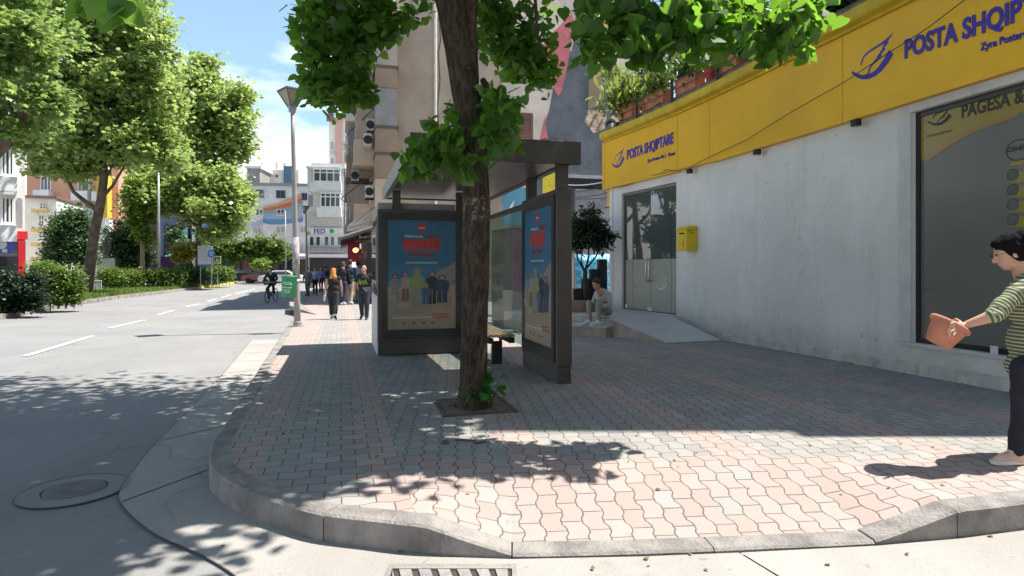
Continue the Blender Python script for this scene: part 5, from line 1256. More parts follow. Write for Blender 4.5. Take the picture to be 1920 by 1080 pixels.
# low extension with cables between the gable and the post office
for y0, y1_, nm, c in ((331, 337, 'ledge_pale', (.36, .36, .36)), (338, 352, 'ledge_dark', (.02, .02, .03))):
    rc = P1.rect(1060, y0, 1146, y1_); part(bb, P1, 'ledge', solid(nm, c), [(rc[0], rc[1], rc[2], rc[3], .01, .35 if y0 > 335 else .45)])
rc = P1.rect(1076, 356, 1146, 460); part(bb, P1, 'lower_wall', pm('grey_rough_render', (.24, .24, .25), .95, .2, 2, 1, 6), [(rc[0], rc[1] + 1.5, GB, rc[3], .02, .2)])
for a, b, s_ in (((1060, 346), (1160, 334), 5), ((1060, 356), (1150, 338), 9), ((1070, 368), (1165, 352), 6), ((1078, 372), (1165, 366), 3)):
    mb = MB(); p, q_ = P(*a, 26), P(*b, 17.4); mb.tube([p.lerp(q_, t / 8) - Vector((0, 0, .02 * s_ * 4 * (t / 8) * (1 - t / 8))) for t in range(9)], .015, 5); tag(mb.build('overhead_cable', M['black'] if s_ != 5 else M['white'], None, True), {5: 'pale overhead cable, highest of those between the shelter and the post office', 9: 'black overhead cable sagging most between the shelter and the post office', 6: 'black overhead cable ending beside the tall sign corner', 3: 'lowest black overhead cable, just above the small tree'}[s_], 'cable')

# --- buildings closing the street
def bld(name, label, A, e, x0, x1, ytop, depth, mat, base=GB):
    pl = Plane(A, e); a0, a1 = pl.a_of(x0), pl.a_of(x1); z = pl.hit((x0 + x1) / 2, ytop).z
    b = thing('building', label, 'building', tuple(pl.pt((a0 + a1) / 2, base))); volume(b, pl, a0, a1, base, z, depth, mat); return b, pl, a0, a1, z
ofs = lambda b: b
bm_, pm_, a0, a1, zt = bld('m', 'white four-storey block at the end of the street painted with an orange and blue swoosh', (-30, 84), (1, .12), 360, 640, 348, 12, M['white'])
part(bm_, pm_, 'roof', M['grey_metal'], [(a0 - .2, a1 + .2, zt + .002, zt + .35, -12, .3)])
for x0, y0, x1, y1 in ((480, 356, 494, 371), (518, 357, 535, 372), (566, 362, 578, 376), (479, 392, 494, 404), (519, 392, 534, 404), (562, 388, 574, 402), (474, 425, 492, 437), (518, 424, 535, 436), (563, 424, 575, 436), (430, 438, 449, 446), (562, 455, 570, 475), (573, 455, 580, 475)):
    window(bm_, pm_, pm_.rect(x0, y0, x1, y1), M['white'] if y0 > 380 else solid('blue_grey_frame', (.12, .15, .2)), WINGLASS if y0 < 420 else solid('blind', (.5, .5, .48)), 1, fw=.09, out=.12)
def ribbon(pl, top, bot, mat, name, k, b):
    mb = MB()
    for i in range(len(top) - 1): mb.prism([pl.hit(x, y, .006 + k * .012) for x, y in (top[i], bot[i], bot[i + 1], top[i + 1])], pl.n * .005)
    return mb.build(name, mat, b)
xs_ = [493, 505, 520, 535, 550, 560, 568]
def rb(ys0, ys1, mat, k): ribbon(pm_, list(zip(xs_, ys0)), list(zip(xs_, ys1)), mat, 'mural_ribbon', k, bm_)
rb([387, 384, 380, 374, 368, 364, 360], [391, 389, 386, 382, 377, 373, 370], pm('mural_peach', (.65, .42, .26), .8, .1, .5), 0)
rb([391, 389, 386, 382, 377, 373, 370], [396, 395, 393, 390, 385, 381, 378], pm('mural_orange', (.62, .19, .07), .8, .1, .5), 1)
rb([396, 395, 393, 390, 385, 381, 378], [400, 401, 400, 398, 394, 391, 388], pm('mural_teal', (.22, .44, .45), .8, .1, .5), 0)
rb([400, 401, 400, 398, 394, 391, 388], [410, 411, 411, 411, 410, 409, 408], pm('mural_sky', (.36, .46, .55), .8, .1, .5), 1)
rb([410, 411, 411, 411, 410, 409, 408], [418, 421, 421, 420, 418, 417, 416], pm('mural_blue', (.14, .30, .50), .8, .1, .5), 0)
for pts, c, k in (([(365, 425), (382, 418), (405, 400), (405, 450), (365, 455)], (.14, .40, .40), 0), ([(378, 425), (400, 412), (425, 420), (415, 440), (398, 455), (378, 455)], (.10, .20, .42), 1), ([(448, 423), (470, 418), (493, 410), (493, 420), (470, 432), (450, 438)], (.45, .52, .62), 0), ([(330, 440), (352, 425), (352, 470), (330, 470)], (.2, .45, .43), 0)):
    mb = MB(); mb.prism([pm_.hit(x, y, .03 + .02 * k) for x, y in pts][::-1], pm_.n * .01); mb.build('mural_ribbon', pm('mural_col%d' % int(c[2] * 100), c, .8, .1, .5), bm_)
# dark shops, canopies and a lettered fascia along its foot
sf = part(bm_, pm_, 'shop_front', solid('dark_front', (.03, .025, .03), .5), [(pm_.a_of(384), pm_.a_of(662), GB, 3.2, .0, 1.2)])
for i, (x0, x1, c) in enumerate(((330, 366, (.08, .42, .33)), (366, 412, (.55, .55, .52)), (412, 436, (.42, .10, .04)), (437, 500, (.62, .61, .58)), (502, 535, (.3, .06, .05)), (560, 655, (.60, .58, .54)))):
    z = pm_.hit(x0, 487).z
    A = [pm_.pt(pm_.a_of(x0), z + .35, 1.2), pm_.pt(pm_.a_of(x1), z + .35, 1.2), pm_.pt(pm_.a_of(x1), z, 3.4), pm_.pt(pm_.a_of(x0), z, 3.4)]
    mb = MB(); mb.prism(A, Vector((0, 0, .45))); mb.build('canopy', pm('canopy_%d' % i, c, .8, .1, 1), sf)
for i in range(11):
    a = pm_.a_of(388) + i * 1.25; mb = MB(); pm_.box(mb, a, a + .9, GB + .2, 2.3, 1.202, 1.25); mb.build('shop_glass', solid(['shop_a', 'shop_b', 'shop_c'][i % 3], [(.10, .09, .09), (.2, .12, .1), (.05, .06, .09)][i % 3]), sf)
mb = MB(); pm_.box(mb, pm_.a_of(583), pm_.a_of(600), 0, 2.7, 1.3, 1.5); mb.build('blue_kiosk_panel', solid('blue_panel', (.03, .12, .4)), sf)
def flat_text(txt, pl, px, py, h, off, mat, parent, bold=.02):
    v, f = text2d(txt, 1, bold); p0 = pl.hit(px, py, off); mb = MB(); mb.add([p0 + pl.e * (x / .69 * h) + Vector((0, 0, y / .69 * h)) for x, y in v], f); return mb.build('lettering', mat, parent)
flat_text('IOFN', pm_, 628, 491, .62, 3.5, M['white'], sf)
# roofs behind it
b, pl, a0, a1, z = bld('r1', 'cream rooftop block with chimneys rising behind the painted building', (-40, 104), (1, .1), 462, 560, 318, 8, M['cream'])
part(b, pl, 'penthouse', solid('blue_glass', (.05, .13, .22), .2), [(pl.a_of(533), pl.a_of(549), z + .01, z + .01, -3, .1)] if 0 else [(pl.a_of(533), pl.a_of(550), 10, z + .6, .01, .4)])
for x in (487, 515, 530): part(b, pl, 'chimney', M['cream'], [(pl.a_of(x), pl.a_of(x + 5), z + .002, z + 1.3, -1, -.3)])
for i in range(4): window(b, pl, pl.rect(467 + i * 16, 326, 475 + i * 16, 334), M['white'], WINGLASS, 0, fw=.1)
b, pl, a0, a1, z = bld('r2', 'grey stair tower with ladders on the roofs left of the street lamp', (-40, 98), (1, .1), 464, 487, 316, 6, greyr)
part(b, pl, 'roof', M['cream'], [(a0 - .3, a1 + .3, z + .002, z + .4, -6, .3)])
# white flats with glazed balconies
bw, pw, a0, a1, zt = bld('w', 'white four-storey flats with glazed balconies and a lettered shop board, end of the pavement', (-24, 70), (1, .15), 576, 655, 316, 10, M['white'])
part(bw, pw, 'roof', M['white'], [(pw.a_of(585), pw.a_of(648), zt + .002, zt + .5, -9, .6), (a0 - .1, a1, zt + .0, zt + .2, -9.9, .25)])
lv = [(590, 319, 640, 343), (603, 363, 640, 390)]
for r in lv:
    rc = pw.rect(*r); bx = part(bw, pw, 'balcony', M['white'], [(rc[0] - .4, rc[1] + .1, rc[2] - 1.1, rc[2] - .01, .0, .9)]); part(bw, pw, 'balcony_roof', M['white'], [(rc[0] - .4, rc[1] + .1, rc[3] + .01, rc[3] + .25, 0, .9)])
    sv = pw.A.copy(); pw.A = pw.A + pw.n * .85; window(bx, pw, rc, M['white'], WINGLASS, 3, .72, fw=.12, out=.08, sill=False); pw.A = sv
    bx2 = part(bw, pw, 'balcony_side', M['white'], [(rc[0], rc[0] + .08, rc[2], rc[3], 0, .84), (rc[1] - .08, rc[1], rc[2], rc[3], 0, .84)])
window(bw, pw, pw.rect(577, 365, 588, 388), M['white'], solid('grey_blind', (.3, .3, .32)), 0)
rc = pw.rect(576, 404, 643, 424); part(bw, pw, 'canvas_blind', solid('canvas', (.52, .5, .46)), [(rc[0], rc[1], rc[2], rc[3], .02, .5)])
rc = pw.rect(580, 428, 640, 439); fs_ = part(bw, pw, 'shop_board', M['white'], [(rc[0], rc[1], rc[2], rc[3], .02, .25)])
flat_text('FED', pw, 588, 437.5, .52, .26, M['ink'], fs_, .02)
mb = MB(); mb.lathe(pw.hit(622, 433.5, .255), pw.n, [(.26, 0), (.26, .01), (0, .01)], 12); mb.build('green_dot', solid('sign_green', (.05, .35, .15)), fs_)
rc = pw.rect(600, 436, 617, 437.3)
for x in (580, 592, 608, 619, 632): window(bw, pw, pw.rect(x, 443, x + 9, 461), M['white'], WINGLASS, 0, fw=.08, sill=False)
rc = pw.rect(576, 463, 655, 474); part(bw, pw, 'terrace_rail', solid('terrace_grey', (.25, .25, .27)), [(rc[0], rc[1], rc[2], rc[3], .3, 1.2)])
part(bw, pw, 'drain_pipe', M['black'], [(pw.a_of(645.5), pw.a_of(646.5), 5, zt, .01, .12)])
rc = pw.rect(576, 477, 655, 483); part(bw, pw, 'fascia', M['white'], [(rc[0], rc[1], rc[2], rc[3], 1.21, 1.6)])
rc = pw.rect(576, 484, 660, 520); part(bw, pw, 'shop_front', solid('dark_front', (.03, .025, .03)), [(rc[0], rc[1], GB, rc[3], .01, 1.2)])
# tower block
bt_, pt_, a0, a1, zt = bld('t', 'tall pale tower block with pink stripe far behind the white flats', (-34, 118), (1, .3), 617, 690, 222, 12, M['cream'])
for k in range(7):
    z = 5 + k * 3.05
    window(bt_, pt_, (pt_.a_of(620), pt_.a_of(626), z + .6, z + 2.2), M['white'], WINGLASS, 1, fw=.1)
    window(bt_, pt_, (pt_.a_of(645), pt_.a_of(653), z + .6, z + 2.3), M['white'], solid('cyan_glass', (.2, .4, .5), .2), 1, fw=.1)
    if k % 2: part(bt_, pt_, 'balcony', M['grey_metal'], [(pt_.a_of(642), pt_.a_of(655), z - .2, z + .5, .0, 1.0)])
    mb = MB(); pt_.box(mb, pt_.a_of(621), pt_.a_of(624), z - .3, z + .3, .1, .5); mb.build('air_conditioner', solid('ac_white', (.55, .54, .5)), bt_)
part(bt_, pt_, 'pink_stripe', solid('pink_render', (.58, .36, .3)), [(pt_.a_of(629), pt_.a_of(642), GB, zt, .01, .3)])
part(bt_, pt_, 'roof', solid('roof_brown', (.2, .12, .09)), [(pt_.a_of(630), pt_.a_of(690), zt + .002, zt + .6, -10, .8), (pt_.a_of(612), pt_.a_of(626), zt - .9, zt + .3, .3, 1.6)])
part(bt_, pt_, 'penthouse', M['cream'], [(pt_.a_of(642), pt_.a_of(676), zt + .61, zt + 2.2, -8, -.2)])
# --- left side of the street
salm = pm('salmon_render', (.62, .33, .22), .85, .07, .4); 
bl, pl, a0, a1, zt = bld('l1', 'white flats with arched recess, blue banner and red shop below, far left', (-31.9, 40), (1, .9), -150, 47, 262, 14, M['white'])
for z in (3.9, 7.0):
    for x0, x1 in ((-60, -25), (2, 26)): window(bl, pl, (pl.a_of(x0), pl.a_of(x1), z + .3, z + 2.0), M['white'], WINGLASS, 2, fw=.09)
    part(bl, pl, 'balcony', M['white'], [(pl.a_of(-80), pl.a_of(30), z - .9, z + .1, .0, 1.1)]); part(bl, pl, 'balcony_roof', M['white'], [(pl.a_of(-80), pl.a_of(30), z + 2.1, z + 2.3, 0, 1.1)])
rc = pl.rect(31, 371, 42, 425); mb = MB()
n = 10; cxa, w_ = (rc[0] + rc[1]) / 2, (rc[1] - rc[0]) / 2; zs_ = rc[3] - w_
poly = [pl.pt(rc[0], rc[2], .01), pl.pt(rc[1], rc[2], .01)] + [pl.pt(cxa + w_ * math.cos(math.pi * k / n), zs_ + w_ * math.sin(math.pi * k / n), .01) for k in range(n + 1)]
mb.prism(poly, pl.n * .02); mb.build('arched_recess', solid('recess_grey', (.32, .30, .30)), bl)
rc = pl.rect(26, 434, 51, 449); part(bl, pl, 'shop_sign', solid('shop_red', (.62, .02, .03), .5), [(rc[0], rc[1], rc[2], rc[3], .02, .4)])
rc = pl.rect(33, 452, 47, 505); part(bl, pl, 'red_column', solid('shop_red', (.62, .02, .03), .5), [(rc[0], rc[1], GB, rc[3], .02, .5)])
rc = pl.rect(-60, 481, 32, 497); part(bl, pl, 'shop_front', solid('dark_front', (.03, .03, .03)), [(rc[0], rc[1], GB, rc[3], .02, .6)])
fl = Plane((-31.9 - .6, 39.2), (1, .9)); rc = fl.rect(-40, 423, 26, 475)
t = thing('banner', 'large blue banner with white dotted borders hung over the shops, far left', 'banner', tuple(fl.pt(0, rc[2])))
part(t, fl, 'cloth', solid('banner_blue', (.10, .13, .45)), [(rc[0], rc[1], rc[2], rc[3], .62, .68)])
part(t, fl, 'border', M['white'], [(rc[0] + .1 + .5 * k, rc[0] + .35 + .5 * k, z, z + .22, .681, .70) for k in range(int((rc[1] - rc[0]) / .5)) for z in (rc[3] - .3, rc[2] + .05)])
mb = MB(); mb.lathe(fl.hit(2, 458, .69), fl.n, [(.30, 0), (.30, .02), (0, .02)], 12); mb.build('round_mark', M['white'], t)
bc_, pl, a0, a1, zt = bld('l2', 'low cream house with yellow bands between the white flats and the bushy tree', (-36.5, 48), (1, .35), 46, 106, 372, 10, M['white'])
part(bc_, pl, 'roof', solid('roof_brown', (.2, .12, .09)), [(a0, a1 + .1, zt + .002, zt + .2, -10, .3)])
yb = solid('yellow_band', (.70, .5, .2))
for y in (392, 428, 455, 484): rc = pl.rect(58, y, 92, y + 7); part(bc_, pl, 'band', yb, [(rc[0], rc[1], rc[2], rc[3], .004, .05)])
for r in ((72, 402, 84, 424), (74, 380, 87, 392), (93, 418, 98, 437), (72, 440, 90, 453)): window(bc_, pl, pl.rect(*r), M['white'], WINGLASS, 1, .5, fw=.08)
bs, pl, a0, a1, zt = bld('l3', 'salmon apartment tower with white balconies rising behind the round tree', (-52, 72), (1, .25), 50, 222, 262, 14, salm)
for k in range(5):
    z = 4 + 3 * k
    for x0, x1 in ((72, 100), (142, 172), (180, 206)): 
        bal = part(bs, pl, 'balcony', M['cream'] if k % 2 else M['white'], [(pl.a_of(x0), pl.a_of(x1), z - .9, z + .2, 0, 1.3)])
        window(bs, pl, (pl.a_of(x0 + 4), pl.a_of(x1 - 4), z + .3, z + 1.9), M['white'], WINGLASS, 2, fw=.1, sill=False)
part(bs, pl, 'yellow_bay', solid('bay_yellow', (.66, .42, .05)), [(pl.a_of(190), pl.a_of(210), 7.2, 12, .02, 1.4)])
part(bs, pl, 'white_bay', M['white'], [(pl.a_of(150), pl.a_of(212), GB, 6.9, .02, 1.2)])
bd, pl, a0, a1, zt = bld('l4', 'dark glazed office block with orange fins seen between the street trees', (-49, 80), (1, .1), 222, 300, 300, 12, solid('navy_cladding', (.035, .05, .09), .35))
for x in (218, 231): part(bd, pl, 'fin', solid('orange_fin', (.5, .16, .08)), [(pl.a_of(x), pl.a_of(x + 3), GB, zt + 1, .01, .5)])
for z in (8, 11, 14): part(bd, pl, 'floor_line', solid('fin_red', (.45, .1, .08)), [(a0 + 1, a1, z, z + .2, .01, .1)])
bg_, pl, a0, a1, zt = bld('l5', 'pale grey low block with bands of glazing behind the tall steel pole', (-43, 90), (1, .1), 274, 372, 412, 12, solid('pale_block', (.42, .45, .48)))
for y in (423, 440, 458): rc = pl.rect(277, y, 368, y + 8); part(bg_, pl, 'glazing', WINGLASS if y < 450 else solid('aqua_glass', (.25, .42, .42), .3), [(rc[0], rc[1], rc[2], rc[3], .01, .1)])
part(bg_, pl, 'shop_front', solid('dark_front', (.03, .025, .03)), [(a0, a1, GB, 2.4, .01, .6)])
# purple site banner
pb = Plane((-36, 58), (1, .1)); rc = pb.rect(247, 481, 322, 502)
t = thing('purple_banner', 'long purple fence banner with pale lettering beyond the hedges', 'banner', tuple(pb.pt((rc[0] + rc[1]) / 2, GB)))
part(t, pb, 'banner_sheet', solid('purple_print', (.11, .03, .15)), [(rc[0], rc[1], rc[2], rc[3], 0, .06)])
part(t, pb, 'post', M['grey_metal'], [(rc[0] + k, rc[0] + k + .08, GB, rc[3], -.1, -.002) for k in (.1, 1.5, 3.0)])
flat_text('TURISMI', pb, 277, 489, .22, .07, M['white'], t, .03) if 0 else None
mb = MB(); rr_ = random.Random(4)
for y0, x_a, x_b in ((489, 276, 298), (496, 270, 290)):
    x = x_a
    while x < x_b: w_ = rr_.uniform(1.2, 2.6); a = pb.rect(x, y0 - 4, x + w_, y0); pb.box(mb, a[0], a[1], a[2], a[3], .061, .065); x += w_ + .8
mb.build('faded_lettering', solid('faded_white', (.5, .45, .55)), t)
# car-park clutter behind the small tree: blue tarpaulin and dark steps
mb = MB(); n = 14
vs = []
for i in range(n + 1):
    for j in range(7):
        x = 2.2 + 3.4 * i / n; z_ = .55 + 1.55 * j / 6; vs.append((x, 21.5 + .12 * noise.noise(Vector((x * 3, z_ * 3, 0))) - .5 * (1 - j / 6), z_ - .25 + .05 * noise.noise(Vector((x * 2, 0, 4)))))
mb.add(vs, [(i * 7 + j, i * 7 + 7 + j, i * 7 + 8 + j, i * 7 + j + 1) for i in range(n) for j in range(6)])
def tarp():
    t = NT('blue_tarpaulin'); p = t.pos(); f = t.ramp(t.noise(p, 6, 5, .7), .5, .56); c = t.mix(f, (.03, .30, .48), (.28, .55, .66)); t.put(t.bsdf.inputs['Base Color'], c); t.bsdf.inputs['Roughness'].default_value = .4; t.bump(t.noise(p, 9, 5), .6, .05); return t.mat
tag(mb.build('tarpaulin', tarp(), None, True), 'bright blue patterned tarpaulin hung behind the small tree', 'tarpaulin').modifiers.new('solid', 'SOLIDIFY').thickness = .02
t = thing('stacked_crates', 'dark stepped stack of crates behind the seated man', 'crates', (2.9, 19, -.2))
for i in range(4):
    mb = MB(); hh_ = .95 + .3 * i; mb.box((2.02 + .26 * i, 19.0 + .03 * i, -.2 + hh_ / 2), (.25, .5, hh_)); mb.build('crate', solid('crate_dark', (.022, .02, .02), .8, .4, 6), t, bevel=.01)
# ------------------------------------------------------------------ trees of the street
def tree(name, label, cat, base, trunk, limbs_, blobs, n, lsize, mat, kind='plane', sig=.35, per=40, group=None, bark=None, up=.5, seed=1, ok=None, hier=0):
    rng = np.random.default_rng(seed); t = thing(name, label, cat, tuple(base), group)
    mb = MB()
    def curve(pts, r0, r1, nseg):
        pts = [Vector(p) for p in pts]; q = []
        for i in range(len(pts) - 1):
            for k in range(4): q.append(pts[i].lerp(pts[i + 1], k / 4))
        q.append(pts[-1]); m = len(q); mb.tube(q, [r0 + (r1 - r0) * i / (m - 1) for i in range(m)], nseg, True, jit=.1)
    curve(*trunk, 10)
    mb.build('trunk', bark or M['trunk'], t, True)
    if limbs_:
        mb = MB()
        for l in limbs_: curve(*l, 6)
        mb.build('branch', bark or M['trunk'], t, True)
    pts = clumps(blobs, n, sig, rng, per, ok, sig * 1.6, hier)
    leaf_object('crown', pts, lsize * (.7 + .6 * rng.random(len(pts))), kind, mat, t, up=up, droop=.15, rng=rng)
    return t
g_ = 'plane trees along the left side of the road'
Y1 = 37.0
q = lambda x, y, Y: tuple(P(x, y, Y))
def pb_(x, y, rx, ry, Y, ryy, wgt): return (q(x, y, Y), (rx * Y / F, ryy, ry * Y / F), wgt)
tree('plane_tree', 'nearest big plane tree with a forked leaning trunk rising from the hedges', 'tree', P(163, 550, Y1),
     ([q(160, 556, Y1), q(166, 520, Y1), q(172, 470, Y1), q(180, 420, Y1), q(190, 375, Y1), q(195, 330, Y1), q(190, 250, Y1 - .2), q(180, 150, Y1), q(170, 60, Y1), q(165, -40, Y1)], .34, .12),
     [([q(180, 392, Y1), q(160, 378, Y1 - .2), q(138, 360, Y1 - .3), q(126, 335, Y1 - .4), q(110, 310, Y1 - .6), q(70, 260, Y1 - 1)], .16, .04), ([q(190, 372, Y1), q(210, 350, Y1), q(240, 300, Y1 - .3), q(280, 220, Y1)], .13, .03), ([q(190, 300, Y1), q(130, 200, Y1 - .5), q(90, 100, Y1)], .1, .03), ([q(188, 250, Y1), q(240, 160, Y1 - .4), q(270, 60, Y1)], .1, .03), ([q(195, 345, Y1), q(215, 300, Y1), q(230, 250, Y1)], .08, .03)],
     [pb_(160, 180, 130, 130, Y1, 3.2, 8), pb_(110, 255, 85, 60, Y1 - 1, 2.2, 3), pb_(240, 130, 85, 110, Y1, 2.8, 5), pb_(300, 210, 62, 90, Y1 + .5, 2.0, 3), pb_(90, 90, 110, 110, Y1 - 1, 2.6, 5), pb_(200, 30, 110, 70, Y1, 2.6, 4), pb_(230, 295, 90, 40, Y1 - .3, 1.8, 2.2), pb_(115, 318, 70, 26, Y1 - .5, 1.4, .9), pb_(330, 290, 40, 40, Y1 + .5, 1.2, .8), pb_(300, 60, 32, 60, Y1, 1.2, .9)],
     46000, .25, LF['plane'], sig=.30, per=20, group=g_, seed=3, hier=11, ok=lambda c: vis(c)[0] < 352 and not (vis(c)[0] > 322 and vis(c)[1] < 95))
Y2 = 17.5
tree('plane_tree', 'plane tree at the left edge whose dark limb crosses the white flats', 'tree', P(-90, 590, Y2),
     ([q(-95, 640, Y2), q(-80, 520, Y2), q(-60, 400, Y2), q(-40, 330, Y2), q(-10, 290, Y2), q(22, 258, Y2), q(36, 235, Y2), q(60, 180, Y2)], .24, .09),
     [([q(-20, 300, Y2), q(-60, 240, Y2), q(-80, 120, Y2)], .1, .03), ([q(36, 235, Y2), q(10, 180, Y2), q(-10, 80, Y2)], .08, .02)],
     [pb_(-30, 120, 130, 140, Y2, 2.2, 6), pb_(70, 190, 70, 45, Y2, 1.4, 2.2), pb_(50, 60, 80, 90, Y2, 1.6, 3), pb_(20, 250, 60, 24, Y2, .9, 1.0)],
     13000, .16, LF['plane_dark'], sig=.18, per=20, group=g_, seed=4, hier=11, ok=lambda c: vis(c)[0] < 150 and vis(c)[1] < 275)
Y3 = 58.0
tree('plane_tree', 'distant dark green plane tree whose crown reaches furthest over the road', 'tree', P(372, 530, Y3),
     ([q(370, 528, Y3), q(372, 480, Y3), q(372, 430, Y3), q(368, 380, Y3), q(360, 300, Y3), q(355, 200, Y3)], .26, .1),
     [([q(372, 425, Y3), q(345, 415, Y3), q(300, 400, Y3)], .1, .04), ([q(368, 380, Y3), q(400, 340, Y3), q(430, 300, Y3)], .12, .04), ([q(364, 320, Y3), q(320, 260, Y3), q(300, 200, Y3)], .12, .04)],
     [pb_(400, 215, 62, 85, Y3, 3.4, 7), pb_(345, 165, 55, 55, Y3, 2.6, 4), pb_(440, 250, 32, 66, Y3, 1.8, 2.6), pb_(300, 230, 60, 80, Y3 + 1, 2.6, 3.5), pb_(445, 175, 22, 30, Y3, 1, .9), pb_(380, 115, 18, 14, Y3, .8, .35), pb_(360, 290, 90, 40, Y3, 2.2, 3)],
     27000, .36, LF['plane'], sig=.46, per=20, group=g_, seed=5, hier=11, ok=lambda c: vis(c)[0] < 478)
Y4 = 50.0
tree('plane_tree', 'pale green broad-crowned plane tree below the dark one, behind the road signs', 'tree', P(372, 530, Y4),
     ([q(376, 530, Y4), q(374, 480, Y4), q(373, 440, Y4), q(376, 410, Y4)], .2, .14),
     [([q(374, 425, Y4), q(352, 412, Y4), q(325, 425, Y4), q(312, 432, Y4)], .1, .05), ([q(374, 420, Y4), q(400, 400, Y4), q(420, 385, Y4)], .1, .03)],
     [pb_(360, 375, 105, 48, Y4, 3, 8), pb_(425, 390, 52, 48, Y4, 2, 4), pb_(300, 350, 48, 45, Y4, 2, 2.6), pb_(380, 340, 75, 32, Y4, 2, 3), pb_(410, 440, 30, 14, Y4, 1.2, .7)],
     22000, .30, LF['plane'], sig=.36, per=20, group=g_, seed=6, hier=11, ok=lambda c: vis(c)[0] < 476 and vis(c)[1] < 452 and not (vis(c)[0] < 320 and vis(c)[1] > 405))
# young tree
Y5 = 48.0
tree('young_tree', 'slender young tree with pale trunk and thin yellow-green leaves on the island', 'tree', P(266, 533, Y5),
     ([q(266, 536, Y5), q(267, 480, Y5), q(268, 420, Y5), q(271, 380, Y5), q(272, 330, Y5)], .19, .07), [([q(268, 430, Y5), q(262, 400, Y5)], .04, .02)],
     [pb_(268, 372, 30, 44, Y5, .9, 4), pb_(262, 410, 18, 24, Y5, .5, 1), pb_(270, 440, 10, 22, Y5, .3, .5)], 4200, .28, LF['young'], sig=.3, per=14, seed=7, bark=solid('pale_bark', (.34, .28, .18)))
# evergreens and other greenery
def bushy(label, px, py, Y, blobs, n, ls, mat, name='round_tree', cat='tree', seed=1, group=None, sig=.25, kind='quad', r=.12, per=30):
    b = P(px, py, Y); b.z = gz(Y) + (0 if px < 460 else -.1)
    tk = [tuple(b), q(px, (py + blobs[0][1]) / 2, Y), q(px, blobs[0][1], Y)]
    return tree(name, label, cat, b, (tk, r, r * .6), [], [pb_(x, y, rx, ry, Y, max(rx, ry) * Y / F * .8, w_) for x, y, rx, ry, w_ in blobs], n, ls, mat, kind, sig=sig, per=per, seed=seed, group=group)
bushy('large round evergreen tree in front of the salmon tower', 130, 525, 44, [(130, 445, 40, 48, 5), (138, 415, 26, 30, 2), (110, 475, 28, 26, 2), (155, 470, 26, 34, 2)], 16000, .20, LF['ever'], seed=11)
bushy('second dark evergreen tree behind the statue, left of the young tree', 240, 525, 52, [(238, 450, 34, 38, 5), (225, 480, 28, 28, 2), (255, 485, 26, 26, 2)], 14000, .22, LF['ever'], seed=12)
bushy('golden-leaved small tree behind the direction board', 355, 515, 58, [(355, 470, 26, 18, 3), (345, 482, 20, 12, 1)], 3000, .3, LF['golden'], seed=13, name='small_tree')
bushy('small dark green tree with reddish top left of the golden tree', 330, 515, 62, [(330, 455, 10, 26, 2), (326, 440, 9, 12, 1)], 1600, .28, LF['ever'], seed=19, name='small_tree')
gg = 'row of low clipped trees before the shops'
for i, (px, py, rx, ry, lab) in enumerate(((400, 470, 22, 24, 'low clipped tree at the left end of the row before the shops'), (436, 468, 24, 24, 'second low clipped tree from the left before the shops'), (474, 466, 26, 25, 'third low clipped tree from the left before the shops, beside the pale canopy'), (512, 468, 26, 25, 'low clipped tree at the right end of the row, just left of the lamp post'))):
    bushy(lab, px, 520, 68, [(px, py, rx, ry, 3), (px + 8, py + 6, rx * .8, ry * .7, 1)], 4200, .30, LF['hedge'], seed=20 + i, name='small_tree', group=gg, r=.15)
bushy('small yellow-green bush under the right-hand clipped tree', 490, 517, 64, [(490, 495, 12, 10, 2)], 900, .25, LF['young'], name='bush', cat='bush', seed=31, r=.06)
def hedge(label, blobs, Y, n, ls, mat, seed, group=None, name='hedge'):
    rng = np.random.default_rng(seed); b0 = P(blobs[0][0], 560, Y); b0.z = gz(Y)
    t = thing(name, label, 'hedge' if name == 'hedge' else 'bush', tuple(b0), group)
    mb = MB()
    for x, y, rx, ry, w_ in blobs:
        c = P(x, y, Y)
        for k in range(3): mb.tube([(c.x + (k - 1) * .3, Y, gz(Y) - .05), (c.x + (k - 1) * .35, Y + .05, c.z)], .02, 4)
    mb.build('stem', M['twig'], t)
    pts = clumps([pb_(x, y, rx, ry, Y, max(.5, rx * Y / F * .6), w_) for x, y, rx, ry, w_ in blobs], n, .0055 * Y, rng, 30)
    pts[:, 2] = np.maximum(pts[:, 2], gz(Y) + .03 + .1 * rng.random(len(pts)))
    leaf_object('foliage', pts, ls * (1 if Y < 40 else 1.25) * (.7 + .6 * rng.random(len(pts))), 'quad', mat, t, up=.5, rng=rng)
hg = 'clipped bushes on the planted island'
hedge('near-black dense hedge at the far left, in deep shade', [(-30, 545, 50, 42, 3), (30, 540, 50, 38, 4), (60, 550, 30, 32, 2), (10, 570, 60, 20, 2)], 22, 17000, .10, LF['hedge_dark'], 41, hg)  # leaf colour itself is near-black
hedge('tall leafy green hedge between the dark hedge and the forked plane tree', [(95, 530, 32, 34, 3), (125, 535, 28, 36, 3), (80, 515, 24, 22, 1.5), (108, 560, 40, 14, 1)], 25, 14000, .11, LF['hedge'], 42, hg)
hedge('low dark bush with a bright top just right of the forked plane tree', [(212, 525, 26, 16, 3), (205, 512, 14, 8, 1)], 44, 6500, .11, LF['hedge'], 43, hg)
hedge('low shiny bush left of the slender young tree', [(246, 521, 16, 14, 3)], 45, 3500, .12, LF['hedge'], 44, hg)
hedge('wide low bush right of the slender young tree', [(288, 519, 22, 12, 3), (304, 521, 12, 12, 1)], 46, 4500, .12, LF['hedge'], 45, hg)
hedge('brownish clipped bush in front of the tall steel pole', [(326, 519, 16, 13, 3)], 47, 2600, .13, LF['hedge'], 46, hg)
hedge('ragged darker shrub under the pale green plane tree', [(352, 514, 20, 16, 3), (376, 520, 10, 14, 1)], 50, 3600, .15, LF['ever'], 47, hg)
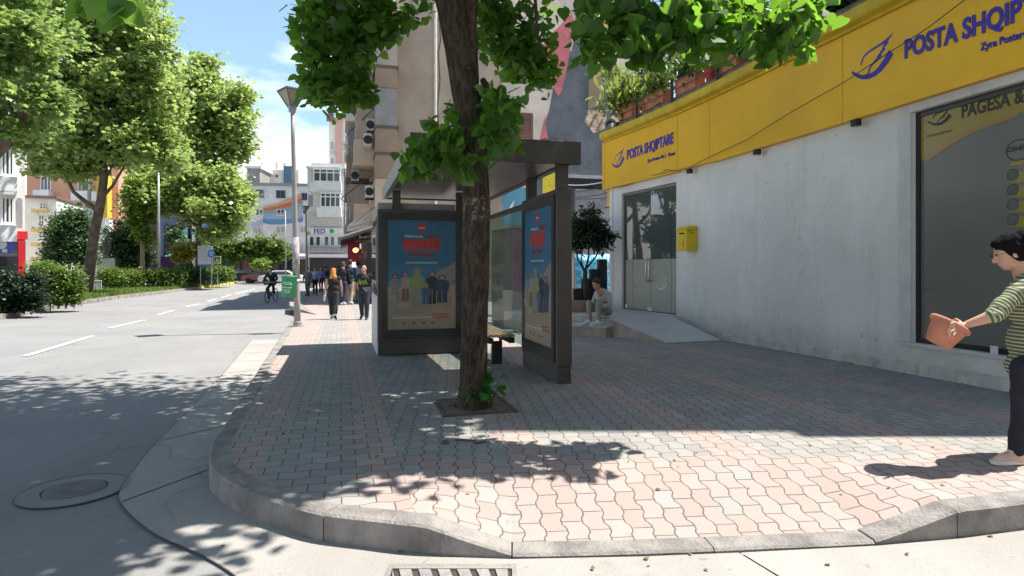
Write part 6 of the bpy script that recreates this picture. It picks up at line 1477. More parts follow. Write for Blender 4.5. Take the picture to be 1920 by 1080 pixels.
hedge('last shrub behind the green railings at the tip of the island', [(405, 516, 20, 13, 3), (424, 515, 10, 10, 1)], 54, 3200, .16, LF['hedge'], 48, hg)
# grass
rng = np.random.default_rng(9); n = 26000
yy = 12 + (60 - 12) * rng.random(n) ** 1.3; xx = np.array([lk(a) for a in yy]) - .25 - (rng.random(n) ** 1.4) * np.minimum(4.5, 4.5 - np.maximum(0, yy - 46) * .2)
pts = np.stack([xx, yy, np.array([gz(a) for a in yy])], 1)
v, faces, k = leaf_arrays(pts, .12 + .20 * rng.random(n), 'blade', up=0, heading=np.array([0, 0, 1.0]), rng=rng)
g = leaf_object('grass', pts, .13 + .20 * rng.random(n), 'blade', LF['grass'], None, up=0, heading=np.array([0, 0, 1.6]), rng=rng); tag(g, kind='stuff', label='ragged green grass along the planted island', cat='grass')
# ------------------------------------------------------------------ statue, signs, railings
Ys = 47; b = P(198, 520, Ys); b.z = gz(Ys)
t = thing('statue', 'small dark standing statue on a white pedestal beyond the hedges', 'statue', tuple(b))
mb = MB(); x0, x1 = P(188, 0, Ys).x, P(209, 0, Ys).x; zt = P(0, 486, Ys).z
mb.box(((x0 + x1) / 2, Ys, (gz(Ys) + zt) / 2), (x1 - x0, .9, zt - gz(Ys))); mb.box(((x0 + x1) / 2, Ys, zt + .04), (x1 - x0 + .1, .8, .07)); mb.build('pedestal', M['white'], t, bevel=.02)
mb = MB(); c = Vector(((x0 + x1) / 2, Ys, zt + .07)); k = (P(0, 445, Ys).z - zt - .07)
mb.lathe(c, (0, 0, 1), [(.20, 0), (.22, .05 * k), (.17, .3 * k), (.22, .5 * k), (.30, .68 * k), (.28, .78 * k), (.08, .84 * k), (.09, .87 * k), (.12, .93 * k), (.09, .99 * k), (0, k)], 14)
mb.tube([c + Vector((-.28, 0, .74 * k)), c + Vector((-.34, -.05, .55 * k)), c + Vector((-.2, -.2, .42 * k))], [.09, .08, .06], 8); mb.tube([c + Vector((.28, 0, .74 * k)), c + Vector((.34, -.05, .5 * k)), c + Vector((.3, -.1, .3 * k))], [.09, .08, .06], 8)
mb.build('figure', solid('statue_bronze', (.16, .14, .13), .6), t, True)
def signpost(label, px, Y, ytop, r=.03, cat='road sign', name='road_sign'):
    b = P(px, 520, Y); b.z = gz(Y); t = thing(name, label, cat, tuple(b)); mb = MB(); mb.tube([(b.x, Y, gz(Y) - .1), (b.x, Y, P(0, ytop, Y).z)], r, 8); mb.build('pole', M['grey_metal'], t); return t
Yg = 48
t = signpost('large grey-white direction board with blue foot seen from the road, on two posts', 376, Yg, 500)
mb = MB(); xa, xb = P(372, 0, Yg).x, P(400, 0, Yg).x
mb.box(((xa + xb) / 2, Yg - .08, P(0, 480, Yg).z), (xb - xa, .05, P(0, 461, Yg).z - P(0, 499, Yg).z)); mb.build('board', solid('board_grey', (.42, .43, .46)), t)
mb = MB(); mb.box(((xa + xb) / 2, Yg - .112, P(0, 497.5, Yg).z), (xb - xa - .02, .01, .13)); mb.build('blue_band', solid('sign_blue', (.03, .14, .45)), t)
mb = MB()
for i, y in enumerate((465, 470, 476, 481, 487)): mb.box((xa + .45 + (i % 2) * .1, Yg - .11, P(0, y, Yg).z), (.6 - (i % 3) * .12, .006, .05))
mb.build('faded_lines', solid('board_lines', (.3, .3, .34)), t)
mb = MB(); mb.tube([(xb - .15, Yg, gz(Yg)), (xb - .15, Yg, P(0, 500, Yg).z)], .03, 8); mb.build('pole', M['grey_metal'], t)
t = signpost('round blue roundabout sign with white arrows at the tip of the island', 397, 47.5, 471)
c = Vector((P(397, 0, 47.5).x, 47.43, P(0, 475.5, 47.5).z)); mb = MB(); mb.lathe(c, (0, -1, 0), [(.0, -.01), (.29, -.01), (.29, .012), (0, .012)], 24); mb.build('disc', solid('sign_blue', (.03, .14, .45)), t)
mb = MB()
for k in range(3):
    a0 = R(90 + 120 * k); f = lambda r, a: c + Vector((r * math.cos(a), -.016, r * math.sin(a)))
    for j in range(4): a, a2 = a0 + R(8 + j * 15), a0 + R(8 + (j + 1) * 15); mb.sheet([f(.10, a), f(.15, a), f(.15, a2), f(.10, a2)])
    a = a0 + R(68); mb.sheet([f(.06, a), f(.19, a), f(.13, a + R(32))])
mb.build('arrows', M['white'], t)
t = signpost('square pedestrian crossing sign with a fluorescent yellow border', 408, 48.5, 487)
c = Vector((P(408.5, 0, 48.5).x, 48.43, P(0, 487, 48.5).z)); mb = MB(); mb.box(c, (.60, .02, .60)); mb.build('yellow_board', solid('fluo', (.72, .85, .04), .5), t)
mb = MB(); mb.box(c + Vector((0, -.014, 0)), (.43, .006, .43)); mb.build('blue_square', solid('sign_blue', (.03, .14, .45)), t)
mb = MB(); mb.sheet([c + Vector((x, -.02, z)) for x, z in ((-.15, -.13), (.15, -.13), (0, .15))]); mb.build('white_triangle', M['white'], t)
mb = MB(); mb.box(c + Vector((0, -.023, -.0)), (.03, .003, .09)); mb.box(c + Vector((.02, -.023, -.07)), (.02, .003, .06), M=Matrix.Rotation(.4, 3, 'Y')); mb.box(c + Vector((-.02, -.023, -.07)), (.02, .003, .06), M=Matrix.Rotation(-.4, 3, 'Y')); mb.box(c + Vector((0, -.023, .065)), (.03, .003, .03)); mb.build('walking_figure', M['black'], t)
t = thing('railing', 'short green railing round the shrub at the tip of the island', 'railing', tuple(P(405, 530, 53)))
mb = MB(); x0, x1 = P(388, 0, 53).x, P(412, 0, 53).x
for i in range(13): x = x0 + (x1 - x0) * i / 12; mb.tube([(x, 53, gz(46) - .1), (x, 53, gz(46) + .85)], .014, 5)
for z in (.15, .85): mb.tube([(x0, 53, gz(46) + z), (x1, 53, gz(46) + z)], .018, 5)
mb.build('bars', solid('rail_green', (.02, .14, .09)), t)
t = thing('railing', 'short white railing at the foot of the forked plane tree', 'railing', tuple(P(176, 540, 40)))
mb = MB(); x0, x1 = P(164, 0, 40).x, P(190, 0, 40).x
for i in range(9): x = x0 + (x1 - x0) * i / 8; mb.tube([(x, 40, gz(40) - .1), (x, 40, gz(40) + .75)], .02, 5)
mb.tube([(x0, 40, gz(40) + .75), (x1, 40, gz(40) + .75)], .025, 5); mb.build('bars', M['white'], t)
# ------------------------------------------------------------------ terrace planting above the post office
def spk(p, n, size, rng, heading): return np.repeat(np.array([tuple(p)]), n, 0) + rng.normal(size=(n, 3)) * .05
pl_pairs = [((1169, 1194), 'small terracotta pot at the far end of the terrace railing'), ((1198, 1222), 'terracotta trough nearest the terrace end, with a bright strappy bush'), ((1218, 1253), 'terracotta trough second along the railing'), ((1276, 1311), 'terracotta trough in the middle of the railing'), ((1328, 1342), 'small red flower pot between two troughs'), ((1352, 1392), 'terracotta trough nearest the leafy branches')]
specs = [(1163, 1178, .20, 0, 'small terracotta pot at the far end of the terrace railing', M['terra']), (1168, 1193, .34, 1, 'first long terracotta trough from the far end of the railing, under a bright strappy bush', M['terra']), (1207, 1217, .26, 0, 'narrow dull terracotta pot between the first two troughs', solid('terra_dull', (.34, .12, .08))), (1217, 1252, .34, 1, 'second long terracotta trough from the far end of the railing', M['terra']), (1268, 1275, .28, 0, 'narrow dark red pot between the second and third troughs', solid('terra_red', (.30, .05, .04))), (1275, 1313, .34, 1, 'third long terracotta trough from the far end of the railing', M['terra']), (1326, 1341, .28, 0, 'bright red flower pot beside a railing post', solid('pot_red', (.42, .06, .05))), (1350, 1391, .36, 1, 'largest terracotta trough, closest to the overhanging lime leaves', M['terra'])]
for k, (xa, xb, hh_, trough, lab, m) in enumerate(specs):
    off = -.20; s0, s1 = s_of(xb, off), s_of(xa, off); zb_ = 5.425; c = SP((s0 + s1) / 2, off, zb_); W_ = abs(s1 - s0)
    d = (SP(s1, off) - SP(s0, off)).normalized(); nn = Vector((-d.y, d.x, 0)); t = thing('flower_trough' if trough else 'flower_pot', lab, 'planter', tuple(c), 'planters on the terrace parapet')
    mb = MB(); t0, t1 = .11, .14
    if trough:
        A = lambda a, b_, z: c + d * a + nn * b_ + Vector((0, 0, z)); w2 = W_ / 2
        mb.hexa([A(-w2 * .94, -t0, 0), A(w2 * .94, -t0, 0), A(w2 * .94, t0, 0), A(-w2 * .94, t0, 0), A(-w2, -t1, hh_ - .05), A(w2, -t1, hh_ - .05), A(w2, t1, hh_ - .05), A(-w2, t1, hh_ - .05)])
        mb.hexa([A(-w2 * 1.02, -t1 - .015, hh_ - .048), A(w2 * 1.02, -t1 - .015, hh_ - .048), A(w2 * 1.02, t1 + .015, hh_ - .048), A(-w2 * 1.02, t1 + .015, hh_ - .048), A(-w2 * 1.02, -t1 - .015, hh_), A(w2 * 1.02, -t1 - .015, hh_), A(w2 * 1.02, t1 + .015, hh_), A(-w2 * 1.02, t1 + .015, hh_)])
    else: mb.lathe(c, (0, 0, 1), [(0, 0), (W_ * .36, 0), (W_ * .48, hh_ * .85), (W_ * .54, hh_ * .86), (W_ * .54, hh_), (W_ * .44, hh_), (0, hh_ - .03)], 20)
    mb.build('trough_body' if trough else 'pot_body', m, t)
    mb = MB(); r2 = np.random.default_rng(60 + k); top = c + Vector((0, 0, hh_))
    if trough: mb.fbox(c, d, nn, -W_ / 2 + .03, W_ / 2 - .03, -.10, .10, zb_ + hh_ + .001, zb_ + hh_ + .012)
    else: mb.lathe(c, (0, 0, 1), [(0, hh_ + .001), (W_ * .42, hh_ + .001)], 12)
    mb.build('soil', M['soil'], t)
    if k == 1:
        n = 900; p = np.array([tuple(top + Vector((0, .2, .22)))] * n) + r2.normal(size=(n, 3)) * np.array([.30, .40, .22]); leaf_object('foliage', p, .16 + .2 * r2.random(n), 'long', LF['lily'], t, up=-.1, heading=np.array([0, 0, .9]), rng=r2)
    elif trough:
        n = 520; p = np.array([tuple(top + Vector((0, 0, .14)))] * n) + r2.normal(size=(n, 3)) * np.array([.12, .30, .15]); leaf_object('foliage', p, .10 + .2 * r2.random(n), 'long', LF['ivy'] if k > 3 else LF['lily'], t, up=.0, heading=np.array([0, -.1, .7]), rng=r2)
t = thing('terrace_railing', 'dark post-and-wire railing along the terrace parapet', 'railing', tuple(SP(SEND - 2, 0, 5.2)))
offr = -.02
mb = MB()
for z in (5.36, 5.56, 5.76):
    mb.tube([SP(s, offr, z) for s in np.linspace(2.0, SEND - .5, 30)], .011 if z < 5.7 else .016, 6)
mb.build('rail', solid('rail_dark', (.06, .065, .07), .5), t)
for px in (1194, 1260, 1345, 1470):
    s = s_of(px, offr); mb = MB(); p = SP(s, offr, 5.21); mb.box(p + Vector((0, 0, .31)), (.06, .06, .62)); mb.lathe(p, (0, 0, 1), [(.08, 0), (.08, .03), (0, .04)], 12); mb.build('post', solid('rail_dark', (.06, .065, .07), .5), t)
mb = MB(); p = SP(SEND - .25, -.05, 5.33); mb.lathe(p - Vector((.0, .1, 0)), (-.3, -.95, .05), [(.10, 0), (.16, .0), (.17, .1), (.16, .22), (.10, .22), (.10, 0)], 20); mb.build('finial', solid('finial_stone', (.2, .18, .16), .9), t)
# terrace shrubs behind the troughs
def tshrub(label, blobs, Yoff, n, ls, mat, seed, kind='quad'):
    r2 = np.random.default_rng(seed); c0 = blobs[0]; s = s_of(c0[0], -1.0); b = SP(s, -1.2, 5.16); t = thing('terrace_shrub', label, 'plant', tuple(b))
    mb = MB(); mb.lathe(b, (0, 0, 1), [(0, 0), (.16, 0), (.2, .3), (.18, .3), (0, .27)], 14); mb.build('pot', M['terra'], t)
    mb = MB(); bl_ = []
    for x, y, rx, ry, w_ in blobs:
        c = P(x, y, b.y + Yoff); mb.tube([b + Vector((0, 0, .25)), b.lerp(c, .5) + Vector((0, 0, .1)), c], [.025, .018, .006], 5); bl_.append((tuple(c), (rx * b.y / F, .5, ry * b.y / F), w_))
    mb.build('stem', M['twig'], t); pts = clumps(bl_, n, .12, r2, 16); leaf_object('foliage', pts, ls * (.6 + .8 * r2.random(len(pts))), kind, mat, t, up=.3, rng=r2)
tshrub('airy olive-green shrub on the terrace behind the second trough', [(1235, 140, 40, 38, 3), (1265, 120, 34, 30, 2), (1205, 120, 25, 25, 1)], .3, 2600, .10, LF['ivy'], 71, 'long')
tshrub('dense leafy shrub on the terrace behind the third trough', [(1300, 105, 40, 32, 3), (1345, 75, 40, 34, 3), (1285, 70, 50, 30, 2)], .2, 2600, .12, LF['ivy'], 72)
tshrub('dark creeper spilling over the parapet above the middle sign panels', [(1420, 80, 36, 26, 3), (1470, 55, 36, 26, 2), (1440, 108, 20, 10, 1), (1400, 45, 40, 30, 2)], .0, 2600, .12, LF['ivy'], 73)
tshrub('dark shrub on the terrace corner above the long sign', [(1560, 15, 50, 22, 3), (1620, -10, 60, 20, 2), (1520, 50, 28, 14, 1)], .0, 2000, .12, LF['ivy'], 74)
tshrub('bright variegated shrub at the terrace end against the painted gable', [(1130, 100, 32, 45, 3), (1110, 75, 26, 30, 2), (1150, 140, 22, 24, 1.4), (1120, 30, 24, 30, 1)], 3.5, 1700, .13, LF['young'], 75)
# small tree by the step and its earth bed
Yt = 16.2
tree('small_tree', 'small dark oleander-like tree with forked stems beside the steps', 'tree', P(1098, 556, Yt),
     ([q(1099, 560, Yt), q(1098, 530, Yt), q(1097, 508, Yt)], .075, .055), [([q(1097, 510, Yt), q(1083, 485, Yt), q(1078, 455, Yt)], .035, .012), ([q(1097, 510, Yt), q(1104, 480, Yt), q(1102, 440, Yt)], .035, .012), ([q(1098, 505, Yt), q(1118, 480, Yt), q(1128, 455, Yt)], .03, .01), ([q(1098, 515, Yt), q(1090, 490, Yt), q(1092, 460, Yt)], .025, .01)],
     [pb_(1104, 425, 28, 38, Yt, .6, 4), pb_(1085, 440, 22, 30, Yt, .5, 2), pb_(1125, 445, 17, 22, Yt, .4, 1.6)], 2600, .17, LF['hedge_dark'], 'long', sig=.10, per=16, seed=51, up=.2, bark=M['twig'])
t = thing('planter_bed', 'rounded terracotta-coloured planting bed behind the seated man', 'planter', (1.75, 15.6, .28))
mb = MB(); mb.lathe((1.62, 15.75, .2), (0, 0, 1), [(0, 0), (.46, 0), (.52, .1), (.50, .32), (.42, .34), (0, .30)], 20); mb.build('bed_wall', solid('bed_brown', (.30, .17, .11), .9, .3, 4), t, True)
# leaf litter along the foot of the wall
r2 = np.random.default_rng(5); n = 240; ss = 1 + 10 * r2.random(n); pts = [];
for s in ss: a = SP(s, BO + .06 + .16 * random.random()); pts.append((a.x, a.y, gz(a.y) + .006))
g = leaf_object('leaf_litter', np.array(pts), .02 + .03 * r2.random(n), 'quad', leafmat('dry_leaf', (.12, .08, .04), (.2, .15, .07), .1, None, .8), None, up=3, rng=r2); tag(g, kind='stuff', label='dry leaves along the foot of the white wall', cat='leaves')
n = 300; pp_ = []
r3 = random.Random(21)
for _ in range(150):
    i = r3.randrange(60, len(OC) - 40) if len(OC) > 120 else 0; p = OC[i] - nrm2(i) * r3.uniform(.01, .12) * (1 + 2 * r3.random()); pp_.append((p.x, p.y, gz(p.y) - KERB + .012))
for _ in range(130): x, y = r3.uniform(-2, 4.2), r3.uniform(3.9, 8.5); pp_.append((x, y, zs(x, y) + .008))
g = leaf_object('leaf_litter', np.array(pp_), .015 + .03 * r2.random(len(pp_)), 'quad', leafmat('dry_leaf_b', (.14, .10, .05), (.24, .19, .09), .1, None, .8), None, up=3, rng=r2); tag(g, kind='stuff', label='scattered dry leaf scraps along the gutter and paving', cat='leaves')
# ------------------------------------------------------------------ parked cars far off
def car(label, c, rz, col, L_=4.2):
    t = thing('parked_car', label, 'car', tuple(c), 'cars parked at the end of the road'); m = Matrix.Rotation(rz, 3, 'Z'); c = Vector(c)
    T = lambda x, y, z: c + m @ Vector((x, y, z))
    prof = [(-2.1, .35), (-2.1, .75), (-1.9, .92), (-1.25, 1.0), (-.7, 1.42), (.7, 1.45), (1.45, 1.05), (2.0, .95), (2.12, .7), (2.1, .35)]
    mb = MB(); n = len(prof); sec = [(-.86, 0), (-.80, 1), (.80, 1), (.86, 0)]
    v = []
    for y, k in ((-.88, 0), (.88, 0)):
        for x, z in prof: yy = y * (1 - .22 * max(0, (z - .95) / .5)); v.append(T(x, yy, z))
    mb.add(v, [tuple(range(n))[::-1], tuple(range(n, 2 * n))] + [(i, (i + 1) % n, n + (i + 1) % n, n + i) for i in range(n)]); mb.build('body', col, t, bevel=.04)
    mb = MB()
    for s in (-1, 1): mb.sheet([T(x, s * y, z) for x, y, z in ((-1.1, .875, 1.02), (-.65, .78, 1.36), (.6, .78, 1.38), (1.2, .875, 1.06))][::s])
    mb.sheet([T(1.46, -.74, 1.065), T(1.46, .74, 1.065), T(.75, .66, 1.44), T(.75, -.66, 1.44)]); mb.sheet([T(-1.27, -.76, 1.02), T(-.74, -.66, 1.41), T(-.74, .66, 1.41), T(-1.27, .76, 1.02)])
    mb.build('windows', M['winglass'], t)
    for x in (-1.35, 1.35):
        for s in (-1, 1): mb = MB(); mb.lathe(T(x, s * .74, .32), m @ Vector((0, s, 0)), [(0, 0), (.3, 0), (.32, .06), (.3, .16), (.17, .165), (0, .15)], 16); mb.build('wheel', M['black'], t)
    for s in (-1, 1): mb = MB(); mb.box(T(2.09, s * .6, .72), (.06, .34, .12), rz); mb.build('headlight', M['winglass'], t)
wp_ = solid('white_car_paint', (.7, .7, .7), .25)
car('white car parked behind the cyclist', (P(528, 500, 62).x, 62, gz(62) - .16), R(10), wp_)
car('dark car at the left of the parked row under the canopies', (P(455, 500, 74).x, 74, gz(74) - .16), R(15), solid('black_car_paint', (.03, .03, .035), .25))
car('dull red car behind the cyclist, left of the white one', (P(493, 500, 68).x, 68, gz(68) - .16), R(12), solid('red_car_paint', (.3, .10, .12), .3))
car('grey car between the black one and the dull red one', (P(474, 500, 78).x, 78, gz(78) - .16), R(8), solid('grey_car_paint', (.10, .10, .11), .3))
# ------------------------------------------------------------------ people
def _ico(c, rad, M3=None, sub=2):
    bm = bmesh.new(); bmesh.ops.create_icosphere(bm, subdivisions=sub, radius=1); v = []
    for q in bm.verts:
        p = Vector((q.co.x * rad[0], q.co.y * rad[1], q.co.z * rad[2])); p = (M3 @ p) if M3 is not None else p; v.append(p + Vector(c))
    f = [tuple(x.index for x in fc.verts) for fc in bm.faces]; bm.free(); return v, f
def flesh(name, shapes, mat, parent, vox=.012, smooth=4, wrinkle=0, disp=None):
    mb = MB()
    for s in shapes:
        if s[0] == 'c':
            _, a, ra, b, rb = s; a, b = Vector(a), Vector(b)
            mb.add(*_ico(a, (ra,) * 3)); mb.add(*_ico(b, (rb,) * 3)); mb.tube([a, b], [ra, rb], 14)
        else: mb.add(*_ico(s[1], s[2], s[3] if len(s) > 3 else None, 3))
    me = bpy.data.meshes.new('t'); me.from_pydata(mb.v, [], mb.f); o = bpy.data.objects.new('t', me); COL.objects.link(o)
    r = o.modifiers.new('r', 'REMESH'); r.mode = 'VOXEL'; r.voxel_size = vox; sm = o.modifiers.new('s', 'SMOOTH'); sm.iterations = smooth; sm.factor = .5
    bpy.context.view_layer.update(); dg = bpy.context.evaluated_depsgraph_get(); me2 = bpy.data.meshes.new_from_object(o.evaluated_get(dg)); bpy.data.objects.remove(o); bpy.data.meshes.remove(me)
    if wrinkle or disp:
        nrm = [v.normal.copy() for v in me2.vertices]
        for v, n in zip(me2.vertices, nrm):
            p = v.co; d = 0
            if wrinkle: d += wrinkle * (noise.noise(Vector((p.x * 9, p.y * 9, p.z * 16))) + .6 * noise.noise(Vector((p.x * 24 + 4, p.y * 24, p.z * 30))))
            if disp: d += disp(p)
            v.co = p + n * d
    me2.name = name; ob = link_mesh(name, me2, mat, parent, True); return ob
def rotm(f):           # columns: right, forward, up
    f = Vector((f[0], f[1], 0)).normalized(); r = Vector((f.y, -f.x, 0)); return r, f
def pose(base, h, heading, stride=.0, armsw=.0, lean=0.0, legs=None, arms=None, wide=1.0):
    r, f = rotm(heading); u = Vector((0, 0, 1)); b = Vector(base); J = {}
    at = lambda x, y, z: b + r * (x * h) + f * (y * h) + u * (z * h)
    J['at'] = at; J['h'] = h; J['r'] = r; J['f'] = f; J['w'] = wide
    J['hip'] = at(0, 0, .52); J['waist'] = at(0, lean * .3, .61); J['chest'] = at(0, lean * .7, .735); J['neck'] = at(0, lean * .95, .835); J['head'] = at(0, lean * 1.05 + .008, .93)
    for s, k in ((-1, 'L'), (1, 'R')):
        st = stride * (1 if k == 'L' else -1)
        J['hip' + k] = at(s * .052, 0, .50); J['knee' + k] = at(s * .056, st * .55 + .015, .285); 
        lift = .03 if st < 0 else 0
        J['ank' + k] = at(s * .054, st * 1.0 - (.02 if st < 0 else 0), .05 + lift); J['toe' + k] = at(s * .062, st + .085, .018 + lift * .1)
        J['sh' + k] = at(s * .108 * wide, lean * .8, .80)
        sw = armsw * (-1 if k == 'L' else 1)
        J['el' + k] = at(s * .135 * wide, lean * .5 + sw * .6, .635); J['wr' + k] = at(s * .135 * wide, lean * .5 + sw * 1.3 + .03, .49)
    if legs: J.update({k: at(*v) for k, v in legs.items()})
    if arms: J.update({k: at(*v) for k, v in arms.items()})
    return J
def head_shapes(J, big=1.0, face=None):
    h = J['h'] * big; c = J['head']; f = face if face is not None else J['f']; f = f.normalized(); up = Vector((0, 0, 1)); r = f.cross(up).normalized(); up = r.cross(f)
    Mx = Matrix((r, f, up)).transposed()
    A = lambda x, y, z: c + (r * x + f * y + up * z) * h
    sh = [('e', A(0, -.004, .012), (.043 * h, .053 * h, .056 * h), Mx), ('e', A(0, .016, -.026), (.032 * h, .036 * h, .040 * h), Mx), ('e', A(0, .030, -.048), (.018 * h, .016 * h, .013 * h), Mx),
          ('c', A(0, .050, .006), .0055 * h, A(0, .060, -.015), .0085 * h), ('e', A(0, .047, -.032), (.014 * h, .008 * h, .005 * h), Mx), ('e', A(-.045, -.004, -.006), (.006 * h, .012 * h, .018 * h), Mx), ('e', A(.045, -.004, -.006), (.006 * h, .012 * h, .018 * h), Mx),
          ('e', A(0, .040, .014), (.034 * h, .012 * h, .006 * h), Mx), ('c', J['neck'] - Vector((0, 0, .03 * h)), .034 * h, A(0, -.01, -.035), .031 * h)]
    return sh, A, Mx
def hand_shapes(w, d, h, spread, s=1):
    """relaxed five-fingered hand: wrist, direction, height of the person"""
    d = d.normalized(); sp_ = (spread - d * spread.dot(d)).normalized(); n = d.cross(sp_); p = w + d * .028 * h; sh = [('e', p, (.020 * h, .014 * h, .030 * h), Matrix((sp_, n, d)).transposed()), ('c', w, .017 * h, p, .017 * h)]
    for i, (o, l) in enumerate(((-.016, .040), (-.0055, .046), (.0055, .043), (.016, .034))):
        a = w + d * .048 * h + sp_ * o * h; b = a + (d + n * .25 * s).normalized() * l * h * .5; c = b + (d + n * .8 * s).normalized() * l * h * .5; sh += [('c', a, .0058 * h, b, .0053 * h), ('c', b, .0053 * h, c, .0045 * h)]
    a = w + d * .018 * h - sp_ * .014 * h; b = a + (d * .6 - sp_ * .7 + n * .3 * s).normalized() * .026 * h; c = b + (d + n * .5 * s).normalized() * .018 * h; sh += [('c', a, .0075 * h, b, .0062 * h), ('c', b, .006 * h, c, .005 * h)]
    return sh
def make_person(label, J, skin, top, bottom, shoes, hair=None, hairmat=None, sleeve=1.0, short=1.0, vox=.02, group=None, bulk=1.0, extra=None, hands=True, face=None, coat=False, hem=0, wrinkle=.004, shirt_extra=None, hk=1.0, sk=1.0):
    h = J['h']; t = thing('person', label, 'person', tuple(Vector((J['hip'].x, J['hip'].y, gz(J['hip'].y)))), group); k = bulk
    hs, A, Mx = head_shapes(J, hk, face)
    torsoM = Matrix((J['r'], J['f'], Vector((0, 0, 1)))).transposed()
    sh = list(hs)
    sh += [('e', J['chest'], (.085 * h * k * J['w'], .055 * h * k, .10 * h), torsoM), ('e', J['waist'], (.070 * h * k, .050 * h * k, .09 * h), torsoM), ('e', J['hip'], (.078 * h * k, .056 * h * k, .065 * h), torsoM), ('c', J['neck'] - Vector((0, 0, .02 * h)), .038 * h, J['chest'], .05 * h)]
    for s in 'LR':
        sh += [('c', J['sh' + s], .030 * h * k, J['el' + s], .024 * h * k), ('c', J['el' + s], .024 * h * k, J['wr' + s], .0165 * h), ('c', J['chest'] + Vector((0, 0, .05 * h)), .04 * h, J['sh' + s], .030 * h)]
        sh += [('c', J['hip' + s], .047 * h * k, J['knee' + s], .030 * h * k), ('c', J['knee' + s], .030 * h * k, J['knee' + s].lerp(J['ank' + s], .35), .032 * h * k), ('c', J['knee' + s].lerp(J['ank' + s], .35), .032 * h * k, J['ank' + s], .018 * h), ('c', J['ank' + s], .018 * h, J['toe' + s], .014 * h)]
        if hands: sh += hand_shapes(J['wr' + s], (J['wr' + s] - J['el' + s]), h, J.get('spread' + s, J['f']), 1 if s == 'L' else -1)
    if extra: sh += extra
    flesh('body', sh, skin, t, vox, 3)
    # clothes
    g = .012 * h
    ts = [('e', J['chest'], (.090 * h * k * J['w'] + g, .058 * h * k + g, .105 * h), torsoM), ('e', J['waist'], (.078 * h * k + g, .056 * h * k + g, .11 * h), torsoM), ('c', J['chest'] + Vector((0, 0, .055 * h)), .044 * h, J['neck'] - Vector((0, 0, .006 * h)), .037 * h)]
    if coat or hem: ts += [('e', J['hip'] - Vector((0, 0, hem * h * .5)), (.084 * h * k + g, .062 * h * k + g, (.07 + hem * .6) * h), torsoM)]
    for s in 'LR':
        ts += [('c', J['chest'] + Vector((0, 0, .045 * h)), .045 * h, J['sh' + s], .036 * h * k), ]
        L1 = min(sleeve / .5, 1); 
        if sleeve > 0: ts += [('c', J['sh' + s], .038 * h * k, J['sh' + s].lerp(J['el' + s], L1), (.034 if L1 < 1 else .031) * h * k)]
        if sleeve > .5: ts += [('c', J['el' + s], .031 * h * k, J['el' + s].lerp(J['wr' + s], (sleeve - .5) * 2), .024 * h)]
    if shirt_extra: ts += shirt_extra
    shirt = flesh('shirt', ts, top, t, vox * .9, 4, wrinkle)
    bs = [('e', J['hip'], (.082 * h * k + g * .6, .060 * h * k + g * .6, .068 * h), torsoM), ('e', J['waist'] - Vector((0, 0, .03 * h)), (.070 * h * k + g * .5, .050 * h * k + g * .5, .05 * h), torsoM)]
    for s in 'LR':
        e = J['ank' + s] + (J['knee' + s] - J['ank' + s]) * .02
        bs += [('c', J['hip' + s], .053 * h * k, J['knee' + s], .039 * h * k)]
        if short >= 1: bs += [('c', J['knee' + s], .039 * h * k, e, .030 * h * k)]
        else: bs += [('c', J['knee' + s], .037 * h * k, J['knee' + s].lerp(J['ank' + s], short), .036 * h * k)]
    flesh('trousers', bs, bottom, t, vox * .9, 4, wrinkle)
    for s in 'LR':
        d = (J['toe' + s] - J['ank' + s]); d.z = 0; d = d.normalized() if d.length > .01 else J['f']; a = J['ank' + s]; to = J['toe' + s]
        flesh('shoe', [('c', a - d * .022 * h - Vector((0, 0, .022 * h)), .023 * h * sk, to + Vector((0, 0, .004 * h * sk)), .020 * h * sk), ('c', a, .024 * h * sk, a - Vector((0, 0, .02 * h)), .026 * h * sk), ('c', a, .023 * h, to + Vector((0, 0, .004 * h)), .0195 * h), ('c', to + Vector((0, 0, .002 * h)), .019 * h * sk, to + d * .025 * h, .015 * h * sk)], shoes, t, vox * .8, 2)
    h0 = h; h = h * hk
    if hair:
        hh = []
        if hair in ('short', 'bun', 'long'): hh += [('e', A(0, -.012, .026), (.051 * h, .057 * h, .053 * h), Mx), ('e', A(0, -.030, -.002), (.045 * h, .036 * h, .042 * h), Mx)]
        if hair == 'bun': hh += [('c', A(0, -.045, -.01), .040 * h, A(0, -.075, -.045), .026 * h), ('e', A(-.036, -.022, -.012), (.016 * h, .030 * h, .030 * h), Mx), ('e', A(0, -.055, .045), (.036 * h, .034 * h, .030 * h), Mx), ('e', A(0, -.072, .018), (.034 * h, .030 * h, .034 * h), Mx), ('e', A(0, -.045, -.02), (.038 * h, .03 * h, .034 * h), Mx), ('e', A(.0, .018, .048), (.042 * h, .032 * h, .020 * h), Mx), ('e', A(-.040, -.012, .010), (.012 * h, .030 * h, .03 * h), Mx), ('e', A(.040, -.012, .010), (.012 * h, .030 * h, .03 * h), Mx)]
        if hair == 'long': hh += [('c', A(0, -.030, 0), .050 * h, A(0, -.050, -.10), .055 * h), ('c', A(-.03, -.045, -.10), .045 * h, A(-.025, -.055, -.19), .026 * h), ('c', A(.03, -.045, -.10), .045 * h, A(.025, -.055, -.19), .026 * h)]
        flesh('hair', hh, hairmat, t, vox * .7, 2, .004 if vox > .012 else 0, None if vox > .012 else (lambda p: .0075 * noise.noise(Vector((p.x * 26, p.y * 26, p.z * 26))) + .003 * noise.noise(Vector((p.x * 70, p.y * 30, p.z * 70)))))
    # eyes and brows
    mb = MB()
    for sx in (-.018, .018): mb.lathe(A(sx, .0475, .008), (A(0, 1, 0) - A(0, 0, 0)), [(.0055 * h, 0), (.004 * h, .0018 * h), (0, .0022 * h)], 8)
    mb.build('eye', M['hair_black'], t)
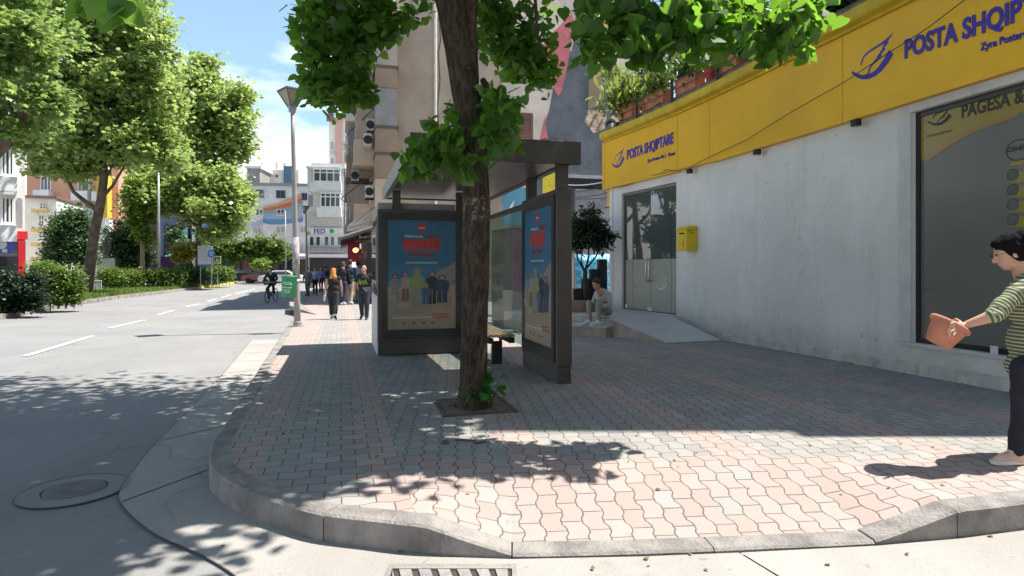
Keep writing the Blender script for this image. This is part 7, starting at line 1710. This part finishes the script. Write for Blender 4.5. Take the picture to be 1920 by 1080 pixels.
    h = h0
    return t, J, A, Mx
cl = lambda n, c, r=.85: solid(n, c, r, .10, 6)
black_c, navy_c, grey_c, white_c, beige_c = cl('black_cloth', (.014, .014, .016)), cl('navy_cloth', (.018, .028, .06)), cl('grey_cloth', (.07, .07, .08)), cl('white_cloth', (.6, .6, .6)), cl('beige_cloth', (.36, .30, .23))
# --- woman carrying the pot (right)
FT = G(1896, 868); sc = F / FT.y
def W3(px, py, dy=0.0): return P(px, py, FT.y + dy)
J = pose((W3(1925, 870).x, FT.y + .05, 0), 1.66, (-1, .08), .0)
J['h'] = 1.60; h = J['h']
J['head'] = W3(1895, 474, .03); J['neck'] = W3(1924, 514, .05); J['chest'] = W3(1928, 572, .06); J['waist'] = W3(1930, 640, .06); J['hip'] = W3(1930, 685, .06)
J['shL'] = W3(1914, 541, -.10); J['elL'] = W3(1862, 592, -.16); J['wrL'] = W3(1812, 609, -.10)
J['shR'] = W3(1926, 548, .26); J['elR'] = W3(1945, 620, .30); J['wrR'] = W3(1935, 690, .30)
J['hipL'] = W3(1924, 690, -.03); J['kneeL'] = W3(1917, 770, -.03); J['ankL'] = W3(1906, 848, -.02); J['toeL'] = W3(1880, 862, -.03)
J['hipR'] = W3(1940, 690, .15); J['kneeR'] = W3(1955, 775, .16); J['ankR'] = W3(1985, 845, .2); J['toeR'] = W3(1965, 864, .2)
face = Vector((-.84, .46, -.34))
pot_c = W3(1783, 606, -.02); ax = Vector((.50, -.10, .86)).normalized(); rim_r = .140
# fingers gripping the rim
hd = (W3(1786, 611, -.1) - J['wrL']).normalized(); wL = J['wrL']; ex = []
palm = W3(1800, 612, -.10); side = Vector((.0, -.25, 1)).normalized()
ex += [('c', wL, .020, palm, .026), ('e', palm, (.034, .020, .032), None)]
ex = [('c', wL, .021, palm, .023), ('e', W3(1797, 612, -.115), (.036, .018, .034))]
for i, (a, b, c, r0) in enumerate((((1793, 603), (1783, 606), (1780, 615), .0088), ((1792, 609), (1780, 614), (1777, 624), .0092), ((1793, 615), (1782, 622), (1779, 632), .009), ((1796, 620), (1788, 628), (1786, 636), .0078))):
    ex += [('c', W3(*a, -.13), r0, W3(*b, -.165), r0 * .95), ('c', W3(*b, -.165), r0 * .95, W3(*c, -.155), r0 * .82)]
ex += [('c', W3(1801, 604, -.10), .011, W3(1792, 598, -.05), .010), ('c', W3(1792, 598, -.05), .010, W3(1783, 603, -.03), .0085)]
def stripes():
    t = NT('striped_jumper'); a = t.n('ShaderNodeAttribute', attribute_name='stripe'); f = a.outputs['Fac']
    w_ = t.m('FRACT', t.m('DIVIDE', f, .027)); s = t.m('LESS_THAN', w_, .40)
    c = t.mix(s, (.065, .095, .04), (.44, .42, .27)); c = t.mix(t.m('MULTIPLY', t.noise(t.pos(), 120, 2), .25), c, (.12, .13, .08))
    t.put(t.bsdf.inputs['Base Color'], c); t.bsdf.inputs['Roughness'].default_value = .9; t.bump(t.noise(t.pos(), 220, 3), .4, .004); return t.mat
w, J, A, Mx = make_person('woman in a green striped jumper and black trousers holding out a tilted terracotta pot', J, M['skin'], stripes(), cl('black_trousers', (.012, .012, .02), .8), cl('pale_trainer', (.58, .40, .30), .7), 'bun', M['hair_black'], sleeve=.62, vox=.0075, bulk=1.16, hands=False, extra=ex, face=face, hem=.015, wrinkle=.009, hk=1.17, sk=1.3, shirt_extra=[('c', J['chest'] + Vector((0, 0, .07)), .095, J['neck'] + Vector((.02, 0, -.015)), .072), ('c', J['neck'] + Vector((.02, 0, -.03)), .08, J['shL'] + Vector((0, 0, .0)), .055)])
shirt = [c for c in w.children if c.name.startswith('shirt')][0]; me = shirt.data; at_ = me.attributes.new('stripe', 'FLOAT', 'POINT'); og = ORG[shirt.name]
segs = [(J['shL'], J['elL'], .075), (J['elL'], J['wrL'], .07), (J['shR'], J['elR'], .075), (J['elR'], J['wrR'], .07)]
vals = []
for v in me.vertices:
    p = v.co + og; best = 9; val = p.z
    for i, (a, b, rr) in enumerate(segs):
        d = b - a; t_ = (p - a).dot(d) / d.length_squared
        if t_ < .22 and i % 2 == 0: continue
        dist = (p - (a + d * min(max(t_, 0), 1))).length
        if dist < rr and dist < best: best = dist; val = -(t_ * d.length) - (0 if i % 2 == 0 else (segs[i - 1][1] - segs[i - 1][0]).length) + 1.3
    vals.append(val)
at_.data.foreach_set('value', vals)
mb = MB(); e = A(0, 0, 0)
for sx in (-.019, .019):
    c_ = A(sx, .062, .006); rx = (A(1, 0, 0) - e).normalized(); uz = (A(0, 0, 1) - e).normalized(); mb.tube([c_ + rx * (.015 * h * math.cos(a)) + uz * (.012 * h * math.sin(a)) for a in np.linspace(0, 6.283, 17)], .0014, 5)
    mb.tube([A(sx * 1.9, .060, .008), A(sx * 2.45, .0, .006)], .0014, 5)
mb.build('glasses', M['black'], w, True)
# bright sock
mb = MB(); mb.cyl(J['ankL'] + Vector((0, 0, -.01)), J['ankL'] + Vector((0, 0, .05)), .034, .036, 14); mb.build('sock', M['white'], w, True)
# trainers: pale sole and laces
for sd in 'LR':
    a, to = J['ank' + sd], J['toe' + sd]; d = (to - a); d.z = 0; d.normalize(); sdv = Vector((-d.y, d.x, 0)); c = a.lerp(to, .5); c.z = .0
    mb = MB(); ol = [(-.13, .0), (-.12, .032), (-.04, .036), (.06, .043), (.12, .036), (.145, .0), (.12, -.036), (.06, -.043), (-.04, -.036), (-.12, -.032)]
    mb.prism([c + d * (x * 1.02) + sdv * (y * 1.08) + Vector((0, 0, .003)) for x, y in ol], Vector((0, 0, .028))); mb.build('sole', solid('sole_white', (.66, .62, .56), .7), w, bevel=.006)
    mb = MB()
    for k in range(4): p = a.lerp(to, .35 + .14 * k) + Vector((0, 0, .045 - .008 * k)); mb.tube([p - sdv * .026, p + Vector((0, 0, .004)), p + sdv * .026], .0035, 5)
    mb.build('lace', M['white'], w)
t = thing('flower_pot', 'empty terracotta flower pot held tilted in the woman\'s outstretched hand', 'flower pot', tuple(pot_c))
mb = MB(); prof = [(0, -.185), (.082, -.185), (.090, -.178), (.124, -.035), (.128, -.032), (.140, -.030), (.145, -.022), (.143, .0), (.136, .006), (.128, .0), (.120, -.03), (.080, -.170), (0, -.172)]
prof = [(r_ * .93, h_ * .95) for r_, h_ in prof]; mb.lathe(pot_c, ax, prof, 40); mb.build('pot_body', pm('pot_terracotta', (.46, .185, .115), .8, .16, 9, .15, 60, dirt=.25, dcol=(.62, .38, .26)), t, True)
# --- seated man on the landing edge
Yb = 13.35
J = pose((2.1, 13.9, 0), 1.72, (-.62, -.78)); S3 = lambda px, py, Y: P(px, py, Y)
J['hip'] = S3(1136, 583, 13.85); J['waist'] = S3(1134, 568, 13.8); J['chest'] = S3(1130, 556, 13.68); J['neck'] = S3(1123, 542.5, 13.55); J['head'] = S3(1118, 532.5, 13.45)
J['hipL'] = S3(1142, 584, 13.75); J['hipR'] = S3(1130, 584, 13.95)
J['kneeL'] = S3(1122, 569, 13.35); J['kneeR'] = S3(1104, 568, 13.55); J['ankL'] = S3(1123, 602, 13.25); J['ankR'] = S3(1106, 601, 13.5); J['toeL'] = S3(1109, 610, 13.1); J['toeR'] = S3(1092, 609, 13.4)
J['shL'] = S3(1141, 551, 13.6); J['shR'] = S3(1119, 550, 13.8); J['elL'] = S3(1144, 572, 13.5); J['elR'] = S3(1112, 568, 13.85); J['wrL'] = S3(1128, 575, 13.4); J['wrR'] = S3(1116, 574, 13.65)
J['spreadL'] = Vector((0, 0, 1)); J['spreadR'] = Vector((0, 0, 1))
make_person('man in a pale grey tracksuit and white trainers sitting on the marble step', J, M['skin'], cl('pale_grey_jersey', (.38, .36, .35)), cl('warm_grey_jersey', (.27, .245, .22)), cl('white_trainer', (.62, .64, .70), .6), 'short', M['hair_dark'], vox=.012, face=Vector((-.75, -.62, -.25)), bulk=1.0, hem=.0, wrinkle=.008)
# --- walkers on the pavement
def walker(px, pyfeet, pyhead, label, heading, stride, sw, skin, top, bottom, shoes, hair=None, hm=None, **k):
    b = G(px, pyfeet); h = (pyfeet - pyhead) * b.y / F; J = pose(b, h, heading, stride, sw, k.pop('lean', .02), wide=k.pop('wide', 1.0), legs=k.pop('legs', None), arms=k.pop('arms', None))
    return make_person(label, J, skin, top, bottom, shoes, hair, hm, **k)
w2, J2, *_ = walker(625, 599, 503, 'woman with long ginger hair walking away in black top, leggings and white socks', (-.1, 1), .13, .10, M['skin'], cl('black_top', (.02, .018, .018)), cl('dark_leggings', (.022, .022, .028)), cl('dark_shoe', (.03, .03, .03)), 'long', M['hair_ginger'], sleeve=0.0, short=.72, vox=.016, bulk=1.28)
mb = MB()
for s in 'LR': a = J2['ank' + s]; k_ = J2['knee' + s]; mb.cyl(a + Vector((0, 0, .0)), a.lerp(k_, .30), .048, .052, 12)
mb.build('sock', white_c, w2, True)
o = J2['wrL'] + Vector((-.02, 0, -.1)); t = thing('bottle', 'clear plastic bottle carried low in the ginger-haired woman\'s left hand', 'bottle', tuple(o)); mb = MB(); mb.lathe(o + Vector((0, 0, -.10)), (0, 0, 1), [(0, 0), (.035, .005), (.036, .16), (.014, .21), (.014, .235), (0, .236)], 14); mb.build('bottle_body', solid('bottle_pale', (.55, .62, .66), .15), t, True)
make_w = walker(683, 599, 497, 'bald sunburnt man in black T-shirt with green print walking beside the kiosk', (.05, -1), .06, .05, M['skin_red'], cl('black_tee', (.018, .02, .02)), cl('dark_jeans', (.03, .033, .045)), black_c, None, None, sleeve=.28, vox=.016, bulk=1.25, wide=1.15)
w3, J3 = make_w[0], make_w[1]
mb = MB(); c = J3['chest'] + Vector((0, -.135 * 1.25, -.08)); 
for i in range(9): x = -.12 + .03 * i; mb.box(c + Vector((x, .004 * abs(i - 4) - .010, .03 * math.sin(i * 2.1))), (.035, .012, .10 + .03 * math.sin(i * 1.3)))
mb.build('shirt_print', solid('lime_print', (.16, .22, .05)), w3)
walker(643, 572, 491, 'brown-haired woman in black walking away just left of the man in the navy jacket', (0, 1), .08, .06, M['skin'], black_c, navy_c, white_c, 'short', cl('brown_hair', (.10, .05, .025)), vox=.022)
walker(656, 571, 487, 'tall man in a navy jacket and beige trousers walking away next to the ginger-haired woman', (.05, 1), .07, .05, M['skin'], navy_c, beige_c, white_c, 'short', M['hair_dark'], vox=.022, bulk=1.1, hem=.02)
walker(670, 567, 490, 'person in a light blue shirt half hidden between the navy jacket and the bald man', (0, 1), .05, .04, M['skin'], cl('light_blue_cloth', (.22, .32, .42)), beige_c, black_c, 'short', M['hair_dark'], vox=.025)
gp_ = 'distant crowd on the pavement'
walker(577, 555, 501, 'distant walker in a long olive coat, just right of the green bin', (-.1, -1), .05, .04, M['skin'], cl('olive_coat', (.14, .13, .09)), cl('brown_trousers', (.10, .07, .05)), black_c, 'short', M['hair_dark'], vox=.03, group=gp_, hem=.06)
w5 = walker(591, 553, 500, 'distant walker in pale blue carrying a white bag', (.1, -1), .06, .04, M['skin'], cl('mid_blue_cloth', (.25, .32, .5)), black_c, black_c, 'short', M['hair_dark'], vox=.03, group=gp_)
o = w5[1]['wrR'] + Vector((0, -.1, -.15)); mb = MB(); mb.hexa([o + Vector(q_) for q_ in ((-.16, -.05, -.25), (.16, -.05, -.25), (.16, .05, -.25), (-.16, .05, -.25), (-.10, -.02, .1), (.10, -.02, .1), (.10, .02, .1), (-.10, .02, .1))]); tag(mb.build('shopping_bag', white_c, None, bevel=.02), 'white shopping bag carried by the distant walker in pale blue', 'bag')
walker(602, 548, 500, 'distant walker in violet clothes behind the one with the white bag', (0, -1), .05, .04, M['skin'], cl('violet_cloth', (.16, .14, .32)), black_c, black_c, 'long', M['hair_dark'], vox=.03, group=gp_)
walker(611, 545, 499, 'distant walker in dark blue, rightmost of the far crowd', (.1, 1), .05, .04, M['skin'], navy_c, black_c, black_c, 'short', M['hair_dark'], vox=.03, group=gp_)
walker(634, 552, 497, 'distant walker in dark clothes seen over the ginger-haired woman\'s shoulder', (0, 1), .04, .03, M['skin'], cl('charcoal_cloth', (.03, .03, .035)), black_c, black_c, 'short', M['hair_dark'], vox=.03, group=gp_)
walker(445, 522, 494, 'tiny distant figure in a red top in front of the far shops', (0, -1), .03, .03, M['skin'], cl('red_cloth', (.5, .03, .03)), black_c, black_c, 'short', M['hair_dark'], vox=.04)
# --- cyclist
cb_ = G(509, 566, -KERB); Yc = cb_.y; kz = Yc / F
hx = lambda x, y, z: cb_ + Vector((x, y, z))
by = thing('bicycle', 'black city bicycle ridden towards the camera in the road', 'bicycle', tuple(cb_))
wr_ = .34
for y, nm in ((-.52, 0), (.52, 1)):
    c = hx(0, y, wr_); mb = MB(); mb.tube([c + Vector((0, wr_ * math.cos(a), wr_ * math.sin(a))) for a in np.linspace(0, 6.283, 25)], .022, 6, cap=False); wh = mb.build('wheel', M['black'], by, True)
    mb = MB()
    for a in np.linspace(0, 3.14159, 9)[:-1]: d = Vector((0, math.cos(a), math.sin(a))) * wr_ * .95; mb.tube([c - d, c + d], .003, 4)
    mb.cyl(c - Vector((.05, 0, 0)), c + Vector((.05, 0, 0)), .02); mb.build('spokes', M['steel'], wh)
mb = MB(); fr_p = [((0, -.52, .34), (0, -.40, .82)), ((0, -.40, .82), (0, .18, .85)), ((0, -.38, .74), (0, .02, .30)), ((0, .02, .30), (0, .18, .88)), ((0, .02, .30), (0, .52, .34)), ((0, .52, .34), (0, .17, .80)), ((0, -.40, .82), (0, -.38, 1.0))]
for a, b in fr_p: mb.tube([hx(*a), hx(*b)], .02, 8)
mb.build('frame', M['black'], by, True)
mb = MB(); mb.tube([hx(-.30, -.26, 1.02), hx(-.16, -.38, 1.03), hx(0, -.38, 1.0), hx(.16, -.38, 1.03), hx(.30, -.26, 1.02)], .014, 8); mb.build('handlebar', M['steel'], by, True)
mb = MB(); mb.tube([hx(0, .05, .93), hx(0, .2, .94), hx(0, .32, .96)], [.03, .07, .09], 10); mb.build('saddle', M['black'], by, True)
mb = MB(); mb.lathe(hx(0, -.50, .88), (0, -1, 0), [(.0, 0), (.04, .0), (.045, .04), (0, .045)], 12); mb.build('headlight', M['steel'], by)
mb = MB(); mb.tube([hx(-.12, .02, .17), hx(-.04, .02, .30), hx(.04, .02, .30), hx(.12, .02, .43)], .012, 6); mb.build('pedal_crank', M['steel'], by)
J = pose(cb_, 1.75, (0, -1))
J['hip'] = hx(0, .2, 1.0); J['waist'] = hx(0, .14, 1.12); J['chest'] = hx(0, .02, 1.32); J['neck'] = hx(0, -.06, 1.50); J['head'] = hx(-.02, -.10, 1.66)
for s, k in ((1, 'L'), (-1, 'R')):
    J['hip' + k] = hx(s * .10, .17, .97); J['sh' + k] = hx(s * .20, .0, 1.44); J['el' + k] = hx(s * .33, -.08, 1.22); J['wr' + k] = hx(s * .29, -.24, 1.07)
J['kneeL'] = hx(.17, -.22, .85); J['ankL'] = hx(.14, .0, .50); J['toeL'] = hx(.15, -.14, .44); J['kneeR'] = hx(-.17, -.16, .66); J['ankR'] = hx(-.15, .02, .25); J['toeR'] = hx(-.16, -.12, .19)
make_person('cyclist in black clothes riding the bicycle towards the camera', J, M['skin'], black_c, black_c, black_c, 'short', M['hair_dark'], vox=.022, bulk=1.1, face=Vector((0, -1, -.1)))
